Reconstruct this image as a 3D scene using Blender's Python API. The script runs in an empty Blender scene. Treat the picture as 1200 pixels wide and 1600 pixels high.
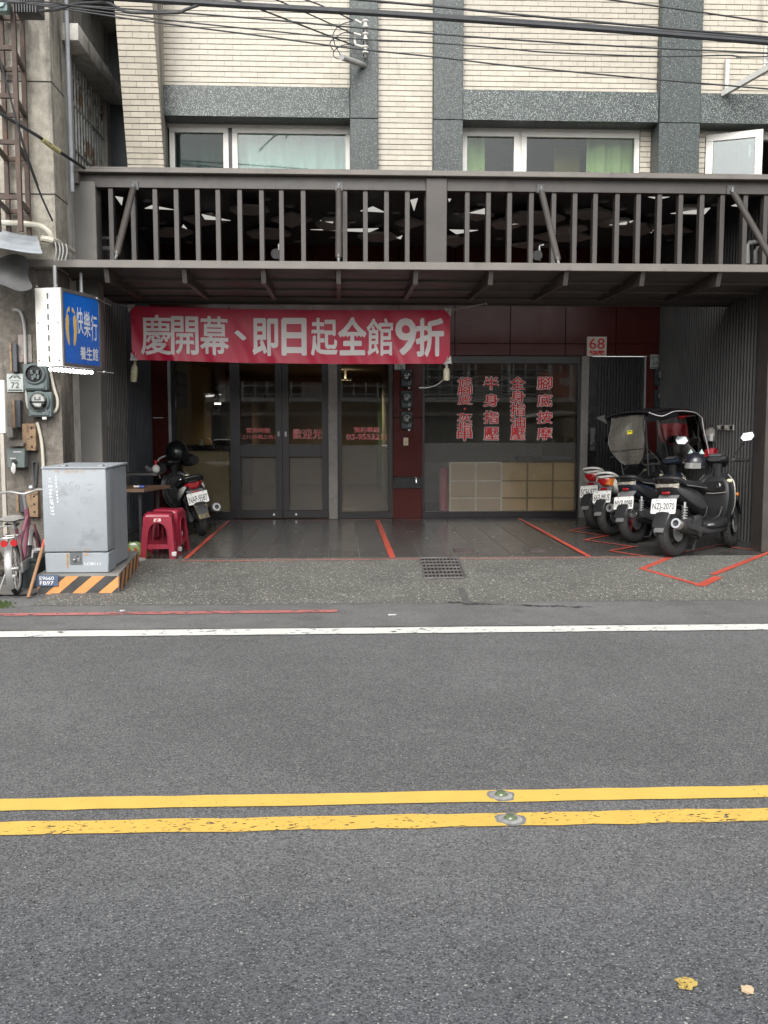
import bpy, bmesh, math, random
from mathutils import Vector, Matrix, Euler
random.seed(7)
R = math.radians
S = bpy.context.scene
C = S.collection
V = Vector

# ------------------------------------------------------------------ camera
CAMZ, FPX = 1.35, 1500.0
PITCH = math.atan(144 / FPX)
YAW = math.atan(68 / FPX * math.cos(PITCH))
cam = bpy.data.cameras.new('camera')
cam.sensor_fit = 'VERTICAL'
cam.sensor_height = 36.0
cam.lens = 36.0 * FPX / 1600.0
cam.clip_start = 0.05
cam.clip_end = 900
camo = bpy.data.objects.new('camera', cam)
C.objects.link(camo)
camo.location = (0, 0, CAMZ)
camo.rotation_euler = (math.pi / 2 - PITCH, 0, -YAW)
S.camera = camo
ROT = Euler((math.pi / 2 - PITCH, 0, -YAW)).to_matrix()

# ------------------------------------------------------------------ sky, sun, exposure
SUN_EL, SUN_AZ = R(40), R(192)          # sun behind the camera, veiled by cloud
w = bpy.data.worlds.new('World')
S.world = w
w.use_nodes = True
nt = w.node_tree
nt.nodes.clear()
sky = nt.nodes.new('ShaderNodeTexSky')
sky.sky_type = 'NISHITA'
sky.sun_disc = False
sky.sun_elevation = SUN_EL
sky.sun_rotation = SUN_AZ
sky.air_density = 1.0
sky.dust_density = 4.0
hs = nt.nodes.new('ShaderNodeHueSaturation')
hs.inputs['Saturation'].default_value = 0.16      # overcast: nearly grey
bg = nt.nodes.new('ShaderNodeBackground')
bg.inputs['Strength'].default_value = 0.15
wo = nt.nodes.new('ShaderNodeOutputWorld')
nt.links.new(sky.outputs[0], hs.inputs['Color'])
nt.links.new(hs.outputs[0], bg.inputs['Color'])
nt.links.new(bg.outputs[0], wo.inputs['Surface'])
sl = bpy.data.lights.new('sun', 'SUN')
sl.energy = 0.55
sl.angle = R(40)
sl.color = (1.0, 0.96, 0.9)
so = bpy.data.objects.new('sun', sl)
C.objects.link(so)
sd = V((math.sin(SUN_AZ) * math.cos(SUN_EL), math.cos(SUN_AZ) * math.cos(SUN_EL), math.sin(SUN_EL)))
so.rotation_euler = (-sd).to_track_quat('-Z', 'Y').to_euler()
so.location = (0, -5, 20)
S.view_settings.view_transform = 'Standard'
S.view_settings.look = 'None'
S.view_settings.gamma = 1
S.view_settings.use_curve_mapping = False
S.view_settings.exposure = 1.05
S.cycles.use_denoising = True
S.cycles.max_bounces = 10
S.cycles.transparent_max_bounces = 16
S.cycles.caustics_reflective = False
S.cycles.caustics_refractive = False

# ------------------------------------------------------------------ measuring helpers
def ray(px, py): return ROT @ V(((px - 600) / FPX, (800 - py) / FPX, -1))
def P(px, py, Y):
    d = ray(px, py); t = Y / d.y
    return V((d.x * t, Y, CAMZ + d.z * t))
def PZ(px, py, z):
    d = ray(px, py); t = (z - CAMZ) / d.z
    return V((d.x * t, d.y * t, z))
def PX(px, py, X):
    d = ray(px, py); t = X / d.x
    return V((X, d.y * t, CAMZ + d.z * t))
TZ, TY, AY = 0.03, 9.12, 6.98            # tile floor height, tile front edge, apron front edge
def gz(Y): return 0.0 if Y <= AY else (TZ if Y >= TY else TZ * (Y - AY) / (TY - AY))
def G(px, py, up=0.0):
    z = 0.0
    for _ in range(6):
        p = PZ(px, py, z + up); z = gz(p.y)
    return PZ(px, py, z + up)
FY = 12.86                                # shop front plane
BY = 9.35                                 # front plane of posts and bar screen
WY = 9.55                                 # upper tiled wall plane

# ------------------------------------------------------------------ object helpers
WM = {}
def link(o): C.objects.link(o); return o
def tag(o, label=None, cat=None, group=None, kind=None):
    if label: o['label'] = label
    if cat: o['category'] = cat
    if group: o['group'] = group
    if kind: o['kind'] = kind
    return o
def thing(name, label, cat, loc=(0, 0, 0), rot=(0, 0, 0), group=None, kind=None):
    o = link(bpy.data.objects.new(name, None))
    o.location = loc; o.rotation_euler = rot
    o.empty_display_size = 0.1
    WM[o] = Matrix.Translation(V(loc)) @ Euler(rot).to_matrix().to_4x4()
    return tag(o, label, cat, group, kind)
def copy_tree(o, parent=None):
    c = link(o.copy()); c.parent = parent
    for ch in list(o.children):
        copy_tree(ch, c)
    WM[c] = WM.get(o, Matrix())
    return c

class MB:
    def __init__(s): s.bm = bmesh.new()
    def add(s, pts, faces):
        vs = [s.bm.verts.new(p) for p in pts]
        for f in faces:
            try: s.bm.faces.new([vs[i] for i in f])
            except ValueError: pass
        return vs
    def bx(s, x0, x1, y0, y1, z0, z1, bev=0.0):
        return s.box(((x0 + x1) / 2, (y0 + y1) / 2, (z0 + z1) / 2), (abs(x1 - x0), abs(y1 - y0), abs(z1 - z0)), bev=bev)
    def box(s, c, size, rot=None, bev=0.0):
        b = min(bev, min(size) * 0.45) if bev else 0
        hx, hy, hz = size[0] / 2, size[1] / 2, size[2] / 2
        m = rot.to_matrix() if isinstance(rot, Euler) else (rot.to_3x3() if rot is not None else Matrix.Identity(3))
        c = V(c)
        if not b:
            pts = [(i, j, k) for i in (-hx, hx) for j in (-hy, hy) for k in (-hz, hz)]
            faces = [(0, 1, 3, 2), (4, 6, 7, 5), (0, 4, 5, 1), (2, 3, 7, 6), (0, 2, 6, 4), (1, 5, 7, 3)]
            return s.add([c + m @ V(p) for p in pts], faces)
        t = bmesh.new()
        bmesh.ops.create_cube(t, size=1)
        for v in t.verts: v.co = V((v.co.x * size[0], v.co.y * size[1], v.co.z * size[2]))
        bmesh.ops.bevel(t, geom=list(t.edges), offset=b, segments=2 if b > 0.008 else 1, affect='EDGES', profile=0.5)
        t.verts.index_update()
        vs = s.add([c + m @ v.co for v in t.verts], [[v.index for v in f.verts] for f in t.faces])
        t.free()
        return vs
    def ringpts(s, c, axis, r, n, u=None):
        axis = V(axis).normalized()
        if u is None:
            u = axis.orthogonal().normalized()
        v = axis.cross(u)
        return [V(c) + u * (r * math.cos(2 * math.pi * i / n)) + v * (r * math.sin(2 * math.pi * i / n)) for i in range(n)]
    def cyl(s, p0, p1, r, r2=None, n=12, caps=True):
        p0, p1 = V(p0), V(p1)
        r2 = r if r2 is None else r2
        u = (p1 - p0).orthogonal().normalized()
        return s.loft([s.ringpts(p0, p1 - p0, r, n, u), s.ringpts(p1, p1 - p0, r2, n, u)], caps)
    def loft(s, secs, caps=True, closed=False):
        n = len(secs[0])
        rows = [[s.bm.verts.new(p) for p in q] for q in secs]
        m = len(rows)
        for a in range(m if closed else m - 1):
            r0, r1 = rows[a], rows[(a + 1) % m]
            for i in range(n):
                j = (i + 1) % n
                try: s.bm.faces.new((r0[i], r0[j], r1[j], r1[i]))
                except ValueError: pass
        if caps and not closed:
            try:
                s.bm.faces.new(list(reversed(rows[0]))); s.bm.faces.new(rows[-1])
            except ValueError: pass
        return rows
    def tube(s, pts, r, n=8, caps=True, closed=False):
        pts = [V(p) for p in pts]
        rs = r if isinstance(r, (list, tuple)) else [r] * len(pts)
        secs = []; u = None
        m = len(pts)
        for i, p in enumerate(pts):
            if closed: t = pts[(i + 1) % m] - pts[i - 1]
            else: t = pts[min(i + 1, m - 1)] - pts[max(i - 1, 0)]
            t.normalize()
            if u is None: u = t.orthogonal().normalized()
            else:
                u = u - t * u.dot(t)
                u = u.normalized() if u.length > 1e-5 else t.orthogonal().normalized()
            secs.append(s.ringpts(p, t, rs[i], n, u))
        return s.loft(secs, caps, closed)
    def prism(s, pts, off):
        pts = [V(p) for p in pts]; off = V(off)
        n = len(pts)
        a = [s.bm.verts.new(p) for p in pts]; b = [s.bm.verts.new(p + off) for p in pts]
        s.bm.faces.new(a); s.bm.faces.new(list(reversed(b)))
        for i in range(n):
            j = (i + 1) % n
            s.bm.faces.new((a[j], a[i], b[i], b[j]))
    def lathe(s, prof, c, axis, n=16, caps=True):
        axis = V(axis).normalized(); u = axis.orthogonal().normalized(); c = V(c)
        return s.loft([s.ringpts(c + axis * h, axis, max(r, 1e-4), n, u) for r, h in prof], caps)
    def sphere(s, c, r, n=16, m=10, sc=(1, 1, 1), rot=None, lo=-90, hi=90):
        mt = rot.to_matrix() if isinstance(rot, Euler) else Matrix.Identity(3)
        secs = []
        for i in range(m + 1):
            a = R(lo + (hi - lo) * i / m)
            rr, z = max(r * math.cos(a), 1e-4), r * math.sin(a)
            secs.append([V(c) + mt @ V((rr * math.cos(2 * math.pi * j / n) * sc[0], rr * math.sin(2 * math.pi * j / n) * sc[1], z * sc[2])) for j in range(n)])
        return s.loft(secs)
    def torus(s, c, axis, RR, r, n=28, m=10, sq=1.0):
        axis = V(axis).normalized(); u = axis.orthogonal().normalized(); v = axis.cross(u)
        secs = []
        for i in range(n):
            a = 2 * math.pi * i / n
            d = u * math.cos(a) + v * math.sin(a)
            secs.append([V(c) + d * (RR + r * math.cos(2 * math.pi * j / m)) + axis * (r * sq * math.sin(2 * math.pi * j / m)) for j in range(m)])
        return s.loft(secs, closed=True)
    def grid(s, f, nu, nv):
        vs = [[s.bm.verts.new(f(i / nu, j / nv)) for j in range(nv + 1)] for i in range(nu + 1)]
        for i in range(nu):
            for j in range(nv):
                s.bm.faces.new((vs[i][j], vs[i + 1][j], vs[i + 1][j + 1], vs[i][j + 1]))
    def sheet(s, pts):
        s.bm.faces.new([s.bm.verts.new(p) for p in pts])
    def solid(s, t):
        bmesh.ops.recalc_face_normals(s.bm, faces=s.bm.faces[:])
        bmesh.ops.solidify(s.bm, geom=s.bm.faces[:], thickness=t)
    def mesh(s, name, m, ang=38, up=False):
        bm = s.bm
        if up:
            for f in bm.faces:
                f.normal_update()
                if f.normal.z < 0: f.normal_flip()
        else:
            bmesh.ops.recalc_face_normals(bm, faces=bm.faces[:])
        lim = R(ang)
        for f in bm.faces: f.smooth = True
        for e in bm.edges:
            if len(e.link_faces) == 2 and e.calc_face_angle(0) > lim: e.smooth = False
        me = bpy.data.meshes.new(name)
        bm.to_mesh(me); bm.free()
        me.materials.append(m)
        return me
    def build(s, name, m, parent=None, local=False, ang=38, label=None, cat=None, group=None, kind=None, up=False):
        me = s.mesh(name, m, ang, up)
        o = link(bpy.data.objects.new(name, me))
        if parent is not None:
            if not local: me.transform(WM[parent].inverted())
            o.parent = parent
            WM[o] = WM[parent]
        else:
            xs = [v.co for v in me.vertices]
            c = V(((min(v.x for v in xs) + max(v.x for v in xs)) / 2, (min(v.y for v in xs) + max(v.y for v in xs)) / 2, min(v.z for v in xs)))
            me.transform(Matrix.Translation(-c)); o.location = c
            WM[o] = Matrix.Translation(c)
        return tag(o, label, cat, group, kind)

def one(fn, *a, **k):
    m = MB(); getattr(m, fn)(*a, **k); return m

def bez(p0, p1, p2, n=10):
    p0, p1, p2 = V(p0), V(p1), V(p2)
    return [p0 * (1 - t) ** 2 + p1 * 2 * t * (1 - t) + p2 * t * t for t in [i / n for i in range(n + 1)]]
def smooth_path(pts, k=4):
    pts = [V(p) for p in pts]; out = []
    for i in range(len(pts) - 1):
        p0, p1, p2, p3 = pts[max(i - 1, 0)], pts[i], pts[i + 1], pts[min(i + 2, len(pts) - 1)]
        for j in range(k):
            t = j / k
            out.append(0.5 * ((2 * p1) + (p2 - p0) * t + (2 * p0 - 5 * p1 + 4 * p2 - p3) * t * t + (3 * p1 - p0 - 3 * p2 + p3) * t ** 3))
    out.append(pts[-1])
    return out

def text(body, name, m, c, right, up, wd, ht, parent, ext=0.0015, bold=0.0, fn=None, local=False, shear=0.0):
    cu = bpy.data.curves.new('lettering', 'FONT')
    cu.body = body; cu.extrude = 0.0; cu.resolution_u = 3; cu.shear = shear
    ob = link(bpy.data.objects.new('lettering', cu))
    dg = bpy.context.evaluated_depsgraph_get()
    me = bpy.data.meshes.new_from_object(ob.evaluated_get(dg))
    bpy.data.objects.remove(ob); bpy.data.curves.remove(cu)
    bm = bmesh.new(); bm.from_mesh(me); bpy.data.meshes.remove(me)
    xs = [v.co.x for v in bm.verts]; ys = [v.co.y for v in bm.verts]
    if not xs: raise RuntimeError('no glyphs ' + body)
    bw, bh = max(xs) - min(xs), max(ys) - min(ys)
    cx, cy = (max(xs) + min(xs)) / 2, (max(ys) + min(ys)) / 2
    if ht is None: sx = sy = wd / bw
    elif wd is None: sx = sy = ht / bh
    else: sx, sy = wd / bw, ht / bh
    r_, u_ = V(right).normalized(), V(up).normalized(); n_ = r_.cross(u_)
    if fn:                          # enough points to follow the cloth
        bmesh.ops.triangulate(bm, faces=bm.faces[:])
        for _ in range(4):
            le = [e for e in bm.edges if e.calc_length() > .14]
            if not le: break
            bmesh.ops.subdivide_edges(bm, edges=le, cuts=1); bmesh.ops.triangulate(bm, faces=bm.faces[:])
    def put(x, y, h):
        q = V(c) + r_ * ((x - cx) * sx) + u_ * ((y - cy) * sy)
        return (fn(q) if fn else q) + n_ * h
    if bold:                        # thicken: a rounded stroke along every outline edge
        segs = []
        for e in bm.edges:
            if len(e.link_faces) == 1:
                f = e.link_faces[0]; p, q = e.verts[0].co.copy(), e.verts[1].co.copy()
                d = (q - p); l = d.length
                if l < 1e-6: continue
                d /= l; n = V((-d.y, d.x, 0)); m_ = f.calc_center_median() - p
                if n.dot(m_) > 0: n = -n
                segs.append((p, q, n))
        orig = list(bm.verts)
        for v in orig: v.co = put(v.co.x, v.co.y, ext)
        for k, (p, q, n) in enumerate(segs):
            h = ext * (.55 + .35 * ((k * 37) % 101) / 101)
            pts = [p, q] + [q + n * bold * 1.0] + [p + n * bold * 1.0]
            bm.faces.new([bm.verts.new(put(w_.x, w_.y, h)) for w_ in pts])
            h = ext * (.1 + .35 * ((k * 53) % 97) / 97)
            bm.faces.new([bm.verts.new(put(q.x + bold * math.cos(2 * math.pi * t_ / 9), q.y + bold * math.sin(2 * math.pi * t_ / 9), h)) for t_ in range(9)])
    else:
        for v in bm.verts: v.co = put(v.co.x, v.co.y, 0)
        for f in bm.faces:
            f.normal_update()
            if f.normal.dot(n_) < 0: f.normal_flip()
        r = bmesh.ops.extrude_face_region(bm, geom=bm.faces[:])
        for g in r['geom']:
            if isinstance(g, bmesh.types.BMVert): g.co += n_ * ext
    bmesh.ops.recalc_face_normals(bm, faces=bm.faces[:])
    mb = MB(); mb.bm.free(); mb.bm = bm
    return mb.build(name, m, parent, local=local, ang=20)

# ------------------------------------------------------------------ materials
MATS = {}
def nodes(name):
    m = bpy.data.materials.new(name); m.use_nodes = True
    t = m.node_tree; t.nodes.clear()
    out = t.nodes.new('ShaderNodeOutputMaterial')
    return m, t, out
def nd(t, typ, **kw):
    n = t.nodes.new(typ)
    for k, v in kw.items():
        if k in n.inputs: n.inputs[k].default_value = v
        else: setattr(n, k, v)
    return n
def noise(t, co, scale, detail=4, rough=0.55):
    n = nd(t, 'ShaderNodeTexNoise', Scale=scale, Detail=detail, Roughness=rough)
    t.links.new(co, n.inputs['Vector'])
    return n.outputs['Fac']
def ramp(t, fac, stops, const=False):
    n = t.nodes.new('ShaderNodeValToRGB')
    e = n.color_ramp.elements
    while len(e) < len(stops): e.new(0.5)
    for x, (p, c) in zip(e, stops):
        x.position = p
        x.color = (c, c, c, 1) if isinstance(c, (int, float)) else (*c, 1)
    if const: n.color_ramp.interpolation = 'CONSTANT'
    t.links.new(fac, n.inputs[0])
    return n.outputs[0]
def mix(t, fac, a, b, mode='MIX'):
    n = nd(t, 'ShaderNodeMixRGB', blend_type=mode)
    for s, v in ((0, fac), (1, a), (2, b)):
        if hasattr(v, 'is_linked'): t.links.new(v, n.inputs[s])
        elif s == 0: n.inputs[0].default_value = v
        else: n.inputs[s].default_value = (*v, 1) if len(v) == 3 else v
    return n.outputs[0]
def objco(t, sc=None):
    tc = t.nodes.new('ShaderNodeTexCoord')
    if sc is None: return tc.outputs['Object']
    mp = t.nodes.new('ShaderNodeMapping'); mp.inputs['Scale'].default_value = sc
    t.links.new(tc.outputs['Object'], mp.inputs['Vector'])
    return mp.outputs[0]
def bump(t, h, strength, dist=0.01):
    b = nd(t, 'ShaderNodeBump', Strength=strength, Distance=dist)
    t.links.new(h, b.inputs['Height'])
    return b.outputs[0]
def mat(name, col, rough=0.5, metal=0.0, var=0.12, vs=5.0, bmp=0.0, bs=40.0, dirt=None, coat=0.0, rand=0.0, streak=False, spec=None):
    """principled with uneven tone, optional blotches dirt=(colour, scale, threshold 0..1) and object-random tone"""
    if name in MATS: return MATS[name]
    m, t, out = nodes(name)
    b = t.nodes.new('ShaderNodeBsdfPrincipled')
    t.links.new(b.outputs[0], out.inputs[0])
    co = objco(t)
    n = noise(t, co, vs)
    lo = tuple(max(c * (1 - var), 0) for c in col); hi = tuple(min(c * (1 + var), 1) for c in col)
    c = mix(t, ramp(t, n, [(0.3, 0.0), (0.7, 1.0)]), lo, hi)
    if rand:
        oi = t.nodes.new('ShaderNodeObjectInfo')
        c = mix(t, 1.0, c, ramp(t, oi.outputs['Random'], [(0, 1 - rand), (1, 1 + rand)]), 'MULTIPLY')
    if dirt:
        dc = objco(t, (1, 1, 0.18)) if streak else co
        f = ramp(t, noise(t, dc, dirt[1], 6, 0.65), [(dirt[2], 0.0), (min(dirt[2] + 0.14, 1), 1.0)])
        c = mix(t, f, c, dirt[0])
    t.links.new(c, b.inputs['Base Color'])
    rr = ramp(t, noise(t, co, vs * 2.3), [(0.25, max(rough - 0.07, 0.02)), (0.75, min(rough + 0.07, 1))])
    t.links.new(rr, b.inputs['Roughness'])
    b.inputs['Metallic'].default_value = metal
    if coat: b.inputs['Coat Weight'].default_value = coat; b.inputs['Coat Roughness'].default_value = 0.06
    if spec is not None: b.inputs['Specular IOR Level'].default_value = spec
    if bmp:
        t.links.new(bump(t, noise(t, co, bs, 5), bmp), b.inputs['Normal'])
    MATS[name] = m
    return m
def emit(name, col, strength):
    m, t, out = nodes(name)
    e = nd(t, 'ShaderNodeEmission', Strength=strength); e.inputs[0].default_value = (*col, 1)
    t.links.new(e.outputs[0], out.inputs[0])
    return m
def glass(name, tint, boost=1.0, ior=1.5, rough=0.015, wob=0.0):
    m, t, out = nodes(name)
    tr = t.nodes.new('ShaderNodeBsdfTransparent'); tr.inputs[0].default_value = (*tint, 1)
    gl = nd(t, 'ShaderNodeBsdfGlossy', Roughness=rough)
    fr = nd(t, 'ShaderNodeFresnel', IOR=ior)
    ml = nd(t, 'ShaderNodeMath', operation='MULTIPLY'); ml.inputs[1].default_value = boost; ml.use_clamp = True
    mx = t.nodes.new('ShaderNodeMixShader')
    t.links.new(fr.outputs[0], ml.inputs[0]); t.links.new(ml.outputs[0], mx.inputs[0])
    t.links.new(tr.outputs[0], mx.inputs[1]); t.links.new(gl.outputs[0], mx.inputs[2])
    if wob:
        t.links.new(bump(t, noise(t, objco(t), 1.6, 2), wob, 0.02), gl.inputs['Normal'])
    t.links.new(mx.outputs[0], out.inputs[0])
    return m
def film(name, col, clear, rough=0.25, gloss=0.08):
    """translucent sheet: part clear, part scattering, slightly glossy"""
    m, t, out = nodes(name)
    tr = t.nodes.new('ShaderNodeBsdfTransparent')
    df = t.nodes.new('ShaderNodeBsdfDiffuse')
    n = noise(t, objco(t), 2.5)
    c = mix(t, n, tuple(x * 0.85 for x in col), tuple(min(x * 1.15, 1) for x in col))
    t.links.new(c, df.inputs[0])
    tl = t.nodes.new('ShaderNodeBsdfTranslucent'); t.links.new(c, tl.inputs[0])
    m1 = nd(t, 'ShaderNodeMixShader', Fac=0.5); t.links.new(df.outputs[0], m1.inputs[1]); t.links.new(tl.outputs[0], m1.inputs[2])
    m2 = nd(t, 'ShaderNodeMixShader', Fac=clear); t.links.new(m1.outputs[0], m2.inputs[1]); t.links.new(tr.outputs[0], m2.inputs[2])
    gl = nd(t, 'ShaderNodeBsdfGlossy', Roughness=rough)
    m3 = nd(t, 'ShaderNodeMixShader', Fac=gloss); t.links.new(m2.outputs[0], m3.inputs[1]); t.links.new(gl.outputs[0], m3.inputs[2])
    t.links.new(m3.outputs[0], out.inputs[0])
    return m
def speckled(name, base, layers, rough=0.85, big=None, bmp=0.3, bscale=90, spec=None, patches=None, bands=None, near_tone=None):
    """stone-like surface: base (lo, hi) per-grain tone, layers of (cell scale, share, colour, size)"""
    m, t, out = nodes(name)
    b = t.nodes.new('ShaderNodeBsdfPrincipled'); t.links.new(b.outputs[0], out.inputs[0])
    co = objco(t)
    v = nd(t, 'ShaderNodeTexVoronoi', Scale=bscale); t.links.new(co, v.inputs['Vector'])
    sp = t.nodes.new('ShaderNodeSeparateColor'); t.links.new(v.outputs['Color'], sp.inputs[0])
    c = mix(t, sp.outputs[0], base[0], base[1])
    if big:
        for sc, amt in big:
            f = ramp(t, noise(t, co, sc, 5), [(0.3, 1 - amt), (0.7, 1 + amt)])
            c = mix(t, 1.0, c, f, 'MULTIPLY')
    if bands:
        f = ramp(t, noise(t, objco(t, (0.10, 1.0, 1.0)), bands[0], 4), [(0.32, 1 - bands[1]), (0.68, 1 + bands[1])])
        c = mix(t, 1.0, c, f, 'MULTIPLY')
    if near_tone:                        # foreground darkening painted into the colour, bluer towards the near side, ragged edge
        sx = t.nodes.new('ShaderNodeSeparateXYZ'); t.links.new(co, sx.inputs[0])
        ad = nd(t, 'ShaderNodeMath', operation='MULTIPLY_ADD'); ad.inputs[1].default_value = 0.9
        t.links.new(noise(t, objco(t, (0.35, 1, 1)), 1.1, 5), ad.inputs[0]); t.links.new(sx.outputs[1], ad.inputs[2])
        mr = nd(t, 'ShaderNodeMapRange'); mr.inputs[1].default_value = near_tone[0]; mr.inputs[2].default_value = near_tone[1]
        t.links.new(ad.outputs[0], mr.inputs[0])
        c = mix(t, 1.0, c, mix(t, mr.outputs[0], near_tone[2], (1, 1, 1)), 'MULTIPLY')
    if patches:
        pc, psc, th = patches
        c = mix(t, ramp(t, noise(t, co, psc, 6, 0.6), [(th, 0), (th + 0.12, 0.7)]), c, pc)
    h = v.outputs['Distance']
    for sc, share, col, size in layers:
        v2 = nd(t, 'ShaderNodeTexVoronoi', Scale=sc); 
        off = objco(t); 
        va = nd(t, 'ShaderNodeVectorMath', operation='ADD'); va.inputs[1].default_value = (sc * 0.37, 1.7, 0.3)
        t.links.new(off, va.inputs[0]); t.links.new(va.outputs[0], v2.inputs['Vector'])
        s2 = t.nodes.new('ShaderNodeSeparateColor'); t.links.new(v2.outputs['Color'], s2.inputs[0])
        g1 = nd(t, 'ShaderNodeMath', operation='GREATER_THAN'); g1.inputs[1].default_value = 1 - share; t.links.new(s2.outputs[1], g1.inputs[0])
        g2 = nd(t, 'ShaderNodeMath', operation='LESS_THAN'); g2.inputs[1].default_value = size; t.links.new(v2.outputs['Distance'], g2.inputs[0])
        mm = nd(t, 'ShaderNodeMath', operation='MULTIPLY'); t.links.new(g1.outputs[0], mm.inputs[0]); t.links.new(g2.outputs[0], mm.inputs[1])
        c = mix(t, mm.outputs[0], c, col)
    t.links.new(c, b.inputs['Base Color'])
    b.inputs['Roughness'].default_value = rough
    if spec is not None: b.inputs['Specular IOR Level'].default_value = spec
    if bmp: t.links.new(bump(t, h, bmp, 0.004), b.inputs['Normal'])
    return m
def worn_paint(name, col, hole, scale=60, rough=0.6):
    m, t, out = nodes(name)
    b = nd(t, 'ShaderNodeBsdfPrincipled', Roughness=rough)
    co = objco(t)
    t.links.new(mix(t, noise(t, co, 9, 5), tuple(c * 0.82 for c in col), tuple(min(1, c * 1.1) for c in col)), b.inputs['Base Color'])
    tr = t.nodes.new('ShaderNodeBsdfTransparent')
    a = noise(t, objco(t, (0.55, 1, 1)), scale, 3, 0.6)
    f2 = noise(t, co, 3.0, 3)
    ad = nd(t, 'ShaderNodeMath', operation='MULTIPLY_ADD'); ad.inputs[1].default_value = 0.35; t.links.new(f2, ad.inputs[0]); t.links.new(a, ad.inputs[2])
    f = ramp(t, ad.outputs[0], [(hole, 0.0), (hole + 0.03, 1.0)])
    mx = t.nodes.new('ShaderNodeMixShader'); t.links.new(f, mx.inputs[0]); t.links.new(tr.outputs[0], mx.inputs[1]); t.links.new(b.outputs[0], mx.inputs[2])
    t.links.new(mx.outputs[0], out.inputs[0])
    return m
# materials used across the scene
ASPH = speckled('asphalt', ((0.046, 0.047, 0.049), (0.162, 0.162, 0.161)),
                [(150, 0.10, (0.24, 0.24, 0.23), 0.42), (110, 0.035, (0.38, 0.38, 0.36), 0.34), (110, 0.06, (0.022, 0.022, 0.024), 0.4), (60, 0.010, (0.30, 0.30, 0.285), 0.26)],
                rough=0.86, big=[(0.35, 0.16), (1.7, 0.08), (9, 0.08)], bmp=0.6, bscale=190, bands=(0.55, 0.10), near_tone=(-1.2, 0.35, (0.60, 0.635, 0.69)), patches=((0.075, 0.076, 0.080), 0.7, 0.62))
GUTA = speckled('gutter_asphalt', ((0.09, 0.09, 0.088), (0.15, 0.15, 0.147)), [(150, 0.05, (0.3, 0.3, 0.29), 0.4), (60, 0.03, (0.04, 0.04, 0.04), 0.4)],
                rough=0.9, big=[(0.9, 0.2), (5, 0.12)], bmp=0.3, bscale=200, patches=((0.06, 0.06, 0.06), 2.2, 0.6))
APRON = speckled('washed_pebble', ((0.060, 0.060, 0.052), (0.165, 0.163, 0.145)),
                 [(90, 0.20, (0.33, 0.33, 0.29), 0.42), (60, 0.09, (0.58, 0.57, 0.51), 0.38), (70, 0.08, (0.03, 0.03, 0.028), 0.4)], rough=0.8, big=[(0.8, 0.22), (4, 0.12)], bmp=0.6, bscale=120,
                 patches=((0.075, 0.078, 0.07), 1.3, 0.58))
TERR = speckled('terrazzo', ((0.016, 0.024, 0.023), (0.040, 0.053, 0.050)),
                [(125, 0.16, (0.34, 0.37, 0.35), 0.40), (150, 0.22, (0.22, 0.25, 0.24), 0.42), (80, 0.05, (0.34, 0.37, 0.35), 0.28), (90, 0.16, (0.05, 0.06, 0.06), 0.4)],
                rough=0.42, big=[(0.8, 0.14), (3, 0.06)], bmp=0.1, bscale=60)
GREYSTONE = speckled('grey_granite', ((0.15, 0.14, 0.13), (0.24, 0.23, 0.21)), [(120, 0.1, (0.34, 0.33, 0.31), 0.4), (12, 0.05, (0.12, 0.11, 0.1), 0.3)], rough=0.45, big=[(2, 0.18), (9, 0.1)], bmp=0.08, bscale=150)
CONC = mat('stained_concrete', (0.44, 0.41, 0.345), 0.88, var=0.22, vs=14, bmp=0.9, bs=55, dirt=((0.085, 0.08, 0.072), 2.6, 0.47), streak=True)
CONC2 = mat('grey_concrete', (0.30, 0.29, 0.27), 0.9, var=0.2, vs=3, bmp=0.4, bs=60, dirt=((0.13, 0.125, 0.115), 1.7, 0.5))  # plain blotched grey concrete of the ground
TILE = mat('cream_wall_tile', (0.43, 0.395, 0.325), 0.33, var=0.07, vs=9, rand=0.09, bmp=0.12, bs=130, dirt=((0.13, 0.11, 0.095), 2.6, 0.67), streak=True)
GROUT = mat('wall_grout', (0.235, 0.22, 0.205), 0.9, var=0.15)
PAINT = mat('taupe_steel_paint', (0.057, 0.050, 0.045), 0.42, var=0.2, vs=3.2, dirt=((0.045, 0.036, 0.029), 4.5, 0.60), bmp=0.06, bs=25, streak=True)
PAINTL = mat('pale_taupe_steel', (0.14, 0.127, 0.113), 0.45, var=0.15, vs=3, dirt=((0.08, 0.07, 0.06), 5, 0.6))
SHEETP = mat('canopy_sheet', (0.072, 0.066, 0.061), 0.5, var=0.14, vs=2, dirt=((0.05, 0.045, 0.04), 3, 0.6))
CORRL = mat('dark_corrugated', (0.040, 0.050, 0.066), 0.5, var=0.2, vs=1.2, dirt=((0.02, 0.022, 0.026), 1.5, 0.6), streak=True)
CORRR = mat('grey_corrugated', (0.062, 0.062, 0.061), 0.5, var=0.16, vs=1.6, dirt=((0.05, 0.05, 0.05), 2.2, 0.5), streak=True)
FTILE = mat('floor_tile', (0.074, 0.070, 0.065), 0.22, var=0.16, vs=3.2, rand=0.12, bmp=0.03, bs=20, dirt=((0.10, 0.096, 0.088), 5, 0.66))
FGROUT = mat('floor_grout', (0.17, 0.165, 0.155), 0.85)
RED = mat('dark_red_panel', (0.075, 0.017, 0.015), 0.2, var=0.14, vs=3, rand=0.08, spec=0.2)
BLACKP = mat('black_band', (0.012, 0.012, 0.013), 0.25)
DFRAME = mat('dark_bronze_frame', (0.011, 0.009, 0.010), 0.35, var=0.15)
WFRAME = mat('white_window_frame', (0.70, 0.69, 0.64), 0.4, var=0.04, dirt=((0.5, 0.48, 0.42), 3, 0.62))
CHROME = mat('polished_metal', (0.62, 0.62, 0.62), 0.2, metal=1.0, var=0.05)
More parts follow.
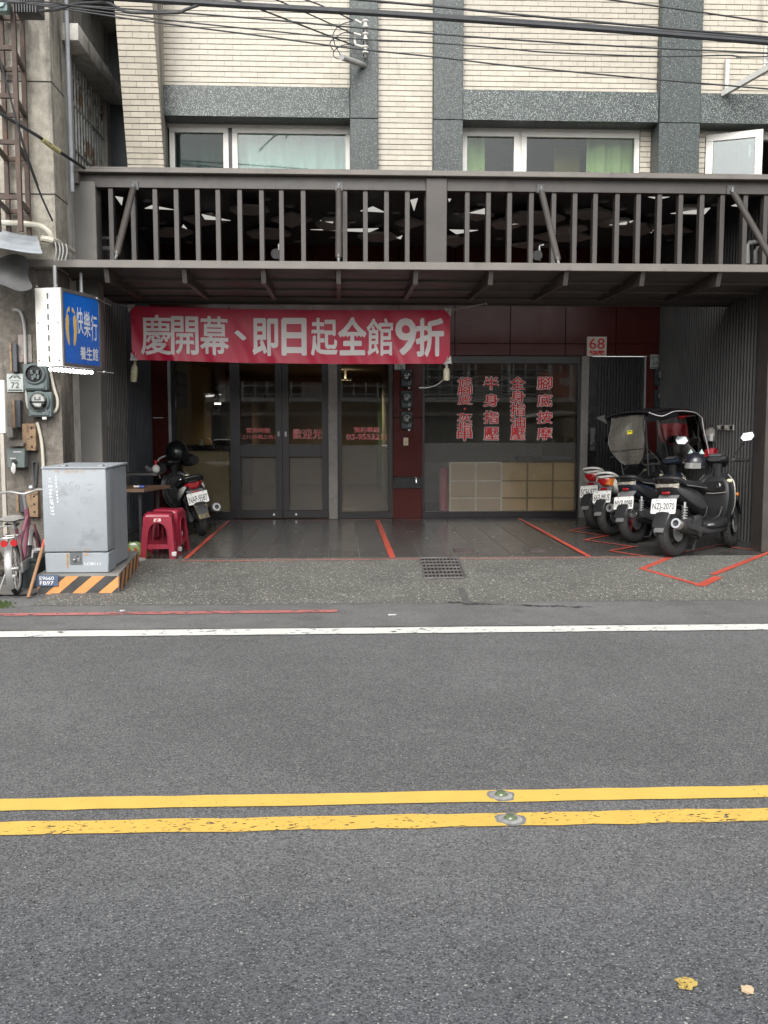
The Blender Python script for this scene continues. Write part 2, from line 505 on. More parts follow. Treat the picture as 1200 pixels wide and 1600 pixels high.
STEEL = mat('galvanised_steel', (0.36, 0.37, 0.37), 0.45, metal=0.6, var=0.15, vs=8)
BLACKPL = mat('black_plastic', (0.018, 0.018, 0.019), 0.5, var=0.2, vs=8)
RUBBER = mat('tyre_rubber', (0.022, 0.022, 0.022), 0.8, var=0.25, vs=10, bmp=0.2, bs=90)
WHITEP = mat('white_plastic', (0.60, 0.59, 0.56), 0.4, var=0.05)
RUST = mat('rusty_steel', (0.085, 0.062, 0.052), 0.8, var=0.3, vs=7, dirt=((0.15, 0.085, 0.055), 6, 0.55), bmp=0.3, bs=60)
YELP = worn_paint('yellow_road_paint', (0.66, 0.435, 0.095), 0.445, 95)
YELP2 = worn_paint('worn_yellow_road_paint', (0.65, 0.42, 0.09), 0.535, 85)
WHTP = worn_paint('white_road_paint', (0.66, 0.66, 0.62), 0.52, 30)
REDP = worn_paint('faded_red_road_paint', (0.42, 0.15, 0.14), 0.58, 25)
TAPE = mat('red_floor_tape', (0.52, 0.085, 0.055), 0.42, var=0.16, vs=4)
WTXT = mat('white_lettering', (0.80, 0.78, 0.76), 0.5, var=0.03)
RTXT = mat('red_lettering', (0.62, 0.018, 0.026), 0.45, var=0.05)
KTXT = mat('black_lettering', (0.02, 0.02, 0.025), 0.5)
TEAL = glass('pale_green_glass', (0.80, 0.88, 0.86), 1.5)
TEAL2 = glass('dark_green_glass', (0.74, 0.83, 0.81), 0.45)
TEAL3 = glass('clear_green_glass', (0.82, 0.88, 0.85), 0.8)
SHOPG = glass('shop_glass', (0.86, 0.85, 0.83), 1.35)
PLAINMIRROR = mat('mirror_glass', (0.85, 0.87, 0.88), 0.03, metal=1.0, var=0.01)

# ------------------------------------------------------------------ ground, road, markings
g = MB(); g.sheet([(-200, -200, -0.012), (200, -200, -0.012), (200, 200, -0.012), (-200, 200, -0.012)])
g.build('ground', CONC2, kind='structure', up=True)
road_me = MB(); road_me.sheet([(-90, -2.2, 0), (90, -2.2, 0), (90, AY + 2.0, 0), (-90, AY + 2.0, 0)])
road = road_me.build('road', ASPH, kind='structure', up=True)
def strip(name, m, x0, x1, ya, yb, z, parent, seed, jit=0.004, slope=0.0, step=0.12):
    rnd = random.Random(seed); b = MB()
    n = int((x1 - x0) / step)
    lo = []; hi = []
    for i in range(n + 1):
        x = x0 + (x1 - x0) * i / n
        lo.append(b.bm.verts.new((x, ya + slope * x + rnd.uniform(-jit, jit), z)))
        hi.append(b.bm.verts.new((x, yb + slope * x + rnd.uniform(-jit, jit), z)))
    for i in range(n): b.bm.faces.new((lo[i], lo[i + 1], hi[i + 1], hi[i]))
    return b.build(name, m, parent, up=True)
y_ = lambda py: G(700, py).y
strip('gutter_strip', GUTA, -20, 20, y_(979), AY + 0.3, 0.003, road, 1, 0.012)
strip('white_line', WHTP, -20, 20, y_(990.0), y_(981.0), 0.006, road, 2, 0.004)
strip('yellow_line', YELP, -12, 12, y_(1255.8), y_(1237.5), 0.004, road, 3, 0.004)
strip('yellow_line', YELP2, -12, 12, y_(1294), y_(1273.0), 0.004, road, 4, 0.006)
a, b_ = G(0, 963), G(527, 956)
m = MB(); wl = 0.045
m.sheet([(a.x - 3, a.y - wl - 0.01, 0.0075), (b_.x, b_.y - wl, 0.0075), (b_.x, b_.y + wl, 0.0075), (a.x - 3, a.y + wl - 0.01, 0.0075)])
m.build('red_line', REDP, road, up=True)
# loose yellow paint scrap, pale leaf, white bits of litter
def blob_sheet(c, rx, ry, n, seed, z, jag=0.35):
    rnd = random.Random(seed); pts = []
    for i in range(n):
        a = 2 * math.pi * i / n; k = 1 + rnd.uniform(-jag, jag)
        pts.append((c.x + rx * k * math.cos(a), c.y + ry * k * math.sin(a), z))
    return pts
def scrap(name, px, py, rx, ry, seed, m, label, cat, th=0.003, n=13):
    b = MB(); p = G(px, py); b.prism(blob_sheet(p, rx, ry, n, seed, p.z + 0.004), (0, 0, th))
    return b.build(name, m, label=label, cat=cat)
scrap('paint_scrap', 1073, 1540, 0.025, 0.020, 5, worn_paint('scrap_paint', (0.50, 0.36, 0.10), 0.60, 120), 'torn scrap of yellow road paint lying on the bare asphalt', 'paint scrap')
scrap('dry_leaf', 1167, 1550, 0.013, 0.015, 6, mat('leaf_tan', (0.55, 0.42, 0.27), 0.7), 'small pale curled dry leaf on the asphalt near yellow scrap', 'leaf', 0.006)
scrap('paper_litter', 612, 961.5, 0.035, 0.018, 8, WHITEP, 'small white paper scrap beside the end of the red line', 'litter', n=9)
scrap('paper_litter', 191, 955, 0.022, 0.02, 9, WHITEP, 'tiny white paper bit on the faded red line', 'litter', n=8)
MOSS = mat('moss', (0.055, 0.080, 0.020), 0.95, var=0.4, vs=30, bmp=0.8, bs=90)
dirtm = mat('packed_dirt', (0.13, 0.125, 0.115), 0.95, var=0.3, vs=5, bmp=0.6, bs=30, dirt=((0.06, 0.06, 0.055), 3, 0.5))
d = MB(); d.sheet([(-14, 7.15, 0.006), G(50, 930) + V((0, 0, 0.006)), (-2.2, 9.0, 0.006), (-14, 9.0, 0.006)])
d.build('dirt_verge', dirtm, kind='structure', up=True)
d = MB(); rnd = random.Random(12)
for _ in range(200):
    p = G(rnd.gauss(1, 8), rnd.gauss(946, 2.6)); s = rnd.uniform(0.005, 0.014)
    d.add([p + V((s, 0, 0)), p + V((-s * .6, s, 0.004)), p + V((0, -s, 0.003)), p + V((0, 0, s * 1.2 + 0.008))], [(0, 1, 3), (1, 2, 3), (2, 0, 3)])
d.build('moss', MOSS, kind='stuff')

# apron of washed pebble concrete
ap = MB(); NX, NY = 60, 10
xl = lambda v: G(33 + (75 - 33) * v, 957 - 60 * v).x
def apf(u, v):
    y = AY + (TY - AY) * v
    x0 = -2.28 + 0.18 * v if v < .5 else -2.19 - 0.8 * (v - .5)
    x = x0 + (14 - x0) * u
    if v == 0: y += 0.02 * math.sin(x * 7) * math.sin(x * 3.1) + 0.012 * math.sin(x * 23)
    return V((x, y, gz(AY + (TY - AY) * v) + 0.005))
ap.grid(apf, NX * 2, NY)
apron = ap.build('apron', APRON, kind='structure', up=True)
# notch and broken edge
nb = MB(); nb.sheet([G(p[0], p[1], 0.008) for p in [(715, 919), (724, 918), (735, 939), (745, 944), (724, 945)]])
nb.build('notch', mat('notch_cement', (0.085, 0.085, 0.08), 0.95, var=0.3, vs=20), apron, up=True)
cr = MB(); rnd = random.Random(3); pv = None
for i in range(46):
    x = 700 + i * 5; y = 941 + i * 0.16 + rnd.uniform(-1.2, 1.2); t_ = rnd.uniform(0.15, 1.1) * (1.1 if i < 14 else (.25 if i < 24 else .7))
    q = (cr.bm.verts.new(G(x, y - t_, 0.009)), cr.bm.verts.new(G(x, y + t_, 0.009)))
    if pv: cr.bm.faces.new((pv[0], q[0], q[1], pv[1]))
    pv = q
cr.build('crack', mat('crack_dark', (0.04, 0.04, 0.04), 1.0), apron, up=True)

# arcade floor: tile by tile
fl = MB(); fl.bx(-2.55, 4.32, TY, 13.05, -0.1, TZ - 0.004)
floor = fl.build('arcade_floor', FGROUT, kind='structure')
base_me = None
tw, tl, gp = 0.30, 0.60, 0.005
x = -2.52; 
for i in range(23):
    for j in range(7):
        y0 = TY + 0.002 + j * tl - (0.30 if i % 2 else 0)
        y1 = min(y0 + tl - gp, 12.92); y0 = max(y0, TY + 0.002)
        if y1 - y0 < 0.03: continue
        m = MB(); m.bx(x + i * tw, x + i * tw + tw - gp, y0, y1, TZ - 0.008, TZ - 0.0005 + random.uniform(-.0008, .0004))
        m.build('tile', FTILE, floor)
def tape(pts, wd=0.045):
    ps = [G(*p, 0.004) for p in pts]
    for a, b in zip(ps[:-1], ps[1:]):
        d = (b - a).normalized(); n = V((-d.y, d.x, 0)) * wd / 2; e = d * wd * 0.5
        m = MB(); k = max(int((b - a).length / 0.15), 1)
        rows = []
        for i in range(k + 1):
            q = (a - e) + (b - a + e * 2) * (i / k); q.z = gz(q.y) + 0.0045 + tape.z
            rows.append((m.bm.verts.new(q + n * random.uniform(.9, 1.08)), m.bm.verts.new(q - n * random.uniform(.9, 1.08))))
        for r0, r1 in zip(rows[:-1], rows[1:]): m.bm.faces.new((r0[0], r1[0], r1[1], r0[1]))
        m.build('tape_strip', TAPE, floor, up=True)
        tape.z = (tape.z + 0.0012) % 0.006
tape.z = 0.0
tape([(357, 814), (286, 877)])
tape([(286, 876.5), (1004, 870.5)], 0.030)
tape([(590, 813.5), (613, 871)], 0.06)
tape([(812, 811), (919, 869)], 0.055)
tape([(357, 813.5), (590, 813), (660, 812.4)], 0.022)
tape([(934, 821), (889, 829), (950, 838)], 0.036)
tape([(950, 837), (913, 844), (986, 854)], 0.036)
tape([(994, 854), (954, 861), (1033, 873)], 0.036)
tape([(1047, 871), (1003, 889), (1095, 915)], 0.06)
tape([(1095, 915), (1120, 903)], 0.085)
tape([(1115, 898), (1210, 861)], 0.06)
tape([(1064, 863.5), (1128, 851)], 0.03)
tape([(1140, 855), (1188, 860)], 0.03)

# iron grate in the apron and small covers in the tiles
gr = thing('drain_grate', 'rusty square iron drain grate set in the pebble apron', 'drain grate', G(692, 889))
p00, p10, p11, p01 = G(657, 874.5), G(714, 874), G(724, 905), G(664, 906)
IRON = mat('cast_iron', (0.16, 0.15, 0.145), 0.55, metal=0.35, var=0.25, vs=12)
PIT = mat('pit_black', (0.006, 0.006, 0.006), 1.0)
one('sheet', [p + V((0, 0, 0.0075)) for p in (p01, p11, p10, p00)]).build('pit', PIT, gr, up=True)
def lp(u, v): return (p01 * (1 - u) + p11 * u) * (1 - v) + (p00 * (1 - u) + p10 * u) * v
def flatbar(b, a, c, wd, z0, z1):
    d = (c - a); d.z = 0; d.normalize(); n = V((-d.y, d.x, 0)) * wd / 2
    b.prism([a + n + V((0, 0, z0)), c + n + V((0, 0, z0)), c - n + V((0, 0, z0)), a - n + V((0, 0, z0))], (0, 0, z1 - z0))
for k in range(11):
    b = MB(); flatbar(b, lp(k / 10, 0), lp(k / 10, 1), 0.010, 0.009, 0.020); b.build('bar', IRON, gr)
for k in range(7):
    b = MB(); flatbar(b, lp(0, k / 6), lp(1, k / 6), 0.012, 0.0095, 0.0215 + (k in (0, 6)) * .002); b.build('cross_bar', IRON, gr)
b = MB(); flatbar(b, G(716, 874), G(728, 903), 0.012, 0.006, 0.016); b.build('rim', IRON, gr)
for (q, lb) in (([(707, 857), (737, 857), (744, 864), (713, 864)], 'small reddish floor drain cover in the dark tiles'), ([(825, 858), (847, 857.5), (853, 862), (829, 862.5)], 'small dark floor cover in the tiles by the right tape line')):
    pts = [G(*p) for p in q]; c = sum(pts, V()) / 4
    t = thing('floor_cover', lb, 'floor cover', c)
    b = MB(); b.prism([p + V((0, 0, 0.001)) for p in pts], (0, 0, 0.004)); b.build('plate', mat('cover_brown', (0.10, 0.07, 0.065), 0.6, var=0.3, vs=20), t)
    for k in range(1, 6):
        b = MB(); a0 = pts[0].lerp(pts[1], k / 6); a1 = pts[3].lerp(pts[2], k / 6); flatbar(b, a0, a1, 0.012, 0.0052, 0.009); b.build('rib', IRON, t)

# glass road studs on the yellow lines
STUD = mat('stud_glass', (0.085, 0.125, 0.055), 0.08, var=0.3, vs=60, coat=1.0)
for (px, py, lb) in ((783, 1244.5, 'green glass road stud on the far yellow line'), (797.5, 1281.5, 'green glass road stud on the near speckled yellow line')):
    p = G(px, py)
    t = thing('road_stud', lb, 'road stud', p, group='glass road studs on the double yellow line')
    one('lathe', [(0.001, 0.006), (0.028, 0.008), (0.036, 0.0065), (0.041, 0.0048)], p, (0, 0, 1), 24).build('collar', mat('stud_collar', (0.26, 0.26, 0.25), 0.7, var=0.3, vs=40), t)
    b = MB(); b.sphere(p + V((0, 0, 0.006)), 0.0205, 20, 8, (1, 1, 0.8), lo=0); b.build('glass_dome', STUD, t)
    one('torus', p + V((0, 0, 0.008)), (0, 0, 1), 0.0215, 0.0025, 24, 6).build('ring', mat('stud_ring', (0.13, 0.14, 0.10), 0.6), t)
    b = MB(); b.prism(blob_sheet(p, 0.048, 0.052, 16, int(px), 0.0042, .16), (0, 0, 0.0006)); b.build('cement_bed', mat('stud_cement', (0.17, 0.17, 0.165), 0.9, var=0.25, vs=50), t)

# ------------------------------------------------------------------ main building
bl = thing('shop_building', 'cream tiled building with grey terrazzo bands above a dark red shop arcade', 'building', (0.9, FY, 0))
ZT = 7.4                                        # built a little above the frame
XL = P(258, 200, WY).x                          # left edge of the flat wall
cols = [(547, 591), (677, 723), (1029, 1093)]   # terrazzo columns in picture columns at their foot
colx = [(P(a, 230, WY - 0.1).x, P(b, 230, WY - 0.1).x) for a, b in cols]
zb = lambda py, px=600, Y=WY - 0.07: P(px, py, Y).z
bandz = (zb(187, 700), zb(139, 700))            # terrazzo band heights
backing = MB()
def tiles_for(x0, x1, z0, z1, Y, lst, ph=0.0, L=0.156, H=0.0425, pz=0.0500):
    k0 = int(math.floor((z0 - 3.0) / pz)); k = k0
    while 3.0 + k * pz < z1 - 0.01:
        za = max(3.0 + k * pz, z0); zc = min(3.0 + k * pz + H, z1)
        off = ((k % 2) * L / 2 + ph) % L
        x = x0 - off
        while x < x1 - 0.004:
            a = max(x, x0 + .001); c = min(x + L - 0.003, x1 - .001)
            if c - a > 0.012 and zc - za > 0.01: lst.append((a, c, za, zc, Y))
            x += L
        k += 1
panels = [(XL, colx[0][0], bandz[1], ZT), (colx[0][1], colx[1][0], 3.66, ZT), (colx[1][1], colx[2][0], bandz[1], ZT), (colx[2][1], 5.1, bandz[1], ZT)]
all_t = []
wall_objs = []
for (x0, x1, z0, z1) in panels:
    b = MB(); b.bx(x0, x1, WY + 0.004, WY + 0.25, z0, z1)
    wo_ = b.build('wall_panel', GROUT, bl); wall_objs.append(wo_)
    l = []; tiles_for(x0, x1, z0, z1, WY, l, ph=0.05); all_t += [(q, wo_) for q in l]
# short tiled jamb right of the middle window and left jamb of the open window
jx0, jx1 = P(999, 240, 9.72).x, colx[2][0]
b = MB(); b.bx(jx0, jx1, 9.704, 9.9, 3.66, bandz[0]); jw = b.build('wall_panel', GROUT, bl)
l = []; tiles_for(jx0, jx1, 3.66, bandz[0], 9.70, l); all_t += [(q, jw) for q in l]
kx1 = P(1100, 240, 9.72).x
b = MB(); b.bx(colx[2][1], kx1, 9.704, 9.9, 3.66, bandz[0]); jw2 = b.build('wall_panel', GROUT, bl)
l = []; tiles_for(colx[2][1], kx1, 3.66, bandz[0], 9.70, l); all_t += [(q, jw2) for q in l]
# leaning pilaster at the left end
pb = [P(200, 265, 9.30), P(257, 265, 9.30)]; pt = [P(178, 0, 9.02), P(238, 0, 9.02)]
def pil(u, z):
    f = (z - pb[0].z) / (pt[0].z - pb[0].z)
    l_ = pb[0].lerp(pt[0], f); r_ = pb[1].lerp(pt[1], f)
    q = l_.lerp(r_, u); q.z = z; return q
b = MB(); zs = [3.66, ZT]
sec = []
for z in zs:
    l_, r_ = pil(0, z), pil(1, z)
    sec.append([V((l_.x, l_.y + .004, z)), V((r_.x - .010, r_.y + .004, z)), V((XL - .010, WY - .002, z)), V((XL - .010, WY + 0.2, z)), V((l_.x, WY + 0.2, z))])
b.loft(sec); pw = b.build('pilaster', GROUT, bl)
pil_t = []; k = 0; z = 3.665
while z < ZT - 0.06:
    n = 3; off = [0.0, 0.5][k % 2]
    cuts = sorted(set([0.0, 1.0] + [c for c in [(off + i) / 2.4 for i in range(-1, 4)] if 0.06 < c < 0.94]))
    for a, c in zip(cuts[:-1], cuts[1:]): pil_t.append((a + .004, c - .004, z, z + 0.0425))
    z += 0.0500; k += 1
ret = MB(); z = 3.665
while z < ZT - 0.06:                              # thin return side of the pilaster
    q0, q1 = pil(1, z), pil(1, z + .0425)
    ret.add([q0 + V((.002, .008, 0)), V((XL + .0, WY - .004, z)), V((XL + .0, WY - .004, z + .0425)), q1 + V((.002, .008, 0)),
             q0 + V((-.02, .008, 0)), V((XL - .02, WY - .004, z)), V((XL - .02, WY - .004, z + .0425)), q1 + V((-.02, .008, 0))],
            [(0, 1, 2, 3), (4, 7, 6, 5), (0, 4, 5, 1), (1, 5, 6, 2), (2, 6, 7, 3), (3, 7, 4, 0)])
    z += 0.0500
ret.build('return_tile', TILE, pw, kind='stuff')
# 300 nearest tiles one by one, the rest joined
items = []
for (q, par) in all_t:
    a, c, za, zc, Y = q
    items.append((za + 0.15 * abs((a + c) / 2 - .8), 'w', q, par))
for q in pil_t: items.append((q[2] + .3, 'p', q, pw))
items.sort(key=lambda i: i[0])
rest = {}
def add_tile(m, kind_, q):
    rnd = random.uniform(-.0012, .0012)
    if kind_ == 'w':
        a, c, za, zc, Y = q; m.bx(a, c, Y - 0.004 + rnd, Y + 0.0035, za, zc)
    else:
        a, c, z0, z1 = q
        f = [pil(a, z0), pil(c, z0), pil(c, z1), pil(a, z1)]
        m.prism([p + V((0, -0.005 + rnd, 0)) for p in f], (0, 0.0085, 0))
for n, (_, kd, q, par) in enumerate(items):
    if n < 300:
        m = MB(); add_tile(m, kd, q); m.build('tile', TILE, par)
    else:
        add_tile(rest.setdefault(par, MB()), kd, q)
for par, m in rest.items(): m.build('tile', TILE, par, kind='stuff')
# terrazzo columns and bands
for i, (x0, x1) in enumerate(colx):
    b = MB(); b.bx(x0, x1, WY - 0.10, WY + 0.3, 3.66, bandz[0] - 0.01, bev=0.004); b.build('terrazzo_column', TERR, bl)
    b = MB(); b.bx(x0, x1, WY - 0.10, WY + 0.3, bandz[0] - 0.006, ZT, bev=0.004); b.build('terrazzo_column', TERR, bl)
for (x0, x1) in ((XL + .004, colx[0][0]), (colx[1][1], colx[2][0]), (colx[2][1], 5.1)):
    b = MB(); b.bx(x0, x1, WY - 0.07, WY + 0.32, bandz[0], bandz[1], bev=0.004); b.build('terrazzo_band', TERR, bl)
# upper windows
ROOM = mat('dim_room', (0.20, 0.19, 0.17), 0.9)
zw1, zw0 = bandz[0] - 0.03, 3.66
def frame_boxes(x0, x1, z0, z1, Y, fw, dp, m, parent, name='window', hinge=None):
    b = MB()
    b.bx(x0, x1, Y, Y + dp, z1 - fw, z1, bev=.003); b.bx(x0, x1, Y, Y + dp, z0, z0 + fw, bev=.003)
    b.bx(x0, x0 + fw, Y + .001, Y + dp - .001, z0 + fw, z1 - fw); b.bx(x1 - fw, x1, Y + .001, Y + dp - .001, z0 + fw, z1 - fw)
    return b.build(name, m, parent)
WYf = 9.72
def upper_window(pxa, pxb, curt=None, tint=None):
    x0, x1 = P(pxa, 235, WYf).x, P(pxb, 235, WYf).x
    f = frame_boxes(x0, x1, zw0, zw1, WYf, 0.05, 0.07, WFRAME, bl)
    b = MB(); b.bx(x0 + .05, x1 - .05, WYf + .03, WYf + .036, zw0 + .05, zw1 - .05); b.build('pane', tint or TEAL, f)
    return x0, x1
upper_window(265, 357, tint=TEAL2); upper_window(363, 548)
upper_window(722, 811, tint=TEAL3); upper_window(815, 999, tint=TEAL3)
# head frame behind the band
for a, c in ((262, 551), (720, 1001), (1096, 1300)):
    b = MB(); b.bx(P(a, 235, WYf).x, P(c, 235, WYf).x, WYf + .002, WYf + .16, zw1 + .0, bandz[0] + .02); b.build('head_trim', WFRAME, bl)
b = MB(); b.bx(P(807, 235, WYf).x + .02, P(819, 235, WYf).x, WYf + .02, WYf + .09, zw0, zw1); b.build('mullion', WFRAME, bl)
b = MB(); b.bx(P(355, 235, WYf).x + .0, P(365, 235, WYf).x, WYf + .02, WYf + .09, zw0, zw1); b.build('mullion', DFRAME, bl)
# dark rooms behind the upper windows
for a, c in ((262, 551), (720, 1001), (1096, 1330)):
    x0, x1 = P(a, 235, WYf).x, P(c, 235, WYf).x
    b = MB(); b.bx(x0 - .1, x1 + .1, 12.6, 12.7, 3.74, 6.0); b.bx(x0 - .15, x0 - .05, 9.95, 12.6, 3.74, 6.0); b.bx(x1 + .05, x1 + .15, 9.95, 12.6, 3.74, 6.0)
    b.bx(x0 - .15, x1 + .15, 9.95, 12.7, 5.9, 6.0); b.build('room_shell', ROOM, bl)
# open casement sash at the right, swung out from its left edge
hx = P(1099, 235, WYf).x
zc0, zc1 = zw0 + .02, zw1 - .015
an = R(-24)
sash = MB(); L_ = 0.53
fr = []
def sp(u, z, o=0.0): return V((hx + .02 + u * math.cos(an) - o * math.sin(an) * -1, WYf - .01 + u * math.sin(an) + o, z))
rotm = Euler((0, 0, an)).to_matrix()
def sb(u0, u1, z0, z1, t0=-.02, t1=.025):
    c = V((hx + .02, WYf - .01, 0)) + rotm @ V(((u0 + u1) / 2, (t0 + t1) / 2, (z0 + z1) / 2))
    sash.box(c, (u1 - u0, t1 - t0, z1 - z0), Euler((0, 0, an)), bev=.003)
sb(0, L_, zc1 - .07, zc1); sb(0, L_, zc0, zc0 + .07); sb(0, .07, zc0 + .07, zc1 - .07, -.019, .024); sb(L_ - .07, L_, zc0 + .07, zc1 - .07, -.019, .024)
sw = sash.build('window', WFRAME, bl, label='white casement sash swung open')
sash = MB(); sb(.07, L_ - .07, zc0 + .07, zc1 - .07, -.002, .004); sash.build('pane', glass('sky_glass', (0.7, 0.8, 0.78), 3.2), sw)
sash = MB(); sb(L_ - .13, L_ - .11, zc0 + .25, zc0 + .37, .03, .05); sb(L_ - .12, L_ - .04, zc0 + .30, zc0 + .315, .05, .06); sash.build('handle', STEEL, sw)
frame_boxes(hx - .03, 5.1, zw0, zw1, WYf + .005, 0.045, 0.07, WFRAME, bl)
lv = MB()
for k in range(16): lv.box((P(1200, 235, 9.78).x + .32, 9.80, zw0 + .1 + k * 0.055), (.55, .05, .012), Euler((R(35), 0, 0)))
lv.build('louver', STEEL, bl)
# curtains (top level)
def curtain(pxa, pxb, Y, col, label, seed, f=15, amp=.022, name='curtain', top=None):
    x0, x1 = P(pxa, 235, Y).x, P(pxb, 235, Y).x; rnd = random.Random(seed); ph = rnd.uniform(0, 6)
    m = MB(); n = int((x1 - x0) / .011)
    def cf(u, v):
        x = x0 + (x1 - x0) * u; z = zw0 + ((top or zw1) - zw0) * v
        return V((x, Y + amp * math.sin(x * f * 2.4 + ph + .5 * math.sin(x * 9)) + .4 * amp * math.sin(x * f * 5.1 + 2 * v), z))
    m.grid(cf, n, 3); m.solid(0.003)
    return m.build(name, mat('curtain_' + str(seed), col, 0.9, var=0.06), label=label, cat='curtain')
curtain(366, 545, 9.90, (0.48, 0.58, 0.53), 'pale aqua pleated curtain filling the wide left upper window', 21, 13)
curtain(270, 352, 9.98, (0.07, 0.10, 0.095), 'dark grey green curtain behind the small left upper window', 22, 12)
curtain(727, 757, 9.90, (0.46, 0.54, 0.27), 'narrow green curtain gathered at the left of the middle upper window', 23, 16)
curtain(916, 993, 9.90, (0.46, 0.54, 0.27), 'wide green curtain at the right of the middle upper window', 24, 15)
m = MB(); m.bx(P(868, 235, 10.2).x, P(908, 235, 10.2).x, 10.25, 10.3, 3.76, zw1); m.build('wardrobe_panel', mat('ochre_panel', (0.48, 0.33, 0.06), 0.6), bl)
# ------------------------------------------------------------------ bar screen, gutter and posts along the arcade front
zg1, zg0 = P(600, 267.5, BY - .08).z, P(600, 274, BY - .08).z
zbt, zbb = P(600, 279, BY).z + .06, P(600, 297.5, BY).z
zcan = P(600, 412, 8.6).z
sc = thing('bar_screen', 'taupe steel upright bar screen with gutter beam above the canopy', 'railing', (0.9, BY, 2.8))
xs0, xs1 = P(148, 340, BY).x, 4.95
b = MB(); b.bx(xs0 - .25, xs1, BY, BY + .12, zbb, zbt, bev=.004); b.build('beam', PAINT, sc)
b = MB(); xg0 = P(84, 268, BY - .08).x
b.bx(xg0, xs1, BY - .08, BY + .16, zg0, zg1, bev=.006); b.bx(xg0 + .02, xs1, BY - .065, BY + .10, zg1 + .001, zg1 + .016)
b.prism([V((xg0 - .02, BY - .075, zg0 - .002)), V((xg0 + .22, BY - .075, zg0 - .002)), V((xg0 + .22, BY - .075, zg0 - .10)), V((xg0 + .13, BY - .075, zg0 - .10))], (0, .08, 0))
b.build('gutter', PAINTL, sc)
zlow = P(600, 413, BY).z
def post(x0, x1, z0, z1, name='post', y0=BY - .02, y1=BY + .2, m=PAINT):
    b = MB(); b.bx(x0, x1, y0, y1, z0, z1, bev=.006); return b.build(name, m, sc)
post(P(118, 600, BY).x, P(158, 600, BY).x, TZ, zbb + .05, m=mat('post_paint', (0.185, 0.178, 0.165), 0.42, var=.12, vs=2, dirt=((0.12, 0.11, 0.10), 3, .62)))
post(P(665, 350, BY).x, P(698, 350, BY).x, zlow - .02, zg0 - .003, 'middle_panel', BY - .03)
post(4.19, 4.46, TZ, zg0 - .003)
bars = [174, 208.5, 243, 276, 309, 341, 375, 409, 440, 474, 539, 571, 604, 636.5, 730, 763, 796, 830, 865, 898, 930, 964, 997, 1030, 1063, 1096, 1128, 1164, 1196]
px_ = [P(v, 355, BY + .02).x for v in bars]
step = (px_[-1] - px_[-6]) / 5
px_ += [px_[-1] + step * k for k in (1, 2, 3)]
bm_ = None
for x in px_:
    if bm_ is None:
        b = MB(); b.bx(x - .023, x + .023, BY + .02, BY + .10, zlow - .03, zbb + .01, bev=.003)
        o0 = bm_ = b.build('bar', PAINT, sc); xb0 = x
    else:
        o = link(bm_.copy()); o.location.x = bm_.location.x + x - xb0; WM[o] = WM[sc]
b = MB(); b.bx(xs0 - .1, xs1, BY + .015, BY + .11, zlow - .09, zlow - .032); b.build('bottom_rail', PAINT, sc)

# ------------------------------------------------------------------ canopy below the screen
cn = thing('canopy', 'low taupe sheet canopy on brackets hung by slanting tube struts', 'canopy', (0.9, 8.6, zcan))
YA, YB = 8.60, 10.45
zA, zB = zcan - .03, P(600, 472, YB).z
xa0, xa1 = P(40, 414, YA).x, 4.75
def zs_(Y): return zA + (zB - zA) * (Y - YA) / (YB - YA)
edges = [YA]
for py in (437, 453, 465):
    lo, hi = YA, YB
    for _ in range(30):
        md = (lo + hi) / 2
        if P(600, py, md).z > zs_(md): lo = md      # walk along the slope to this row
        else: hi = md
    edges.append(lo)
edges = sorted(set([YA + (YB - YA) * k for k in (0, .30, .56, .78)])) if len(set(round(e, 2) for e in edges)) < 4 or sorted(edges) != edges else edges
edges.append(YB)
for k, (e0, e1) in enumerate(zip(edges[:-1], edges[1:])):
    b = MB(); dz = .022 * k
    x0_ = xa0 + (.1 * k if k else 0)
    b.prism([V((x0_, e0, zs_(e0) + .0)), V((x0_, e1 + .04, zs_(e1) - .012)), V((x0_, e1 + .04, zs_(e1) + .02)), V((x0_, e0, zs_(e0) + .035))], (xa1 - x0_, 0, 0))
    b.build('roof_sheet', SHEETP, cn)
    b = MB(); b.bx(x0_, xa1, e1 + .005, e1 + .03, zs_(e1) - .030, zs_(e1) - .0125); b.build('sheet_edge', PAINTL if k < 2 else PAINT, cn)
b = MB(); b.bx(xa0, xa1, YA - .03, YA - .002, zcan - .055, zcan + .012, bev=.004); b.build('front_lip', PAINTL, cn)
for px in (50, 165, 287, 411, 529, 650, 768, 886, 1006, 1126):
    x = P(px, 425, YA).x
    b = MB(); y1 = edges[3]
    b.prism([V((x - .02, YA + .0, zs_(YA) - .002)), V((x - .02, YA + .06, zs_(YA) - .14)), V((x - .02, YA + .45, zs_(YA + .45) - .10)), V((x - .02, y1, zs_(y1) - .05)), V((x - .02, y1, zs_(y1) - .002))], (.04, 0, 0))
    b.build('bracket', PAINT, cn)
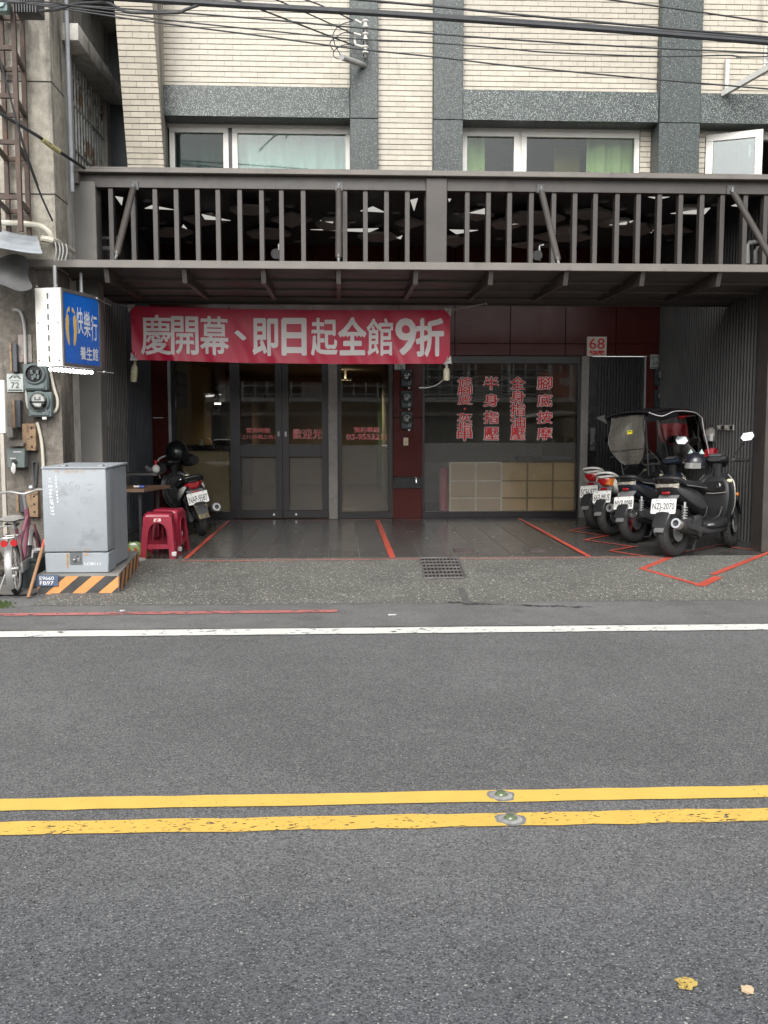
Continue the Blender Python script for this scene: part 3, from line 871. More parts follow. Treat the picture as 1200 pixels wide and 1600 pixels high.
for (tx, ty, bx_, by_) in ((209.5, 289, 181, 403), (529.5, 291, 529, 408), (845, 294, 873, 412), (1143, 296, 1212, 415)):
    p0, p1 = P(tx, ty, BY - .03), P(bx_, by_, YA + .05)
    u = (p1 - p0).normalized()
    b = MB(); b.tube([p0 + u * .07, p1 - u * .06], .030, 12); b.cyl(p0 + u * .05, p0 + u * .075, .02, .03); b.cyl(p1 - u * .06, p1 - u * .035, .03, .018)
    s_ = b.build('strut', PAINT, cn)
    b = MB(); b.tube([p0, p0 + u * .06], .012); b.tube([p1 - u * .05, p1], .012); b.torus(p1, (1, 0, 0), .018, .006, 12, 6); b.torus(p0 + V((0, -.01, 0)), (1, 0, 0), .018, .006, 12, 6); b.build('eye_bolt', STEEL, s_)
    b = MB(); b.box(p0 + V((0, .022, 0)), (.075, .012, .085), bev=.002)
    for sx in (-.026, .026):
        for sz in (-.03, .03): b.cyl(p0 + V((sx, .018, sz)), p0 + V((sx, .008, sz)), .007, n=6)
    b.build('anchor_plate', mat('plate_dull', (0.10, 0.10, 0.10), 0.5, metal=.3, var=.2), s_)

# ------------------------------------------------------------------ arcade ceiling with hung panels and round lights
ZC = 3.62
CEIL = mat('dark_ceiling', (0.05, 0.05, 0.053), 0.6)
ac = MB(); ac.bx(-2.6, 4.5, BY + .13, FY + .1, ZC, ZC + .12); ceil = ac.build('arcade_ceiling', CEIL, kind='structure')
HEXM = mat('grey_ceiling_panel', (0.52, 0.50, 0.48), 0.5, var=0.1)
WTRI = mat('white_ceiling_panel', (0.86, 0.85, 0.80), 0.35, var=0.03)
def cz(px, py, z): return PZ(px, py, z)
hexes = [(455, 345, 40, 14), (420, 367, 45, 10), (520, 352, 34, 12), (320, 345, 45, 12), (270, 365, 40, 9), (590, 372, 40, 9), (745, 338, 34, 10), (790, 352, 30, 10),
         (835, 343, 60, 13), (925, 336, 55, 11), (880, 372, 58, 9), (990, 360, 38, 13), (830, 385, 46, 6), (960, 350, 40, 9), (700, 378, 40, 9), (1050, 360, 44, 10), (1080, 330, 30, 9), (390, 330, 40, 9), (640, 350, 30, 10)]
for i, (px, py, rx, ry) in enumerate(hexes):
    zz = ZC - .05 - .03 * (i % 3)
    pts = []
    n = 6 if i % 3 else 4
    for k in range(n):
        a = 2 * math.pi * (k + .2 * (i % 2)) / n
        pts.append(cz(px + rx * math.cos(a) * .8, py + ry * math.sin(a) * .8, zz))
    b = MB(); b.prism(pts, (0, 0, .03)); b.build('hung_panel', HEXM, ceil)
    c = sum(pts, V()) / n
    b = MB(); b.cyl(c + V((0, 0, .03)), V((c.x, c.y, ZC)), .012, n=6); b.build('panel_stem', CEIL, ceil)
tris = [[(563, 330), (583, 323), (602, 332)], [(485, 359), (575 / 3 + 400, 357), (577, 363)], [(641, 313), (653, 310), (647, 330)], [(702, 359), (747, 360), (713, 366)], [(733, 333), (758, 326), (758, 335)],
        [(180, 307), (192, 309), (190, 321)], [(226, 326), (237, 321), (272, 328)], [(315, 335), (360, 345), (320, 343)], [(1048, 334), (1110, 325), (1101, 335)], [(952, 352), (990, 345), (980, 351)], [(800, 351), (825, 346), (824, 349)], [(1013, 308), (1046, 308), (1028, 312)], [(1143, 322), (1151, 319), (1152, 323)],
        [(284, 355), (292, 358), (286, 351)], [(620, 372), (629, 368), (626, 374)], [(1010, 363), (1021, 360), (1018, 364)], [(700, 311), (705, 311), (702, 316)], [(500, 345), (522, 340), (520, 349)]]
GLOWF = emit('glowing_facet', (1.0, 0.97, 0.90), 0.26)
def ray_plane(px, py, o, n):
    d = ray(px, py); cpos = V((0, 0, CAMZ)); t = (o - cpos).dot(n) / d.dot(n); return cpos + d * t
for i, tr_ in enumerate(tris):                     # facets of the hung panels tipped towards the street, brightened by an added glow
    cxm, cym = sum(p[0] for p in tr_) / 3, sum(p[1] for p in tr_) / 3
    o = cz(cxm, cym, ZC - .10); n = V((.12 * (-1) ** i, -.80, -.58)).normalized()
    b = MB(); b.prism([ray_plane(*p, o, n) for p in tr_], n * -.010); b.build('glow_facet', GLOWF, ceil)
dl = [(453, 323), (416, 312), (549, 347), (619, 333), (593, 354), (548, 361), (630, 362), (715, 334), (753, 320), (710, 386), (775, 351), (780, 374), (518, 333), (520, 372), (465, 378),
      (230, 315), (255, 350), (223, 357), (252, 369), (295, 343), (295, 379), (944, 315), (887, 327), (972, 327), (1016, 337), (1020, 351), (1117, 321), (1115, 350), (813, 338), (1047, 376), (1003, 362), (1088, 363)]
DISC = mat('downlight_trim', (0.30, 0.30, 0.30), 0.4)
for (px, py) in dl:
    p = cz(px, py, ZC - .012)
    b = MB(); b.cyl(p, p + V((0, 0, .012)), .052, n=16); o = b.build('downlight', DISC, ceil)
    b = MB(); b.cyl(p + V((0, 0, -.003)), p + V((0, 0, -.0005)), .034, n=12); b.build('lens', mat('lamp_off', (0.45, 0.45, 0.45), 0.3), o)
p = cz(891, 359, ZC - .12)
fan = thing('ceiling_lamp', 'shallow round dish lamp hung on a short stem from dark ceiling', 'ceiling lamp', p)
b = MB(); b.lathe([(.20, 0), (.19, .02), (.04, .05), (.02, .06)], p, (0, 0, 1), 24); b.build('dish', HEXM, fan)
b = MB(); b.cyl(p + V((0, 0, .05)), V((p.x, p.y, ZC)), .014); b.build('stem', HEXM, fan)
b = MB(); b.sphere(p + V((0, 0, -.01)), .045, 12, 6); b.build('bulb', mat('lamp_off', (0, 0, 0)), fan)
for (px, py, lb) in ((843, 400, 'small pipe mounted spot lamp standing behind the slanting strut at right'), (436, 398, 'small pipe mounted spot lamp behind the bar screen at left')):
    p = P(px, py, 9.75)
    t = thing('spot_lamp', lb, 'spot lamp', p)
    b = MB(); b.tube([p + V((0, 0, -.05)), p + V((0, 0, .1)), p + V((.04, 0, .11))], .012); b.build('arm', STEEL, t)
    b = MB(); b.cyl(p + V((-.03, -.05, 0.0)), p + V((.0, .05, .02)), .05, .03); b.build('head', mat('lamp_grey', (0.07, 0.07, 0.07), 0.5), t)
t = thing('drain_pipe', 'grey bent drain pipes behind the bars at the right end', 'pipe', P(1170, 400, 9.8))
for (a, c_, h) in ((1168, 1184, 379), (1181, 1194, 388)):
    b = MB(); q0, q1, q2 = P(a, 412, 9.8), P(a, h, 9.8), P(c_, h - 1, 9.8); b.tube([q0, q1 + V((0, 0, -.03)), q1 + V((.02, 0, 0)), q2], .025, 10); b.build('pipe', mat('grey_pvc', (0.34, 0.34, 0.33), 0.5), t)
t = thing('drain_pipe', 'grey horizontal drain pipes behind the bars beside the left post', 'pipe', P(165, 385, 9.8))
for h in (371, 385, 388):
    b = MB(); b.tube([P(140, h, 9.9), P(190, h + 1.5, 9.9)], .018 if h != 385 else .008, 10); b.build('pipe', MATS['grey_pvc'], t)

# ------------------------------------------------------------------ corrugated partitions at both ends of the arcade
XLW, XRW = -2.50, 4.28
def corrugated(name, label, X, y0, y1, z0, z1, m, sgn, cat='partition', pitch=.078, dep=.022):
    b = MB(); ys = []; y = y0; k = 0
    while y < y1:
        ys += [(y, 0), (y + pitch * .38, 0), (y + pitch * .5, dep), (y + pitch * .88, dep)]; y += pitch
    rows = [[b.bm.verts.new((X + sgn * d, yy, z)) for z in (z0, z1)] + [b.bm.verts.new((X + sgn * d - sgn * .03, yy, z)) for z in (z1, z0)] for yy, d in ys]
    for r0, r1 in zip(rows[:-1], rows[1:]):
        for i in range(4):
            j = (i + 1) % 4; b.bm.faces.new((r0[i], r0[j], r1[j], r1[i]))
    t = thing(name, label, cat, (X, (y0 + y1) / 2, z0))
    b.build('corrugated_sheet', m, t, ang=25)
    b = MB(); b.bx(X - .035, X + .035, y0, y1, z0 - .005, z0 + .05); b.build('base_rail', mat('rail_grey', (0.12, 0.12, 0.12), 0.6), t)
    return t
pl_ = corrugated('metal_partition', 'dark blue grey corrugated partition closing the left end of arcade', XLW, BY + .2, FY + .0, TZ, ZC, CORRL, 1)
pr_ = corrugated('metal_partition', 'grey corrugated partition behind the parked scooters at right', XRW, BY + .19, FY + .0, TZ, ZC, CORRR, -1)
b = MB(); q = PX(168, 653, XLW + .03); b.bx(XLW + .022, XLW + .045, q.y - .02, q.y + .02, q.z - .08, q.z + .08, bev=.004); b.build('pull_handle', STEEL, pl_)
b = MB(); b.bx(4.19, 4.30, 9.34, 9.58, TZ, zbb)  # flat edge trim of the right partition
b.build('edge_trim', CORRR, pr_)

# ------------------------------------------------------------------ dark red shop front
zf0 = P(760, 556, FY).z
def fx(px, py=650): return P(px, py, FY).x
def fz(py, px=640): return P(px, py, FY).z
sf = thing('glazed_shopfront', 'dark red panelled shop front with glazed doors and wide window', 'shop front', (0.9, FY, TZ))
xs = [XLW, -1.45, -.35, .78, 1.52, 2.26, 3.0, fx(962, 520), XRW]
zrow = [zf0, fz(537, 800), ZC]
for i in range(len(xs) - 1):
    for (z0, z1) in zip(zrow[:-1], zrow[1:]):
        b = MB(); b.bx(xs[i] + .004, xs[i + 1] - .004, FY - .02, FY + .06, z0 + .003, z1 - .003, bev=.003); b.build('fascia_panel', RED, sf)
b = MB(); b.bx(XLW, XRW, FY + .03, FY + .2, zf0 + .02, ZC); b.build('fascia_core', BLACKP, sf)
def pier(pa, pb_, z1=None, seg=(745, 763)):
    x0, x1 = fx(pa), fx(pb_); z1 = z1 or zf0
    za, zb_ = fz(seg[1]), fz(seg[0])
    for (m, z0, zz, o) in ((RED, TZ, za, 0), (BLACKP, za, zb_, -.002), (RED, zb_, fz(653), 0), (RED, fz(653) + .004, z1, 0)):
        b = MB(); b.bx(x0 + .002, x1 - .002, FY - .03 + o, FY + .2, z0 + .001, zz - .001, bev=.003); b.build('pier_panel', m, sf)
pier(237, 268); pier(614, 660); pier(1007, 1034)
# stone columns
for a, c in ((513, 527.5), (905, 917)):
    b = MB(); b.bx(fx(a), fx(c), FY - .08, FY + .1, TZ, zf0 - .002, bev=.005); b.build('stone_column', GREYSTONE, sf)
b = MB(); b.bx(fx(264), fx(268.5), FY - .05, FY + .05, TZ + .7, zf0 - .002); b.build('steel_trim', STEEL, sf)
zt = zf0 - .003
GY = FY + .06
FROST = film('frosted_film', (0.19, 0.185, 0.17), 0.62, 0.35, 0.03)
def pane(x0, x1, z0, z1, parent, m=SHOPG, Y=GY):
    b = MB(); b.bx(x0, x1, Y, Y + .006, z0, z1); return b.build('pane', m, parent)
def frost(x0, x1, z0, z1, parent, Y=GY - .004):
    b = MB(); b.bx(x0, x1, Y, Y + .002, z0, z1); return b.build('frosted_film', FROST, parent)
def framed(name, pa, pc, z0, z1, fw, label=None, fb=None, ft=None, Y0=FY - .02, dp=.10):
    x0, x1 = fx(pa), fx(pc); fb = fb or fw; ft = ft or fw
    b = MB(); b.bx(x0, x1, Y0, Y0 + dp, z1 - ft, z1, bev=.003); b.bx(x0, x1, Y0, Y0 + dp, z0, z0 + fb, bev=.003)
    b.bx(x0, x0 + fw, Y0 + .001, Y0 + dp - .001, z0 + fb, z1 - ft); b.bx(x1 - fw, x1, Y0 + .001, Y0 + dp - .001, z0 + fb, z1 - ft)
    return b.build(name, DFRAME, sf, label=label), x0 + fw, x1 - fw, z0 + fb, z1 - ft
# left fixed light
o, x0, x1, z0, z1 = framed('fixed_window', 269, 365, TZ, zt, .045, fb=.10)
pane(x0, x1, z0, z1, o)
# double doors
zm0, zm1 = fz(714, 440), fz(695, 440)
doors = []
for a, c in ((365, 440.5), (441, 513)):
    o, x0, x1, z0, z1 = framed('glass_door', a, c, TZ + .012, zt - .02, .085 if a == 365 else .085, fb=.10, ft=.09)
    pane(x0, x1, zm1, z1, o); pane(x0, x1, z0, zm0, o); frost(x0, x1, z0, zm0, o)
    b = MB(); b.bx(x0, x1, FY - .018, FY + .075, zm0, zm1, bev=.003); b.build('mid_rail', DFRAME, o)
    hxx = x1 + .04 if a == 365 else x0 - .04
    b = MB(); b.bx(hxx - .014, hxx + .014, FY - .03, FY - .021, fz(682), fz(674), bev=.002); b.build('keyhole_plate', STEEL, o)
    b = MB(); b.cyl((x1 - .03 if a == 365 else x0 + .09, FY - .03, TZ + .06), (x1 - .03 if a == 365 else x0 + .09, FY - .021, TZ + .06), .014); b.build('floor_bolt', CHROME, o)
    doors.append((o, x0, x1))
b = MB(); b.bx(fx(365), fx(513), FY + .0, FY + .09, zt - .02, zt); b.build('door_head', DFRAME, sf)
# fixed light right of the doors
o3, x0, x1, z0, z1 = framed('fixed_window', 527.5, 613, TZ, zt, .05, fb=.09)
pane(x0, x1, z0, z1, o3); frost(x0, x1, z0, fz(696, 570), o3)
b = MB(); b.bx(x1 - .09, x1 - .02, GY - .012, GY - .006, fz(697), fz(695)); b.build('sticker', WHITEP, o3)
# wide shop window
o4, x0, x1, z0, z1 = framed('shop_window', 660, 905, TZ, zt, .028, fb=.085, ft=.10)
pane(x0, x1, z0, z1, o4); frost(x0, x1, fz(722, 780) + .003, fz(692, 780), o4)
FROST2 = film('clear_film', (0.17, 0.165, 0.15), 0.95, 0.3, 0.02)
b = MB(); b.bx(x0, x1, GY - .004, GY - .002, z0, fz(722, 780)); b.build('clear_film', FROST2, o4)
# slatted side door with a lock
sd_ = thing('slat_door', 'black vertical slat door under the red number 68 sign', 'door', (fx(962), FY, TZ))
x0, x1 = fx(917), fx(1007)
b = MB(); b.bx(x0, x1, FY + .06, FY + .10, TZ, zt); b.build('door_leaf', BLACKP, sd_)
n = 15; sw_ = (x1 - x0 - .17) / n
for k in range(n):
    xx = x0 + .16 + k * sw_
    b = MB(); b.bx(xx, xx + sw_ * .55, FY + .03, FY + .06, TZ + .02, zt - .02, bev=.004); b.build('slat', mat('black_slat', (0.028, 0.028, 0.030), 0.35), sd_)
b = MB(); b.bx(fx(924), fx(932), FY + .03, FY + .06, fz(704, 928), fz(668, 928), bev=.004); lk = b.build('lock', mat('lock_grey', (0.16, 0.16, 0.16), 0.3, metal=.7), sd_)
b = MB(); b.box((fx(931), FY + .0, fz(695, 930)), (.12, .02, .02), bev=.006); b.cyl((fx(926), FY + .03, fz(695, 930)), (fx(926), FY, fz(695, 930)), .012); b.build('lever', CHROME, lk)
b = MB(); b.bx(fx(1004.5), fx(1007.5), FY - .02, FY + .1, TZ, zt); b.build('steel_trim', STEEL, sd_)

# ------------------------------------------------------------------ inside of the shop
IW = mat('ochre_interior_wall', (0.40, 0.32, 0.19), 0.8, var=0.08)
ICL = mat('interior_ceiling', (0.22, 0.18, 0.15), 0.8)
IFL = mat('interior_floor', (0.12, 0.10, 0.085), 0.5)
zi = zt + .03
it = thing('shop_interior', 'dim ochre painted room behind the shop glass', 'room', (0.9, 16, TZ))
yb = 20.0
b = MB(); b.bx(XLW - .3, 3.5, GY + .02, yb, TZ - .1, TZ - .01); b.build('inner_floor', IFL, it)
b = MB(); b.bx(XLW - .3, 3.5, GY + .06, yb, zi, zi + .1); b.build('inner_ceiling', ICL, it)
b = MB(); b.bx(XLW - .3, 3.5, yb, yb + .1, TZ - .1, zi + .1); b.build('back_wall', IW, it)
b = MB(); b.bx(-2.36, -2.26, GY + .05, yb, TZ - .1, zi + .1); b.build('side_wall', IW, it)
b = MB(); b.bx(fx(905) + .05, fx(905) + .15, GY + .05, yb, TZ - .1, zi + .1); b.build('side_wall', IW, it)
b = MB(); b.bx(fx(618), fx(654), GY + .15, yb - 3, TZ, zi); b.build('dividing_wall', mat('grey_green_wall', (0.16, 0.17, 0.13), 0.8), it)
b = MB(); b.bx(fx(660), fx(905), 15.2, 15.3, TZ, zi); b.build('rear_screen', mat('grey_screen', (0.34, 0.35, 0.32), 0.8), it)
b = MB(); b.bx(-1.5, 1.0, yb - .35, yb - .02, 1.55, 1.70); b.build('wall_shelf', mat('shelf_cream', (0.5, 0.46, 0.38), 0.7), it)
b = MB(); b.bx(-2.0, -1.55, 17.0, 19.5, TZ, 1.95); b.build('cupboard', mat('cupboard_brown', (0.15, 0.11, 0.08), 0.5), it)
p = P(590, 640, 18.5); b = MB(); b.bx(p.x, p.x + .3, 18.4, 18.9, TZ, 1.95); b.build('green_column', mat('green_wall', (0.08, 0.16, 0.08), 0.8), it)
# counter with a black top behind the left glass
ct = thing('counter', 'low cream reception counter with black top behind left glass', 'counter', (-1.9, 13.5, TZ))
b = MB(); b.bx(fx(275), fx(350), 13.35, 13.9, TZ, .93); b.build('counter_front', mat('counter_cream', (0.50, 0.42, 0.26), 0.5, var=0.05), ct)
b = MB(); b.bx(fx(272), fx(354), 13.30, 14.0, .93, 1.00, bev=.004); b.build('counter_top', BLACKP, ct)
p = P(322, 700, 13.5)
bt = thing('pump_bottle', 'small cream bottle on the black counter top behind glass', 'bottle', (p.x - .06, 13.5, 1.0))
b = MB(); b.lathe([(.03, 0), (.034, .01), (.034, .06), (.012, .08), (.012, .10)], (p.x - .06, 13.5, 1.0), (0, 0, 1)); b.build('body', WHITEP, bt)
# notice board and small poster
p0, p1 = PX(275, 577, XLW - .19), PX(297, 577, XLW - .19)
nbd = thing('notice_board', 'dark framed notice board with small slips on ochre wall', 'notice board', (XLW - .19, 13.9, 1.6))
b = MB(); b.bx(-2.2595, -2.235, 13.02, 14.2, 1.52, 2.02); b.build('board', mat('board_navy', (0.035, 0.03, 0.045), 0.6), nbd)
b = MB()
for i in range(5):
    for j in range(3): b.bx(-2.234, -2.231, 13.08 + i * .21, 13.08 + i * .21 + .15, 1.57 + j * .145, 1.57 + j * .145 + .10)
b.build('slips', mat('slip_grey', (0.16, 0.15, 0.18), 0.8), nbd)
tv = thing('mirror_panel', 'pale tall panel with a dark screen seen through left glass', 'panel', P(343, 640, 14.6))
b = MB(); p = P(335, 570, 14.6); q = P(352, 628, 14.6); b.bx(p.x, q.x, 14.6, 14.64, q.z, p.z); b.build('board', mat('panel_grey', (0.34, 0.33, 0.33), 0.5), tv)
b = MB(); p = P(335.5, 611, 14.55); q = P(343, 648, 14.55); b.bx(p.x, q.x, 14.55, 14.59, q.z, p.z); b.build('screen', BLACKP, tv)
b = MB(); p = P(335, 629.5, 14.53); q = P(345, 632, 14.53); b.bx(p.x, q.x, 14.53, 14.545, q.z, p.z); b.build('glint_strip', emit('glint_glow', (1, .95, .85), 2.5), tv)  # glint on the panel put in as a glowing strip
# lit ceiling downlight
p = PZ(539.5, 592.5, 2.06)
cl = thing('ceiling_light', 'small lit warm round ceiling light inside the shop', 'ceiling light', p)
b = MB(); b.cyl(p + V((0, 0, -.006)), p + V((0, 0, .0)), .085, n=20); b.build('lens', emit('warm_lamp', (1, .84, .52), 5.0), cl)
b = MB(); b.torus(p + V((0, 0, -.004)), (0, 0, 1), .11, .014, 24, 6); b.build('trim', WHITEP, cl)
b = MB(); b.cyl(p, V((p.x, p.y, zi)), .02); b.build('stem', WHITEP, cl)
al = bpy.data.lights.new('downlight', 'SPOT'); al.energy = 65; al.color = (1, .80, .52); al.spot_size = R(160); al.spot_blend = .6; al.shadow_soft_size = .1
ao = link(bpy.data.objects.new('downlight', al)); ao.location = (p.x, p.y, p.z - .03); WM[ao] = Matrix()
# cube shelf with beige backs, standing against the window
sh = thing('cube_shelf', 'low white framed cube shelf with beige back panels inside window', 'shelf', (fx(803), GY + .3, TZ))
ex = [fx(v) for v in (705, 746, 786.5, 827.5, 868, 903)]
zr = [fz(v, 800) for v in (800, 779, 752, 723)]
BEI = mat('beige_board', (0.74, 0.57, 0.33), 0.7, var=0.06, rand=.06)
BEI2 = mat('pale_beige_board', (0.62, 0.51, 0.38), 0.7, var=0.06, rand=.05)
y0 = GY + .03
for i in range(5):
    for j in range(3):
        b = MB(); b.bx(ex[i] + .012, ex[i + 1] - .012, y0 + .008, y0 + .02, zr[j] + .010, zr[j + 1] - .010); b.build('back_panel', BEI2 if i < 2 else BEI, sh)
FRC, FRT = mat('shelf_cream_frame', (0.90, 0.84, 0.70), 0.5), mat('shelf_tan_frame', (0.36, 0.27, 0.15), 0.6)
for i in range(6):
    b = MB(); b.bx(ex[i] - .012, ex[i] + .012, y0, y0 + .3, zr[0], zr[3], bev=.002); b.build('upright', FRC if i < 3 else FRT, sh)
    if i < 5:
        for j in range(4):
            b = MB(); b.bx(ex[i] + .0125, ex[i + 1] - .0125, y0 + .001, y0 + .3, zr[j] - .009, zr[j] + .009); b.build('board', FRC if i < 2 else FRT, sh)
b = MB(); b.cyl((fx(696), y0 + .10, TZ), (fx(696), y0 + .10, fz(732, 696)), .056, n=20); b.build('foam_roll', mat('pink_foam', (0.50, 0.17, 0.22), 0.7, var=0.08), label='upright pink foam roll beside the cube shelf', cat='foam roll')
b = MB(); b.bx(fx(813), fx(853), y0 + .06, y0 + .26, zr[3] + .011, fz(713.5, 830), bev=.012); b.build('storage_box', mat('dark_box', (0.06, 0.065, 0.06), 0.6), label='flat dark box on top of the cube shelf', cat='box')
tb = MB(); cxx = (fx(853) + fx(902)) / 2; hw = (fx(902) - fx(853)) / 2; zt0 = zr[3] + .04
secs = []
for k in range(25):
    u = -1 + 2 * k / 24; xx = cxx + hw * u; rr = .036 * (1 - .5 * abs(u) ** 6) ; ro = k * .55
    secs.append([V((xx, y0 + .13 + (rr * 2.2 + .008 * math.sin(6 * a_ + ro)) * math.cos(a_), zt0 + (rr + .007 * math.sin(5 * a_ + ro)) * math.sin(a_))) for a_ in [2 * math.pi * q_ / 18 for q_ in range(18)]])
tb.loft(secs); tb.build('folded_towel', mat('towel_grey', (0.48, 0.48, 0.47), 0.95, var=0.1, vs=20, bmp=.4, bs=150), label='rumpled pale grey towel lying on top of the cube shelf', cat='towel')
# venetian slats behind the top of the wide window
vb = thing('window_blind', 'dark slatted blind behind the top of the wide window', 'blind', (fx(760), GY + .35, 1.9))
for k in range(12):
    z = fz(572, 780) - .04 - k * .042
    if z < fz(630, 780): break
    b = MB(); b.box(((fx(664) + fx(870)) / 2, GY + .35, z), (fx(870) - fx(664), .03, .004), Euler((R(40), 0, 0))); b.build('slat', mat('blind_grey', (0.16, 0.17, 0.16), 0.5), vb)

# ------------------------------------------------------------------ lettering on the glass
def glass_text(body, px, py, wpx, hpx, parent, Y=GY - .008, bold=.018, outline=.030, fill=RTXT, edge=WTXT):
    c = P(px, py, Y); k = Y / FPX
    ax = ((1, 0, 0), (0, 0, 1))
    text(body, 'lettering', edge, c + V((0, .0016, 0)), *ax, wpx * k, hpx * k, parent, .001, bold + outline)
    text(body, 'lettering', fill, c, *ax, wpx * k, hpx * k, parent, .0012, bold)
for body, cx_, ys in (('腳底按摩', 851, (598.5, 625.5, 652, 677.5)), ('半身指壓', 767.5, (598.5, 625.5, 652, 677.5)), ('全身指油壓', 809, (598.5, 619.5, 639.5, 659, 677.5)),
                      ('修腳皮', 726.5, (596.5, 610.3, 625)), ('灰指甲', 726, (652.5, 667, 681.5))):
    for ch, yy in zip(body, ys):
        hh = 19 if len(ys) == 4 else (18.5 if len(ys) == 5 else 14)
        glass_text(ch, cx_, yy, 23 if len(ys) != 3 else 22.5, hh, o4)
b = MB(); q = P(726.5, 638.5, GY - .008); b.cyl(q, q + V((0, -.001, 0)), .016, n=14); b.build('lettering_dot', RTXT, o4)
d1, d2 = doors[0][0], doors[1][0]
glass_text('營業時間', 403, 672.5, 36, 7.5, d1, bold=.004, outline=.014)
glass_text('早上11:30-晚上10:30', 402.5, 682.5, 63, 7, d1, bold=.004, outline=.014)
for ch, x_ in zip('歡迎光臨', (464.5, 480, 496, 510)): glass_text(ch, x_, 678, 13.5, 15, d2, bold=.004, outline=.014)
glass_text('預約專線', 573, 671.5, 40, 8.5, o3, bold=.004, outline=.014)
glass_text('03-9553211', 573, 682.5, 62, 8.5, o3, bold=.004, outline=.014)
# ------------------------------------------------------------------ opening banner
YBN = 10.38
bn = thing('banner', 'long red cloth banner with white opening discount lettering under canopy', 'banner', P(455, 565, YBN))
def wave(q):
    x, z = q.x, q.z
    tl_ = P(203, 478, YBN); f = max(0, min(1, (tl_.z - z) / .6))
    return V((x, q.y + .014 * math.sin(x * 5.1 + .6) * (.3 + f) + .009 * math.sin(x * 13 + z * 7 + math.sin(x * 3)) * (.25 + f) + .0045 * math.sin(x * 29 + z * 12) * (.4 + f), z - .020 * math.sin(math.pi * (x - tl_.x) / 3.47) * 1.0))
c00, c10, c11, c01 = P(206.5, 562, YBN), P(703, 568, YBN), P(703, 484, YBN), P(203, 478, YBN)
b = MB()
b.grid(lambda u, v: wave((c00 * (1 - u) + c10 * u) * (1 - v) + (c01 * (1 - u) + c11 * u) * v), 220, 24)
b.solid(0.002)
b.build('cloth', mat('banner_red', (0.60, 0.016, 0.065), 0.36, var=0.05, vs=2), bn)
BTX = mat('banner_white', (0.92, 0.87, 0.87), 0.5, var=.03)
for ch, a, c, t_, bo in (('慶', 221, 267, 493, 552), ('開', 269, 309, 495, 551), ('幕', 314, 356, 494, 551), ('、', 368, 383, 515, 528), ('即', 396, 433, 497, 551), ('日', 442, 477, 497, 550),
                   ('起', 487, 526, 496, 551), ('全', 530, 571, 495, 550), ('館', 574, 613, 497, 552), ('9', 619, 649, 498, 552), ('折', 651, 692, 499, 554)):
    cc = P((a + c) / 2, (t_ + bo) / 2, YBN); k = YBN / FPX
    text(ch, 'lettering', BTX, cc + V((0, -.006, 0)), (1, 0, 0), (0, 0, 1), (c - a) * k, (bo - t_) * k, bn, .0015, {'慶': .013, '開': .018, '幕': .018, '起': .022, '館': .017, '9': .022, '日': .036, '即': .028, '全': .032, '折': .034}.get(ch, .03), fn=wave)
for (px, py, sx, sz) in ((205, 481, 1, -1), (209, 558, 1, 1), (700, 487, -1, -1), (700, 563, -1, 1)):
    p = P(px, py, YBN - .02); m = MB()
    m.prism([p + V((-.04 * sx, 0, .035 * sz * -1)), p + V((.045 * sx, 0, -.035 * sz)), p + V((-.03 * sx, 0, .05 * sz))], (0, .008, 0)); o = m.build('corner_clip', WHITEP, bn)
    m = MB(); m.cyl(p + V((0, -.003, 0)), p + V((0, .0, 0)), .007, n=10); m.build('rivet', KTXT, o)
CORD = mat('pale_cord', (0.6, 0.58, 0.54), 0.8)
for pts, lb in (([(163, 470, 10.35), (204, 480, YBN - .03)], 'thin pale cord tying the banner left top corner to the canopy'), ([(703, 485, YBN - .03), (760, 474, 10.40)], 'thin pale cord tying the banner right top corner to the canopy')):
    m = MB(); m.tube([P(*q) for q in pts], .005, 6); q = P(*(pts[0] if pts[0][0] == 163 else pts[1])); m.cyl(q + V((0, 0, -.02)), q + V((0, 0, .03)), .007, n=6); m.build('tie_rope', CORD, label=lb, cat='cord')
m = MB(); m.tube([P(163, 470, 10.35), P(164, 490, 10.35), P(165, 510, 10.35)], .004, 6); m.build('cord_end', CORD, label='loose white cord end hanging left of the red banner', cat='cord')
# bottles hung from the lower corners as weights
def weight_bottle(px, py0, py1, lab, liquid, lb, cap, tilt, bag=False):
    p1, p0 = P(px, py0, YBN - .03), P(px - tilt, py1, YBN - .03)
    t = thing('weight_bottle', lb, 'bottle', p0)
    ax = (p1 - p0); L = ax.length; ax.normalize()
    m = MB(); m.lathe([(.001, 0), (.030, .003), (.034, .012), (.034, L * .62), (.028, L * .72), (.013, L * .80), (.013, L * .84)], p0, ax, 18); m.build('body', liquid, t)
    m = MB(); m.lathe([(.0345, L * .15), (.0352, L * .16), (.0352, L * .55), (.0345, L * .56)], p0, ax, 18, caps=False); m.build('paper_label', lab, t)
    m = MB(); m.lathe([(.017, L * .84), (.017, L * .93), (.012, L * .94)], p0, ax, 12); m.build('cap', cap, t)
    m = MB(); m.tube([p0 + ax * L * .9, P(px, py0 - 6, YBN - .03), P(px + 1, py0 - 12, YBN - .03)], .004, 6); m.build('tie_cord', CORD, t)
    return t, p0, ax, L
weight_bottle(211, 563, 597, mat('label_green', (0.50, 0.48, 0.30), 0.6, var=.5, vs=60), mat('tea_bottle', (0.52, 0.50, 0.36), 0.25, var=.15), 'patterned drink bottle hung from the banner left corner', mat('cap_tan', (0.4, 0.28, 0.16), 0.5), 2.5)
t, p0, ax, L = weight_bottle(698, 569, 595, mat('label_cream', (0.62, 0.58, 0.44), 0.6), mat('cream_bottle', (0.60, 0.55, 0.40), 0.3), 'cream pump bottle hung from the banner right corner', WHITEP, .5)
m = MB(); q = p0 + ax * L * .97; m.box(q + V((-.012, 0, .008)), (.045, .014, .012), bev=.003); m.build('pump_head', WHITEP, t)
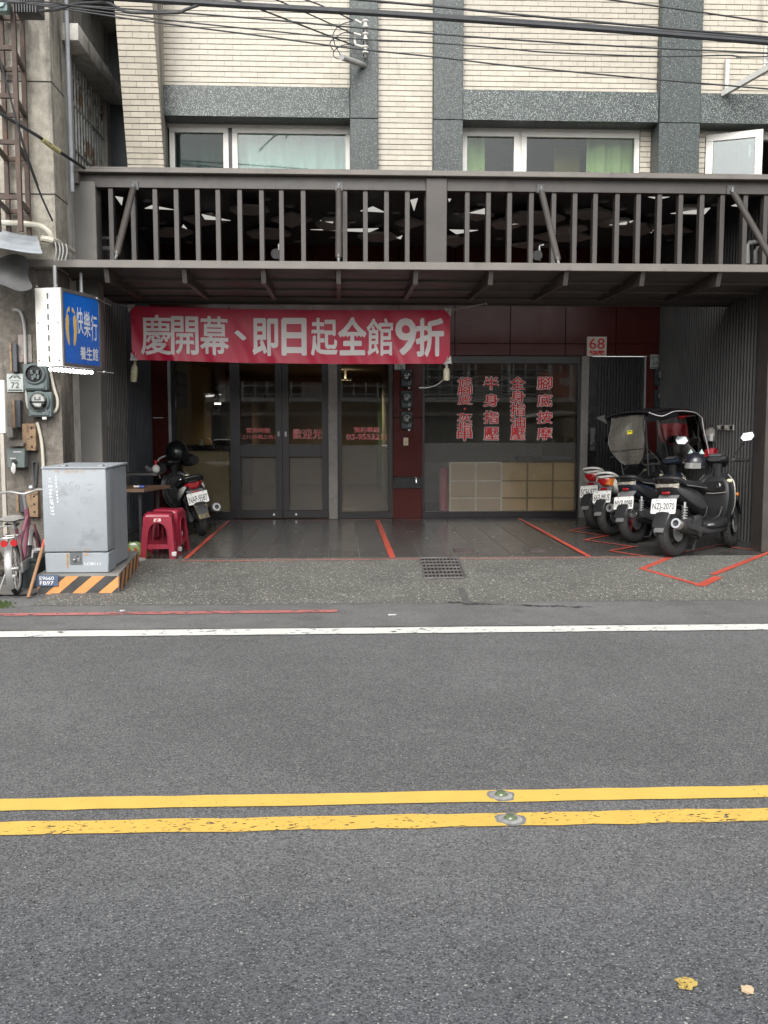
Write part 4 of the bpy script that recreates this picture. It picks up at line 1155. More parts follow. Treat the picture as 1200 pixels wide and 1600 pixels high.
m = MB(); m.tube([P(697, 588, YBN - .03)] + [P(x, y, YBN + .02) for x, y in ((690, 596), (680, 603), (668, 606), (655, 606))], .006, 6); m.build('hose', mat('hose_grey', (0.35, 0.35, 0.33), 0.5), label='thin grey hose curving from the right bottle to the wall', cat='hose')

# ------------------------------------------------------------------ number signs, meters, switch, tap
def wall_plate(name, label, cat, pa, py0, pc, py1, Y, m, th=.012):
    x0, x1 = P(pa, (py0 + py1) / 2, Y).x, P(pc, (py0 + py1) / 2, Y).x
    z1, z0 = P((pa + pc) / 2, py0, Y).z, P((pa + pc) / 2, py1, Y).z
    t = thing(name, label, cat, ((x0 + x1) / 2, Y, z0))
    b = MB(); b.bx(x0, x1, Y, Y + th, z0, z1, bev=.003); b.build('plate', m, t)
    return t, x0, x1, z0, z1
SIGNW = mat('sign_white', (0.68, 0.62, 0.55), 0.5, var=.04)
t, x0, x1, z0, z1 = wall_plate('number_sign', 'square white sign with red 68 above the slat door', 'sign', 917.5, 526, 948, 556.5, FY - .05, SIGNW, .03)
cx_, hh = (x0 + x1) / 2, z1 - z0
text('68', 'lettering', RTXT, (cx_, FY - .0505, z0 + hh * .64), (1, 0, 0), (0, 0, 1), (x1 - x0) * .78, hh * .54, t, .002, .01)
text('號', 'lettering', RTXT, (cx_, FY - .0505, z0 + hh * .185), (1, 0, 0), (0, 0, 1), (x1 - x0) * .76, hh * .23, t, .002, .03)
PLT = mat('address_plate', (0.42, 0.45, 0.43), 0.4, var=.05); GRN = mat('plate_dark_green', (0.05, 0.07, 0.065), 0.5)
def address_plate(num, label, pa, py0, pc, py1, Y):
    t, x0, x1, z0, z1 = wall_plate('address_plate', label, 'address plate', pa, py0, pc, py1, Y, PLT)
    W, H, cx = x1 - x0, z1 - z0, (x0 + x1) / 2
    b = MB()
    def pr(pts): b.prism([V((cx + u * W, Y - .001, z0 + v * H)) for u, v in pts], (0, -.001, 0))
    pr([(-.38, .72), (-.2, .90), (-.08, .92), (-.17, .80), (-.3, .70)]); pr([(.38, .72), (.2, .90), (.08, .92), (.17, .80), (.3, .70)]); pr([(-.12, .86), (.12, .86), (0, .75)])
    pr([(-.42, .06), (-.42, .14), (.42, .14), (.42, .06)]); pr([(-.3, .60), (-.3, .63), (.3, .63), (.3, .60)])
    b.build('emblem', GRN, t)
    text(num, 'lettering', GRN, (cx, Y - .001, z0 + H * .37), (1, 0, 0), (0, 0, 1), W * .5, H * .32, t, .001, .012)
    return t
address_plate('70', 'small pale plate numbered 70 at the banner lower edge', 616.5, 563.5, 633, 578.5, FY - .045)
address_plate('68', 'small pale plate numbered 68 beside the slat door', 1016, 554, 1032, 576, FY - .045)
MDARK = mat('meter_box', (0.028, 0.045, 0.048), 0.4, var=.15); MGREY = mat('meter_box_grey', (0.105, 0.135, 0.135), 0.5, var=.15)
DIAL = mat('meter_dial', (0.55, 0.54, 0.50), 0.5, var=.08); DOME = glass('meter_dome', (0.86, 0.88, 0.88), 1.2)
def meter(px, py, w_, h_, Y, label, box, empty=False, tags=True):
    p = P(px, py, Y); k = Y / FPX; W, H = w_ * k, h_ * k; r = W * .40
    t = thing('electric_meter', label, 'electric meter', p + V((0, 0, -H / 2)))
    b = MB(); b.bx(p.x - W / 2, p.x + W / 2, Y - .02, Y + .05, p.z - H / 2, p.z + H / 2, bev=.008); b.build('box', box, t)
    b = MB(); b.bx(p.x - W * .40, p.x + W * .40, Y - .032, Y - .0205, p.z - H * .44, p.z - H * .22, bev=.005); b.build('lower_cover', box, t)
    c = V((p.x, Y - .02, p.z + H * .12))
    b = MB(); b.lathe([(r * 1.10, 0), (r * 1.12, .02), (r * 1.0, .03), (r * .9, .03)], c, (0, -1, 0), 24, caps=False); b.build('collar', box, t)
    if empty:
        b = MB(); b.cyl(c + V((0, -.001, 0)), c + V((0, -.004, 0)), r * .95, n=24); b.build('socket', BLACKP, t)
        b = MB()
        for sx, sz in ((-.3, .2), (.3, .2), (-.2, -.4), (.35, -.3), (0, -.2)): b.box(c + V((sx * r, -.012, sz * r)), (.02, .03, .035), Euler((0, .5 * sx, .2)))
        b.build('terminals', MGREY, t); return t
    b = MB(); b.cyl(c + V((0, -.03, 0)), c + V((0, -.034, 0)), r * .86, n=24); o = b.build('dial', DIAL, t)
    b = MB(); b.bx(c.x - r * .4, c.x + r * .25, c.y - .038, c.y - .0345, c.z + r * .12, c.z + r * .50); b.bx(c.x - r * .86, c.x + r * .86, c.y - .037, c.y - .0345, c.z - r * .16, c.z + r * .02); b.bx(c.x + r * .3, c.x + r * .8, c.y - .037, c.y - .0345, c.z - r * .6, c.z - r * .2); b.build('display', KTXT, o)
    b = MB(); b.bx(c.x - r * .6, c.x + r * .15, c.y - .038, c.y - .0345, c.z - r * .66, c.z - r * .26); b.build('barcode', WHITEP, o)
    b = MB(); b.sphere(c + V((0, -.03, 0)), r * .92, 20, 8, (1, 1, .75), Euler((R(90), 0, 0)), lo=0); b.build('glass_dome', DOME, t)
    if tags:
        b = MB(); b.torus(V((p.x + W * .22, Y - .036, p.z - H * .27)), (0, 1, .2), .017, .005, 14, 6); b.build('seal_ring', STEEL, t)
        b = MB(); b.bx(p.x + W * .1, p.x + W * .28, Y - .03, Y - .02, p.z - H * .60, p.z - H * .5, bev=.002); b.build('seal_tag', WHITEP, t)
    return t
for py, lb in ((591, 'topmost of three round electric meters on red pier'), (624.5, 'middle of three round electric meters on red pier'), (657, 'lowest of three round electric meters on red pier')):
    meter(635.5, py, 18, 27, FY - .09, lb, MDARK)
for py, lb in ((589, 'upper dark green meter right of the slat door'), (623, 'lower dark green meter right of the slat door')):
    meter(1032.5, py, 20, 27, FY - .09, lb, MDARK)
t, x0, x1, z0, z1 = wall_plate('door_bell', 'cream push button bell below the three meters', 'door bell', 630.5, 684, 638, 696, FY - .048, mat('bell_cream', (0.62, 0.54, 0.38), 0.4))
b = MB(); b.bx((x0 + x1) / 2 - .014, (x0 + x1) / 2 + .014, FY - .056, FY - .047, z0 + .03, z0 + .06, bev=.002); b.build('button', mat('button_tan', (0.45, 0.38, 0.25), 0.4), t)
p = P(650, 749, FY - .05)
t = thing('water_tap', 'small chrome tap on the black band of the red pier', 'tap', p)
b = MB(); b.cyl(p + V((0, .04, 0)), p + V((0, -.05, 0)), .012, n=10); b.tube([p + V((0, -.045, 0)), p + V((0, -.07, -.005)), p + V((0, -.075, -.04))], .010, 8); b.build('spout', CHROME, t)
b = MB(); b.box(p + V((0, -.03, .03)), (.055, .012, .012), bev=.004); b.cyl(p + V((0, -.03, 0)), p + V((0, -.03, .03)), .006, n=8); b.build('handle', CHROME, t)

# ------------------------------------------------------------------ blade sign with lamps
Q0 = P(96, 510, 8.20); ang = R(-15)                  # near right vertical edge
ux = V((math.sin(-ang), math.cos(ang), 0)); ux = V((.262, .965, 0)); vx = V((.965, -.262, 0))
zt_, zb_2 = P(96, 449, 8.20).z, P(101, 572, 8.20).z
SW, SL = .235, .64
sg = thing('blade_sign', 'blue double sided lamp sign with two golden feet and white lettering', 'sign', Q0)
E = V((Q0.x, 8.20, 0)) 
def SP(u, v, z): return E + ux * u - vx * v + V((0, 0, z))       # u along the face, v across the thickness (to the left)
b = MB(); b.loft([[SP(.012, .006, z), SP(SL, .006, z), SP(SL, SW - .006, z), SP(.012, SW - .006, z)] for z in (zb_2 + .01, zt_ - .01)]); b.build('case', mat('sign_case', (0.10, 0.10, 0.11), 0.4), sg)
b = MB(); b.loft([[SP(.0, 0, z), SP(.012, 0, z), SP(.012, SW, z), SP(0, SW, z)] for z in (zb_2, zt_)]); ep = b.build('end_panel', mat('sign_end_white', (0.55, 0.535, 0.50), 0.5, var=.03), sg)
b = MB()
for u, z in ((.03, .05), (.215, .05), (.03, .36), (.215, .36), (.03, .66), (.215, .66)): b.sphere(SP(-.001, u, zb_2 + z), .008, 8, 4)
b.build('screw', STEEL, ep)
b = MB(); b.loft([[SP(.03, -.004, z), SP(SL - .03, -.004, z), SP(SL - .03, .01, z), SP(.03, .01, z)] for z in (zb_2 + .03, zt_ - .03)]); fp = b.build('face_panel', mat('sign_blue', (0.012, 0.135, 0.55), 0.25, var=.12, vs=3), sg)
b = MB()
for (za, zb3, ua, ub) in ((zb_2, zb_2 + .03, .012, SL), (zt_ - .03, zt_, .012, SL), (zb_2 + .03, zt_ - .03, .012, .03), (zb_2 + .03, zt_ - .03, SL - .03, SL)):
    b.loft([[SP(ua, -.008, z), SP(ub, -.008, z), SP(ub, .012, z), SP(ua, .012, z)] for z in (za, zb3)])
b.build('face_frame', mat('frame_brown', (0.12, 0.11, 0.10), 0.4), sg)
zm = (zt_ + zb_2) / 2; H_ = zt_ - zb_2
SWT = mat('sign_white_print', (0.78, 0.80, 0.82), 0.4)
for i, ch in enumerate('快樂行'): text(ch, 'lettering', SWT, SP(.285 + i * .118, -.005, zb_2 + H_ * (.62 - .03 * i)), ux, (0, 0, 1),   .104, H_ * .34, sg, .002, .012)
for i, ch in enumerate('養生館'): text(ch, 'lettering', SWT, SP(.325 + i * .103, -.005, zb_2 + H_ * .20), ux, (0, 0, 1), .092, H_ * .17, sg, .002, .02)
GOLD = mat('gold_print', (0.72, 0.48, 0.13), 0.4, var=.06)
for s_ in (-1, 1):
    b = MB(); cu_ = .145 + s_ * .052
    pts = []
    for k in range(20):
        a_ = 2 * math.pi * k / 20; zz = math.sin(a_); wv = .022 + .012 * max(0, zz)
        pts.append(SP(cu_ + s_ * (.012 * (1 - zz * zz) - .012 * (zz < 0) * -zz) + wv * math.cos(a_), -.0045, zb_2 + H_ * (.475 + .20 * zz)))
    b.prism(pts, vx * .002)
    for k in range(5):
        tu = cu_ + s_ * (-.024 + .014 * k); tz = zb_2 + H_ * (.745 - .009 * k * k)
        rr = .012 - .0016 * k
        b.prism([SP(tu + rr * .6 * math.cos(q), -.0045, tz + rr * 1.7 * math.sin(q)) for q in [2 * math.pi * j / 10 for j in range(10)]], vx * .002)
    b.build('foot_mark', GOLD, sg)
LED = emit('lamp_white', (1, .98, .95), 4.0)
b = MB(); b.tube([SP(-.008, SW * .5, zb_2 + .01), SP(-.008, SW * .5, zt_ - .01)], .006, 6); st = b.build('cable_strip', mat('lamp_cable', (0.10, 0.10, 0.10), 0.5), sg)
for k in range(8):
    b = MB(); b.sphere(SP(-.016, SW * .5, zb_2 + .015 + k * (H_ - .04) / 7), .0165, 10, 6, (1.25, 1, .9)); b.build('lamp', LED, sg)
for k in range(10):
    for v in (.065, .13):
        b = MB(); b.sphere(SP(.03 + k * .061, v, zb_2 - .024), .0165, 10, 6, (1, 1.2, 1)); b.build('lamp', LED, sg)
b = MB(); b.tube([SP(SL, .05, zb_2 - .01), SP(SL + .12, -.05, zb_2 - .02)], .009, 6); b.sphere(SP(SL + .05, 0, zb_2 - .015), .016, 8, 6)
b.tube([SP(SL - .06, -.01, zt_ - .02), SP(SL + .08, -.06, zt_ - .06)], .009, 6); b.sphere(SP(SL - .06, -.01, zt_ - .02), .016, 8, 6); b.build('stay_rod', CHROME, sg)
for u_ in (.12, SL - .1):
    b = MB(); b.tube([SP(u_, SW * .5, zt_), SP(u_, SW * .5, zt_ + .2)], .016, 8); b.build('hanger', STEEL, sg)
ll = bpy.data.lights.new('sign_lamps', 'POINT'); ll.energy = 0.25; ll.color = (1, .98, .94); ll.shadow_soft_size = .15
lo_ = link(bpy.data.objects.new('sign_lamps', ll)); lo_.location = SP(-.12, SW * .5, zm); WM[lo_] = Matrix()

# ------------------------------------------------------------------ roadside power cabinet on its striped plinth
f0, f1, r1 = G(55, 930), G(185, 928), G(218, 881)
x0, x1, yf, yk, xk = f0.x + .0, f1.x, 7.46, 8.80, -1.85
ZP = P(120, 898, yf).z
pn = thing('cabinet_plinth', 'concrete plinth striped black and orange under the grey cabinet', 'plinth', ((x0 + x1) / 2, 8.1, 0))
b = MB(); foot = [V((x0, yf, -.02)), V((x1, yf, -.02)), V((xk, yk, -.02)), V((x0 - .05, yk, -.02))]
b.prism(foot, (0, 0, ZP + .02)); b.build('block', mat('plinth_concrete', (0.21, 0.205, 0.19), 0.9, var=.2, vs=6, bmp=.4), pn)
ORG = mat('orange_stripe', (0.62, 0.27, 0.09), 0.6, var=.15, vs=8, dirt=((0.30, 0.17, 0.10), 9, .60)); BLK = mat('black_stripe', (0.045, 0.045, 0.045), 0.6, var=.3, vs=9)
def stripe(u0, u1, A, B, m, n_, ztop=ZP - .012):
    # slanting stripe on the vertical face from A to B; u measured along the face, leaning right upwards
    L = (B - A).length; d = (B - A).normalized(); lean = ztop * 1.15
    pts = []
    for u, z in ((u0, 0.004), (u1, 0.004), (u1 + lean, ztop), (u0 + lean, ztop)): pts.append([u, z])
    def clip(ps, f):
        out = []
        for i in range(len(ps)):
            p, q = ps[i], ps[(i + 1) % len(ps)]; fp_, fq = f(p), f(q)
            if fp_ >= 0: out.append(p)
            if (fp_ > 0 > fq) or (fp_ < 0 < fq):
                t = fp_ / (fp_ - fq); out.append([p[0] + (q[0] - p[0]) * t, p[1] + (q[1] - p[1]) * t])
        return out
    pts = clip(pts, lambda p: p[0] - .004); pts = clip(pts, lambda p: L - .004 - p[0]) if pts else pts
    if len(pts) > 2:
        b = MB(); b.prism([A + d * u + V((0, 0, z)) + n_ * .0005 for u, z in pts], n_ * .002); b.build('stripe', m, pn)
A, B = V((x0, yf, 0)), V((x1, yf, 0)); L = x1 - x0
k = -.24; i = 0
while k < L:
    stripe(k, k + .098, A, B, BLK if i % 2 == 0 else ORG, V((0, -1, 0))); k += .1; i += 1
A2, B2 = V((x1, yf, 0)), V((xk, yk, 0)); d2 = (B2 - A2).normalized(); n2 = V((d2.y, -d2.x, 0)); k = -.2
while k < (B2 - A2).length:
    stripe(k, k + .128, A2, B2, BLK if i % 2 == 0 else ORG, n2); k += .13; i += 1
t_ = P(76, 907, yf - .012)
b = MB(); q0, q1 = P(55.5, 898.5, yf - .01), P(91.5, 916, yf - .01); b.bx(q0.x, q1.x, yf - .014, yf - .004, q1.z, q0.z, bev=.002); np_ = b.build('number_plate', mat('plate_blue', (0.075, 0.105, 0.17), 0.5, var=.2, vs=20), pn)
for s_, py in (('E9660', 903.5), ('FB97', 911)):
    text(s_, 'lettering', WTXT, P(73, py, yf - .0145), (1, 0, 0), (0, 0, 1), (22 if s_ == 'E9660' else 21) * yf / FPX, 5.6 * yf / FPX, np_, .001, .0)
cb = thing('power_cabinet', 'pale blue grey steel roadside power cabinet with rust stains', 'cabinet', (-2.08, 7.9, ZP))
CABM = mat('cabinet_paint', (0.285, 0.312, 0.335), 0.5, var=.07, vs=3, dirt=((0.20, 0.215, 0.23), 3.2, .58), bmp=.28, bs=7)
cy0, cy1, cym = 7.535, 8.30, 7.78
q = P(66, 800, cy0); cx0 = q.x + .005; cx1 = P(164.5, 800, cy0).x; cz1 = P(115, 733, cy0).z; cz0 = ZP
zsp = P(120, 863, cy0).z
b = MB(); b.bx(cx0, cx1, cym + .002, cy1, cz0 + .012, cz1 - .004, bev=.006); b.build('body', CABM, cb)
b = MB(); b.bx(cx0, cx1 + .012, cy0, cym, zsp + .004, cz1, bev=.010); dr = b.build('door', CABM, cb)
b = MB(); b.bx(cx0 + .005, cx1 + .016, cy0 - .004, cym, cz0 + .002, zsp - .004, bev=.008); b.build('base_cover', CABM, cb)
b = MB(); b.bx(cx0 - .004, cx1 + .018, cy0 - .006, cy1 + .005, cz1 + .001, cz1 + .018, bev=.005); b.build('roof_plate', CABM, cb)
for px in (100, 158):
    b = MB(); qq = P(px, 730, cy0 + .06); b.bx(qq.x - .022, qq.x + .022, cy0 + .03, cy0 + .09, cz1 + .017, cz1 + .03, bev=.004); b.build('lifting_lug', STEEL, cb)
b = MB(); u0, u1 = P(109.5, 870, cy0).x, P(129, 870, cy0).x; z_a, z_b = P(119, 882, cy0).z, P(119, 867, cy0).z; b.bx(u0, u1, cy0 - .008, cy0 - .003, z_a, z_b + .02, bev=.001); rc = b.build('lock_recess', mat('recess_grey', (0.11, 0.12, 0.125), 0.5), cb)
b = MB(); b.lathe([(.011, 0), (.011, .02), (.004, .026)], V(((u0 + u1) / 2 - .012, cy0 - .008, (z_a + z_b) / 2)), (0, -1, 0), 10); b.box(((u0 + u1) / 2 + .02, cy0 - .013, (z_a + z_b) / 2), (.022, .01, .035), bev=.003); b.torus(((u0 + u1) / 2 + .02, cy0 - .014, (z_a + z_b) / 2 + .02), (0, 1, 0), .012, .003, 14, 6); b.build('padlock', CHROME, rc)
RUSTS = mat('rust_stain', (0.34, 0.215, 0.105), 0.8, var=.3, vs=25)
def stain_strip(px0, px1, py0, py1, seed, par):
    rnd = random.Random(seed); b = MB()
    n = max(2, int((px1 - px0) / 2.2))
    for i in range(n):
        if rnd.random() < .3: continue
        xx = px0 + (px1 - px0) * (i + rnd.random() * .6) / n; w_ = rnd.uniform(.5, 1.5); h = rnd.uniform(.3, 1) * (py1 - py0)
        p_ = [P(xx - w_ / 2, py0, cy0), P(xx + w_ / 2, py0, cy0), P(xx + w_ * .2, py0 + h, cy0), P(xx - w_ * .2, py0 + h * .9, cy0)]
        b.prism([V((v.x, cy0 - .0006, v.z)) for v in p_], (0, -.0006, 0))
    b.build('rust_streak', RUSTS, par)
stain_strip(84, 132, 735.0, 741.5, 2, dr); stain_strip(70, 160, 734.6, 737, 9, dr); stain_strip(104, 140, 858, 861.5, 12, dr); stain_strip(130, 144, 858, 862, 3, dr)
b = MB()
for (pxa, w_, pyb) in ((106, 4, 888), (134, 7, 868)):
    p_ = [P(pxa - w_ / 2, 864.5, cy0), P(pxa + w_ / 2, 864.5, cy0), P(pxa + w_ * .3, pyb, cy0), P(pxa - w_ * .3, pyb, cy0)]
    b.prism([V((v.x, cy0 - .0046, v.z)) for v in p_], (0, -.0006, 0))
b.build('rust_streak', RUSTS, cb)
FADE = mat('faded_white_paint', (0.70, 0.72, 0.73), 0.6)
for i, ch in enumerate('高压E9660F397'):
    text(ch, 'lettering', FADE, P(78.0 + i * .18, 748 + i * 4.6, cy0 - .001) if i < 2 else P(78.6 + (i - 2) * .42, 760.5 + (i - 2) * 5.35, cy0 - .001), (0, 0, -1), (1, 0, 0), .020 if i > 1 else .017, .028 if i > 1 else .022, dr, .0008, .008)
for i in range(8):
    b = MB(); q = P(87 + i * .45, 745 + i * 5.1 + (i > 3) * 3, cy0 - .001); b.box(q, (.010, .001, .016)); b.build('small_mark', FADE, dr)
text('LO8111', 'lettering', FADE, P(144.5, 881, cy0 - .0045), (1, 0, 0), (0, 0, 1), 24 * cy0 / FPX, 4.6 * cy0 / FPX, cb, .0006, .0)
# old lettering showing through the paint
for s_, px, py, w_, h_ in (('00', 134, 781.5, 17, 13), ('C', 111, 756, 7, 7), ('O', 121, 761, 7, 8), ('E', 84, 828, 7, 9)):
    text(s_, 'raised_lettering', CABM, P(px, py, cy0 + .0005), (1, 0, 0), (0, 0, 1), w_ * cy0 / FPX, h_ * cy0 / FPX, dr, .0022, .0)
b = MB(); rnd = random.Random(5)
for i in range(30):
    a0 = P(rnd.uniform(95, 150), rnd.uniform(752, 850), cy0); l_ = rnd.uniform(.01, .05); aa = rnd.uniform(0, 3.1)
    e_ = a0 + V((l_ * math.cos(aa), 0, l_ * math.sin(aa))); nn = V((-math.sin(aa), 0, math.cos(aa))) * .003
    b.prism([V((v.x, cy0 + .0008, v.z)) for v in (a0, a0.lerp(e_, .5) + nn, e_, a0.lerp(e_, .5) - nn)], (0, -.0028, 0))
b.build('paint_ridges', CABM, dr, kind='stuff')

# ------------------------------------------------------------------ stools, table, shelf, bag, stick
STR = mat('dark_red_plastic', (0.27, 0.018, 0.038), 0.32, var=.06, vs=4)
def stool(cx, cy, rz, label, first=None):
    if first:
        o = copy_tree(first); o.location = (cx, cy, TZ); o.rotation_euler.z = rz; o['label'] = label; WM[o] = Matrix.Translation(V((cx, cy, TZ))) @ Matrix.Rotation(rz, 4, 'Z'); return o
    t = thing('plastic_stool', label, 'stool', (cx, cy, TZ), (0, 0, rz), group='dark red plastic stools')
    H, w0, w1 = .43, .165, .125
    b = MB(); b.loft([[V((sx * w1, sy * w1, z)) * k if False else V((sx * w1 * k, sy * w1 * k, z)) for sx, sy in ((-1, -.85), (-.85, -1), (.85, -1), (1, -.85), (1, .85), (.85, 1), (-.85, 1), (-1, .85))] for z, k in ((H - .035, 1.04), (H - .008, 1.0), (H, .93))]); b.build('seat', STR, t, local=True)
    def wpt(s, f, z):                       # point on side panel f, s across -1..1
        h = w0 + (w1 * 1.03 - w0) * z / H
        d = ((0, -1), (1, 0), (0, 1), (-1, 0))[f]; n_ = (-d[1], d[0])
        return V((d[0] * h + n_[0] * s * h, d[1] * h + n_[1] * s * h, z))
    for f in range(4):
        b = MB()                             # arched side panel: two legs, arch and rail cut from one sheet
        arch = []
        k = 14
        outer = [(-1, 0), (-1, H - .03), (1, H - .03), (1, 0)]
        def quad(pts): b.sheet([wpt(s, f, z) for s, z in pts])
        zs = [0, .095, .14, .24, .28, .31, .335, .35]
        iw = [.66, .66, .65, .63, .60, .50, .34, .0]
        for (za, ia), (zb__, ib) in zip(list(zip(zs, iw))[:-1], list(zip(zs, iw))[1:]):
            quad([(-1, za), (-ia, za), (-ib, zb__), (-1, zb__)]); quad([(ia, za), (1, za), (1, zb__), (ib, zb__)])
        quad([(-1, .35), (0, .35), (0, H - .03), (-1, H - .03)]); quad([(0, .35), (1, .35), (1, H - .03), (0, H - .03)])
        quad([(-.66, .095), (.66, .095), (.65, .14), (-.65, .14)])
        bmesh.ops.remove_doubles(b.bm, verts=b.bm.verts[:], dist=.001)
        b.solid(.012); b.build('side_panel', STR, t, local=True)
        b = MB(); pts = [wpt(-s_, f, z) for z, s_ in zip(zs, iw)] + [wpt(s_, f, z) for z, s_ in list(zip(zs, iw))[::-1][1:]]
        nrm = V(((0, -1, 0), (1, 0, 0), (0, 1, 0), (-1, 0, 0))[f]) * .004
        b.tube([p + nrm for p in pts[1:-1]], .006, 6); b.build('arch_rib', STR, t, local=True)
    for sx in (-1, 1):
        for sy in (-1, 1):
            if (sx, sy) in ((1, -1),):
                b = MB(); b.box((sx * w0 * .93, sy * w0 * .93, .045), (.045, .045, .045), bev=.006); b.build('foot_pad', WHITEP, t, local=True)
    b = MB(); b.prism([V((-.035, -w1 * 1.08, .355)), V((.035, -w1 * 1.08, .358)), V((.03, -w1 * 1.06, .385)), V((-.03, -w1 * 1.06, .385))], (0, -.004, 0)); st_ = b.build('sticker', WHITEP, t, local=True)
    b = MB(); b.prism([V((-.02, -w1 * 1.08 - .005, .36)), V((.0, -w1 * 1.08 - .005, .36)), V((.015, -w1 * 1.06 - .007, .383)), V((-.005, -w1 * 1.06 - .007, .383))], (0, -.001, 0)); b.build('sticker_mark', RTXT, st_, local=True)
    return t
s1 = G(246, 869)
stl = stool(-1.755, 9.31, R(4), 'front dark red plastic stool with bright sticker beside the cabinet')
stool(P(264, 830, 9.70).x, 9.70, R(-8), 'dark red plastic stool standing behind the front one', stl)
tb = thing('side_table', 'narrow brown topped table against the dark left partition', 'table', (-2.25, 10.2, TZ))
p = P(257, 766, 10.0); zz = p.z
b = MB(); b.prism([V((-2.46, 9.75, zz)), V((p.x - .16, 9.75, zz)), V((p.x, 10.35, zz)), V((-2.46, 10.35, zz))], (0, 0, .03)); b.build('table_top', mat('brown_board', (0.16, 0.095, 0.06), 0.5, var=.2, vs=6), tb)
for xx, yy in ((-2.40, 9.85), (p.x - .12, 10.25), (-2.4, 10.25), (p.x - .22, 9.85)):
    b = MB(); b.bx(xx - .014, xx + .014, yy - .014, yy + .014, TZ, zz); b.build('leg', BLACKPL, tb)
p = P(218, 760.5, 9.95)
m_ = thing('marker_pen', 'blue and white marker lying on the brown table', 'pen', (p.x, 9.95, zz + .03))
b = MB(); b.cyl((p.x - .06, 9.95, zz + .042), (p.x + .0, 9.95, zz + .042), .012, n=10); b.build('barrel', WHITEP, m_)
b = MB(); b.cyl((p.x + .0, 9.95, zz + .042), (p.x + .05, 9.95, zz + .042), .0125, n=10); b.build('cap', mat('pen_blue', (0.03, 0.07, 0.35), 0.4), m_)
ws = thing('wall_shelf', 'small dark shelf board fixed to the left partition', 'shelf', P(240, 742, 10.9))
p = P(250, 738, 10.9); b = MB(); b.bx(XLW + .02, p.x, 10.7, 11.1, p.z - .025, p.z, bev=.003); b.build('board', mat('shelf_dark', (0.09, 0.09, 0.09), 0.5), ws)
b = MB(); b.bx(XLW + .02, XLW + .05, 10.88, 10.92, p.z - .16, p.z - .026); b.build('bracket', BLACKPL, ws)
zs_h = p.z; p = P(243.5, 730, 10.9)
sb_ = thing('soap_bottle', 'white round soap bottle with red top on the small shelf', 'bottle', (p.x, 10.9, zs_h))
b = MB(); b.lathe([(.03, 0), (.045, .02), (.045, .05), (.03, .075), (.012, .085)], (p.x, 10.9, zs_h), (0, 0, 1)); b.build('body', WHITEP, sb_)
b = MB(); b.lathe([(.012, .085), (.012, .115), (.02, .118), (.02, .13)], (p.x, 10.9, zs_h), (0, 0, 1)); b.build('pump', RTXT, sb_)
b = MB(); b.sphere(V((p.x - .07, 10.88, zs_h + .03)), .04, 10, 6, (1.1, .8, .75)); b.sphere(V((p.x - .09, 10.86, zs_h + .055)), .025, 8, 5); b.build('cleaning_cloth', mat('cloth_grey', (0.13, 0.13, 0.13), 0.9, bmp=.6, bs=60), label='crumpled grey cloth on the small shelf beside soap bottle', cat='cloth')
# bag with green and orange stripes by the cabinet foot
p = G(215, 871)
bg_ = thing('shopping_bag', 'green and orange striped bag slumped behind the cabinet', 'bag', p)
b = MB(); secs = []
for z, w_, d_, dx in ((0, .10, .06, 0), (.025, .105, .07, 0), (.08, .09, .06, -.01), (.13, .06, .03, -.03), (.145, .03, .012, -.04)):
    secs.append([p + V((dx + w_ * math.cos(a_) * (1 + .1 * math.sin(3 * a_ + z * 20)), d_ * math.sin(a_), z + .012 * math.sin(5 * a_))) for a_ in [2 * math.pi * k / 20 for k in range(20)]])
b.loft(secs); b.build('sack', mat('bag_green', (0.12, 0.20, 0.035), 0.5, var=.15), bg_)
for k, col in ((-1, 'bag_orange'), (0.3, 'bag_orange')):
    b = MB(); b.prism([p + V((.05 * k - .02, -.069, .04)), p + V((.05 * k + .012, -.069, .035)), p + V((.05 * k - .01, -.062, .10)), p + V((.05 * k - .035, -.062, .105))], (0, -.012, 0)); b.build('stripe', mat(col, (0.36, 0.06, 0.03), 0.5), bg_)
b = MB(); b.sphere(p + V((-.03, -.01, .125)), .045, 12, 6, (1.3, .6, .45)); b.build('lining', WHITEP, bg_)
b = MB(); q = G(213, 876); b.prism(blob_sheet(q, .10, .05, 10, 4, q.z + .004, .2), (0, 0, .02)); b.build('cardboard', mat('card_pale', (0.36, 0.34, 0.30), 0.8), label='flat pale cardboard piece under the striped bag', cat='cardboard')
p0, p1 = G(44, 934), P(70, 843, 7.6)
b = MB(); b.cyl(p0, p0.lerp(p1, .86), .013, n=10)
stk = thing('wooden_stick', 'brown wooden broom stick leaning on the cabinet left side', 'stick', p0); b.build('shaft', mat('stick_wood', (0.30, 0.16, 0.08), 0.6, var=.15), stk)
b = MB(); b.cyl(p0.lerp(p1, .86), p1, .0145, n=10); b.build('tip', mat('stick_red', (0.42, 0.07, 0.05), 0.5), stk)

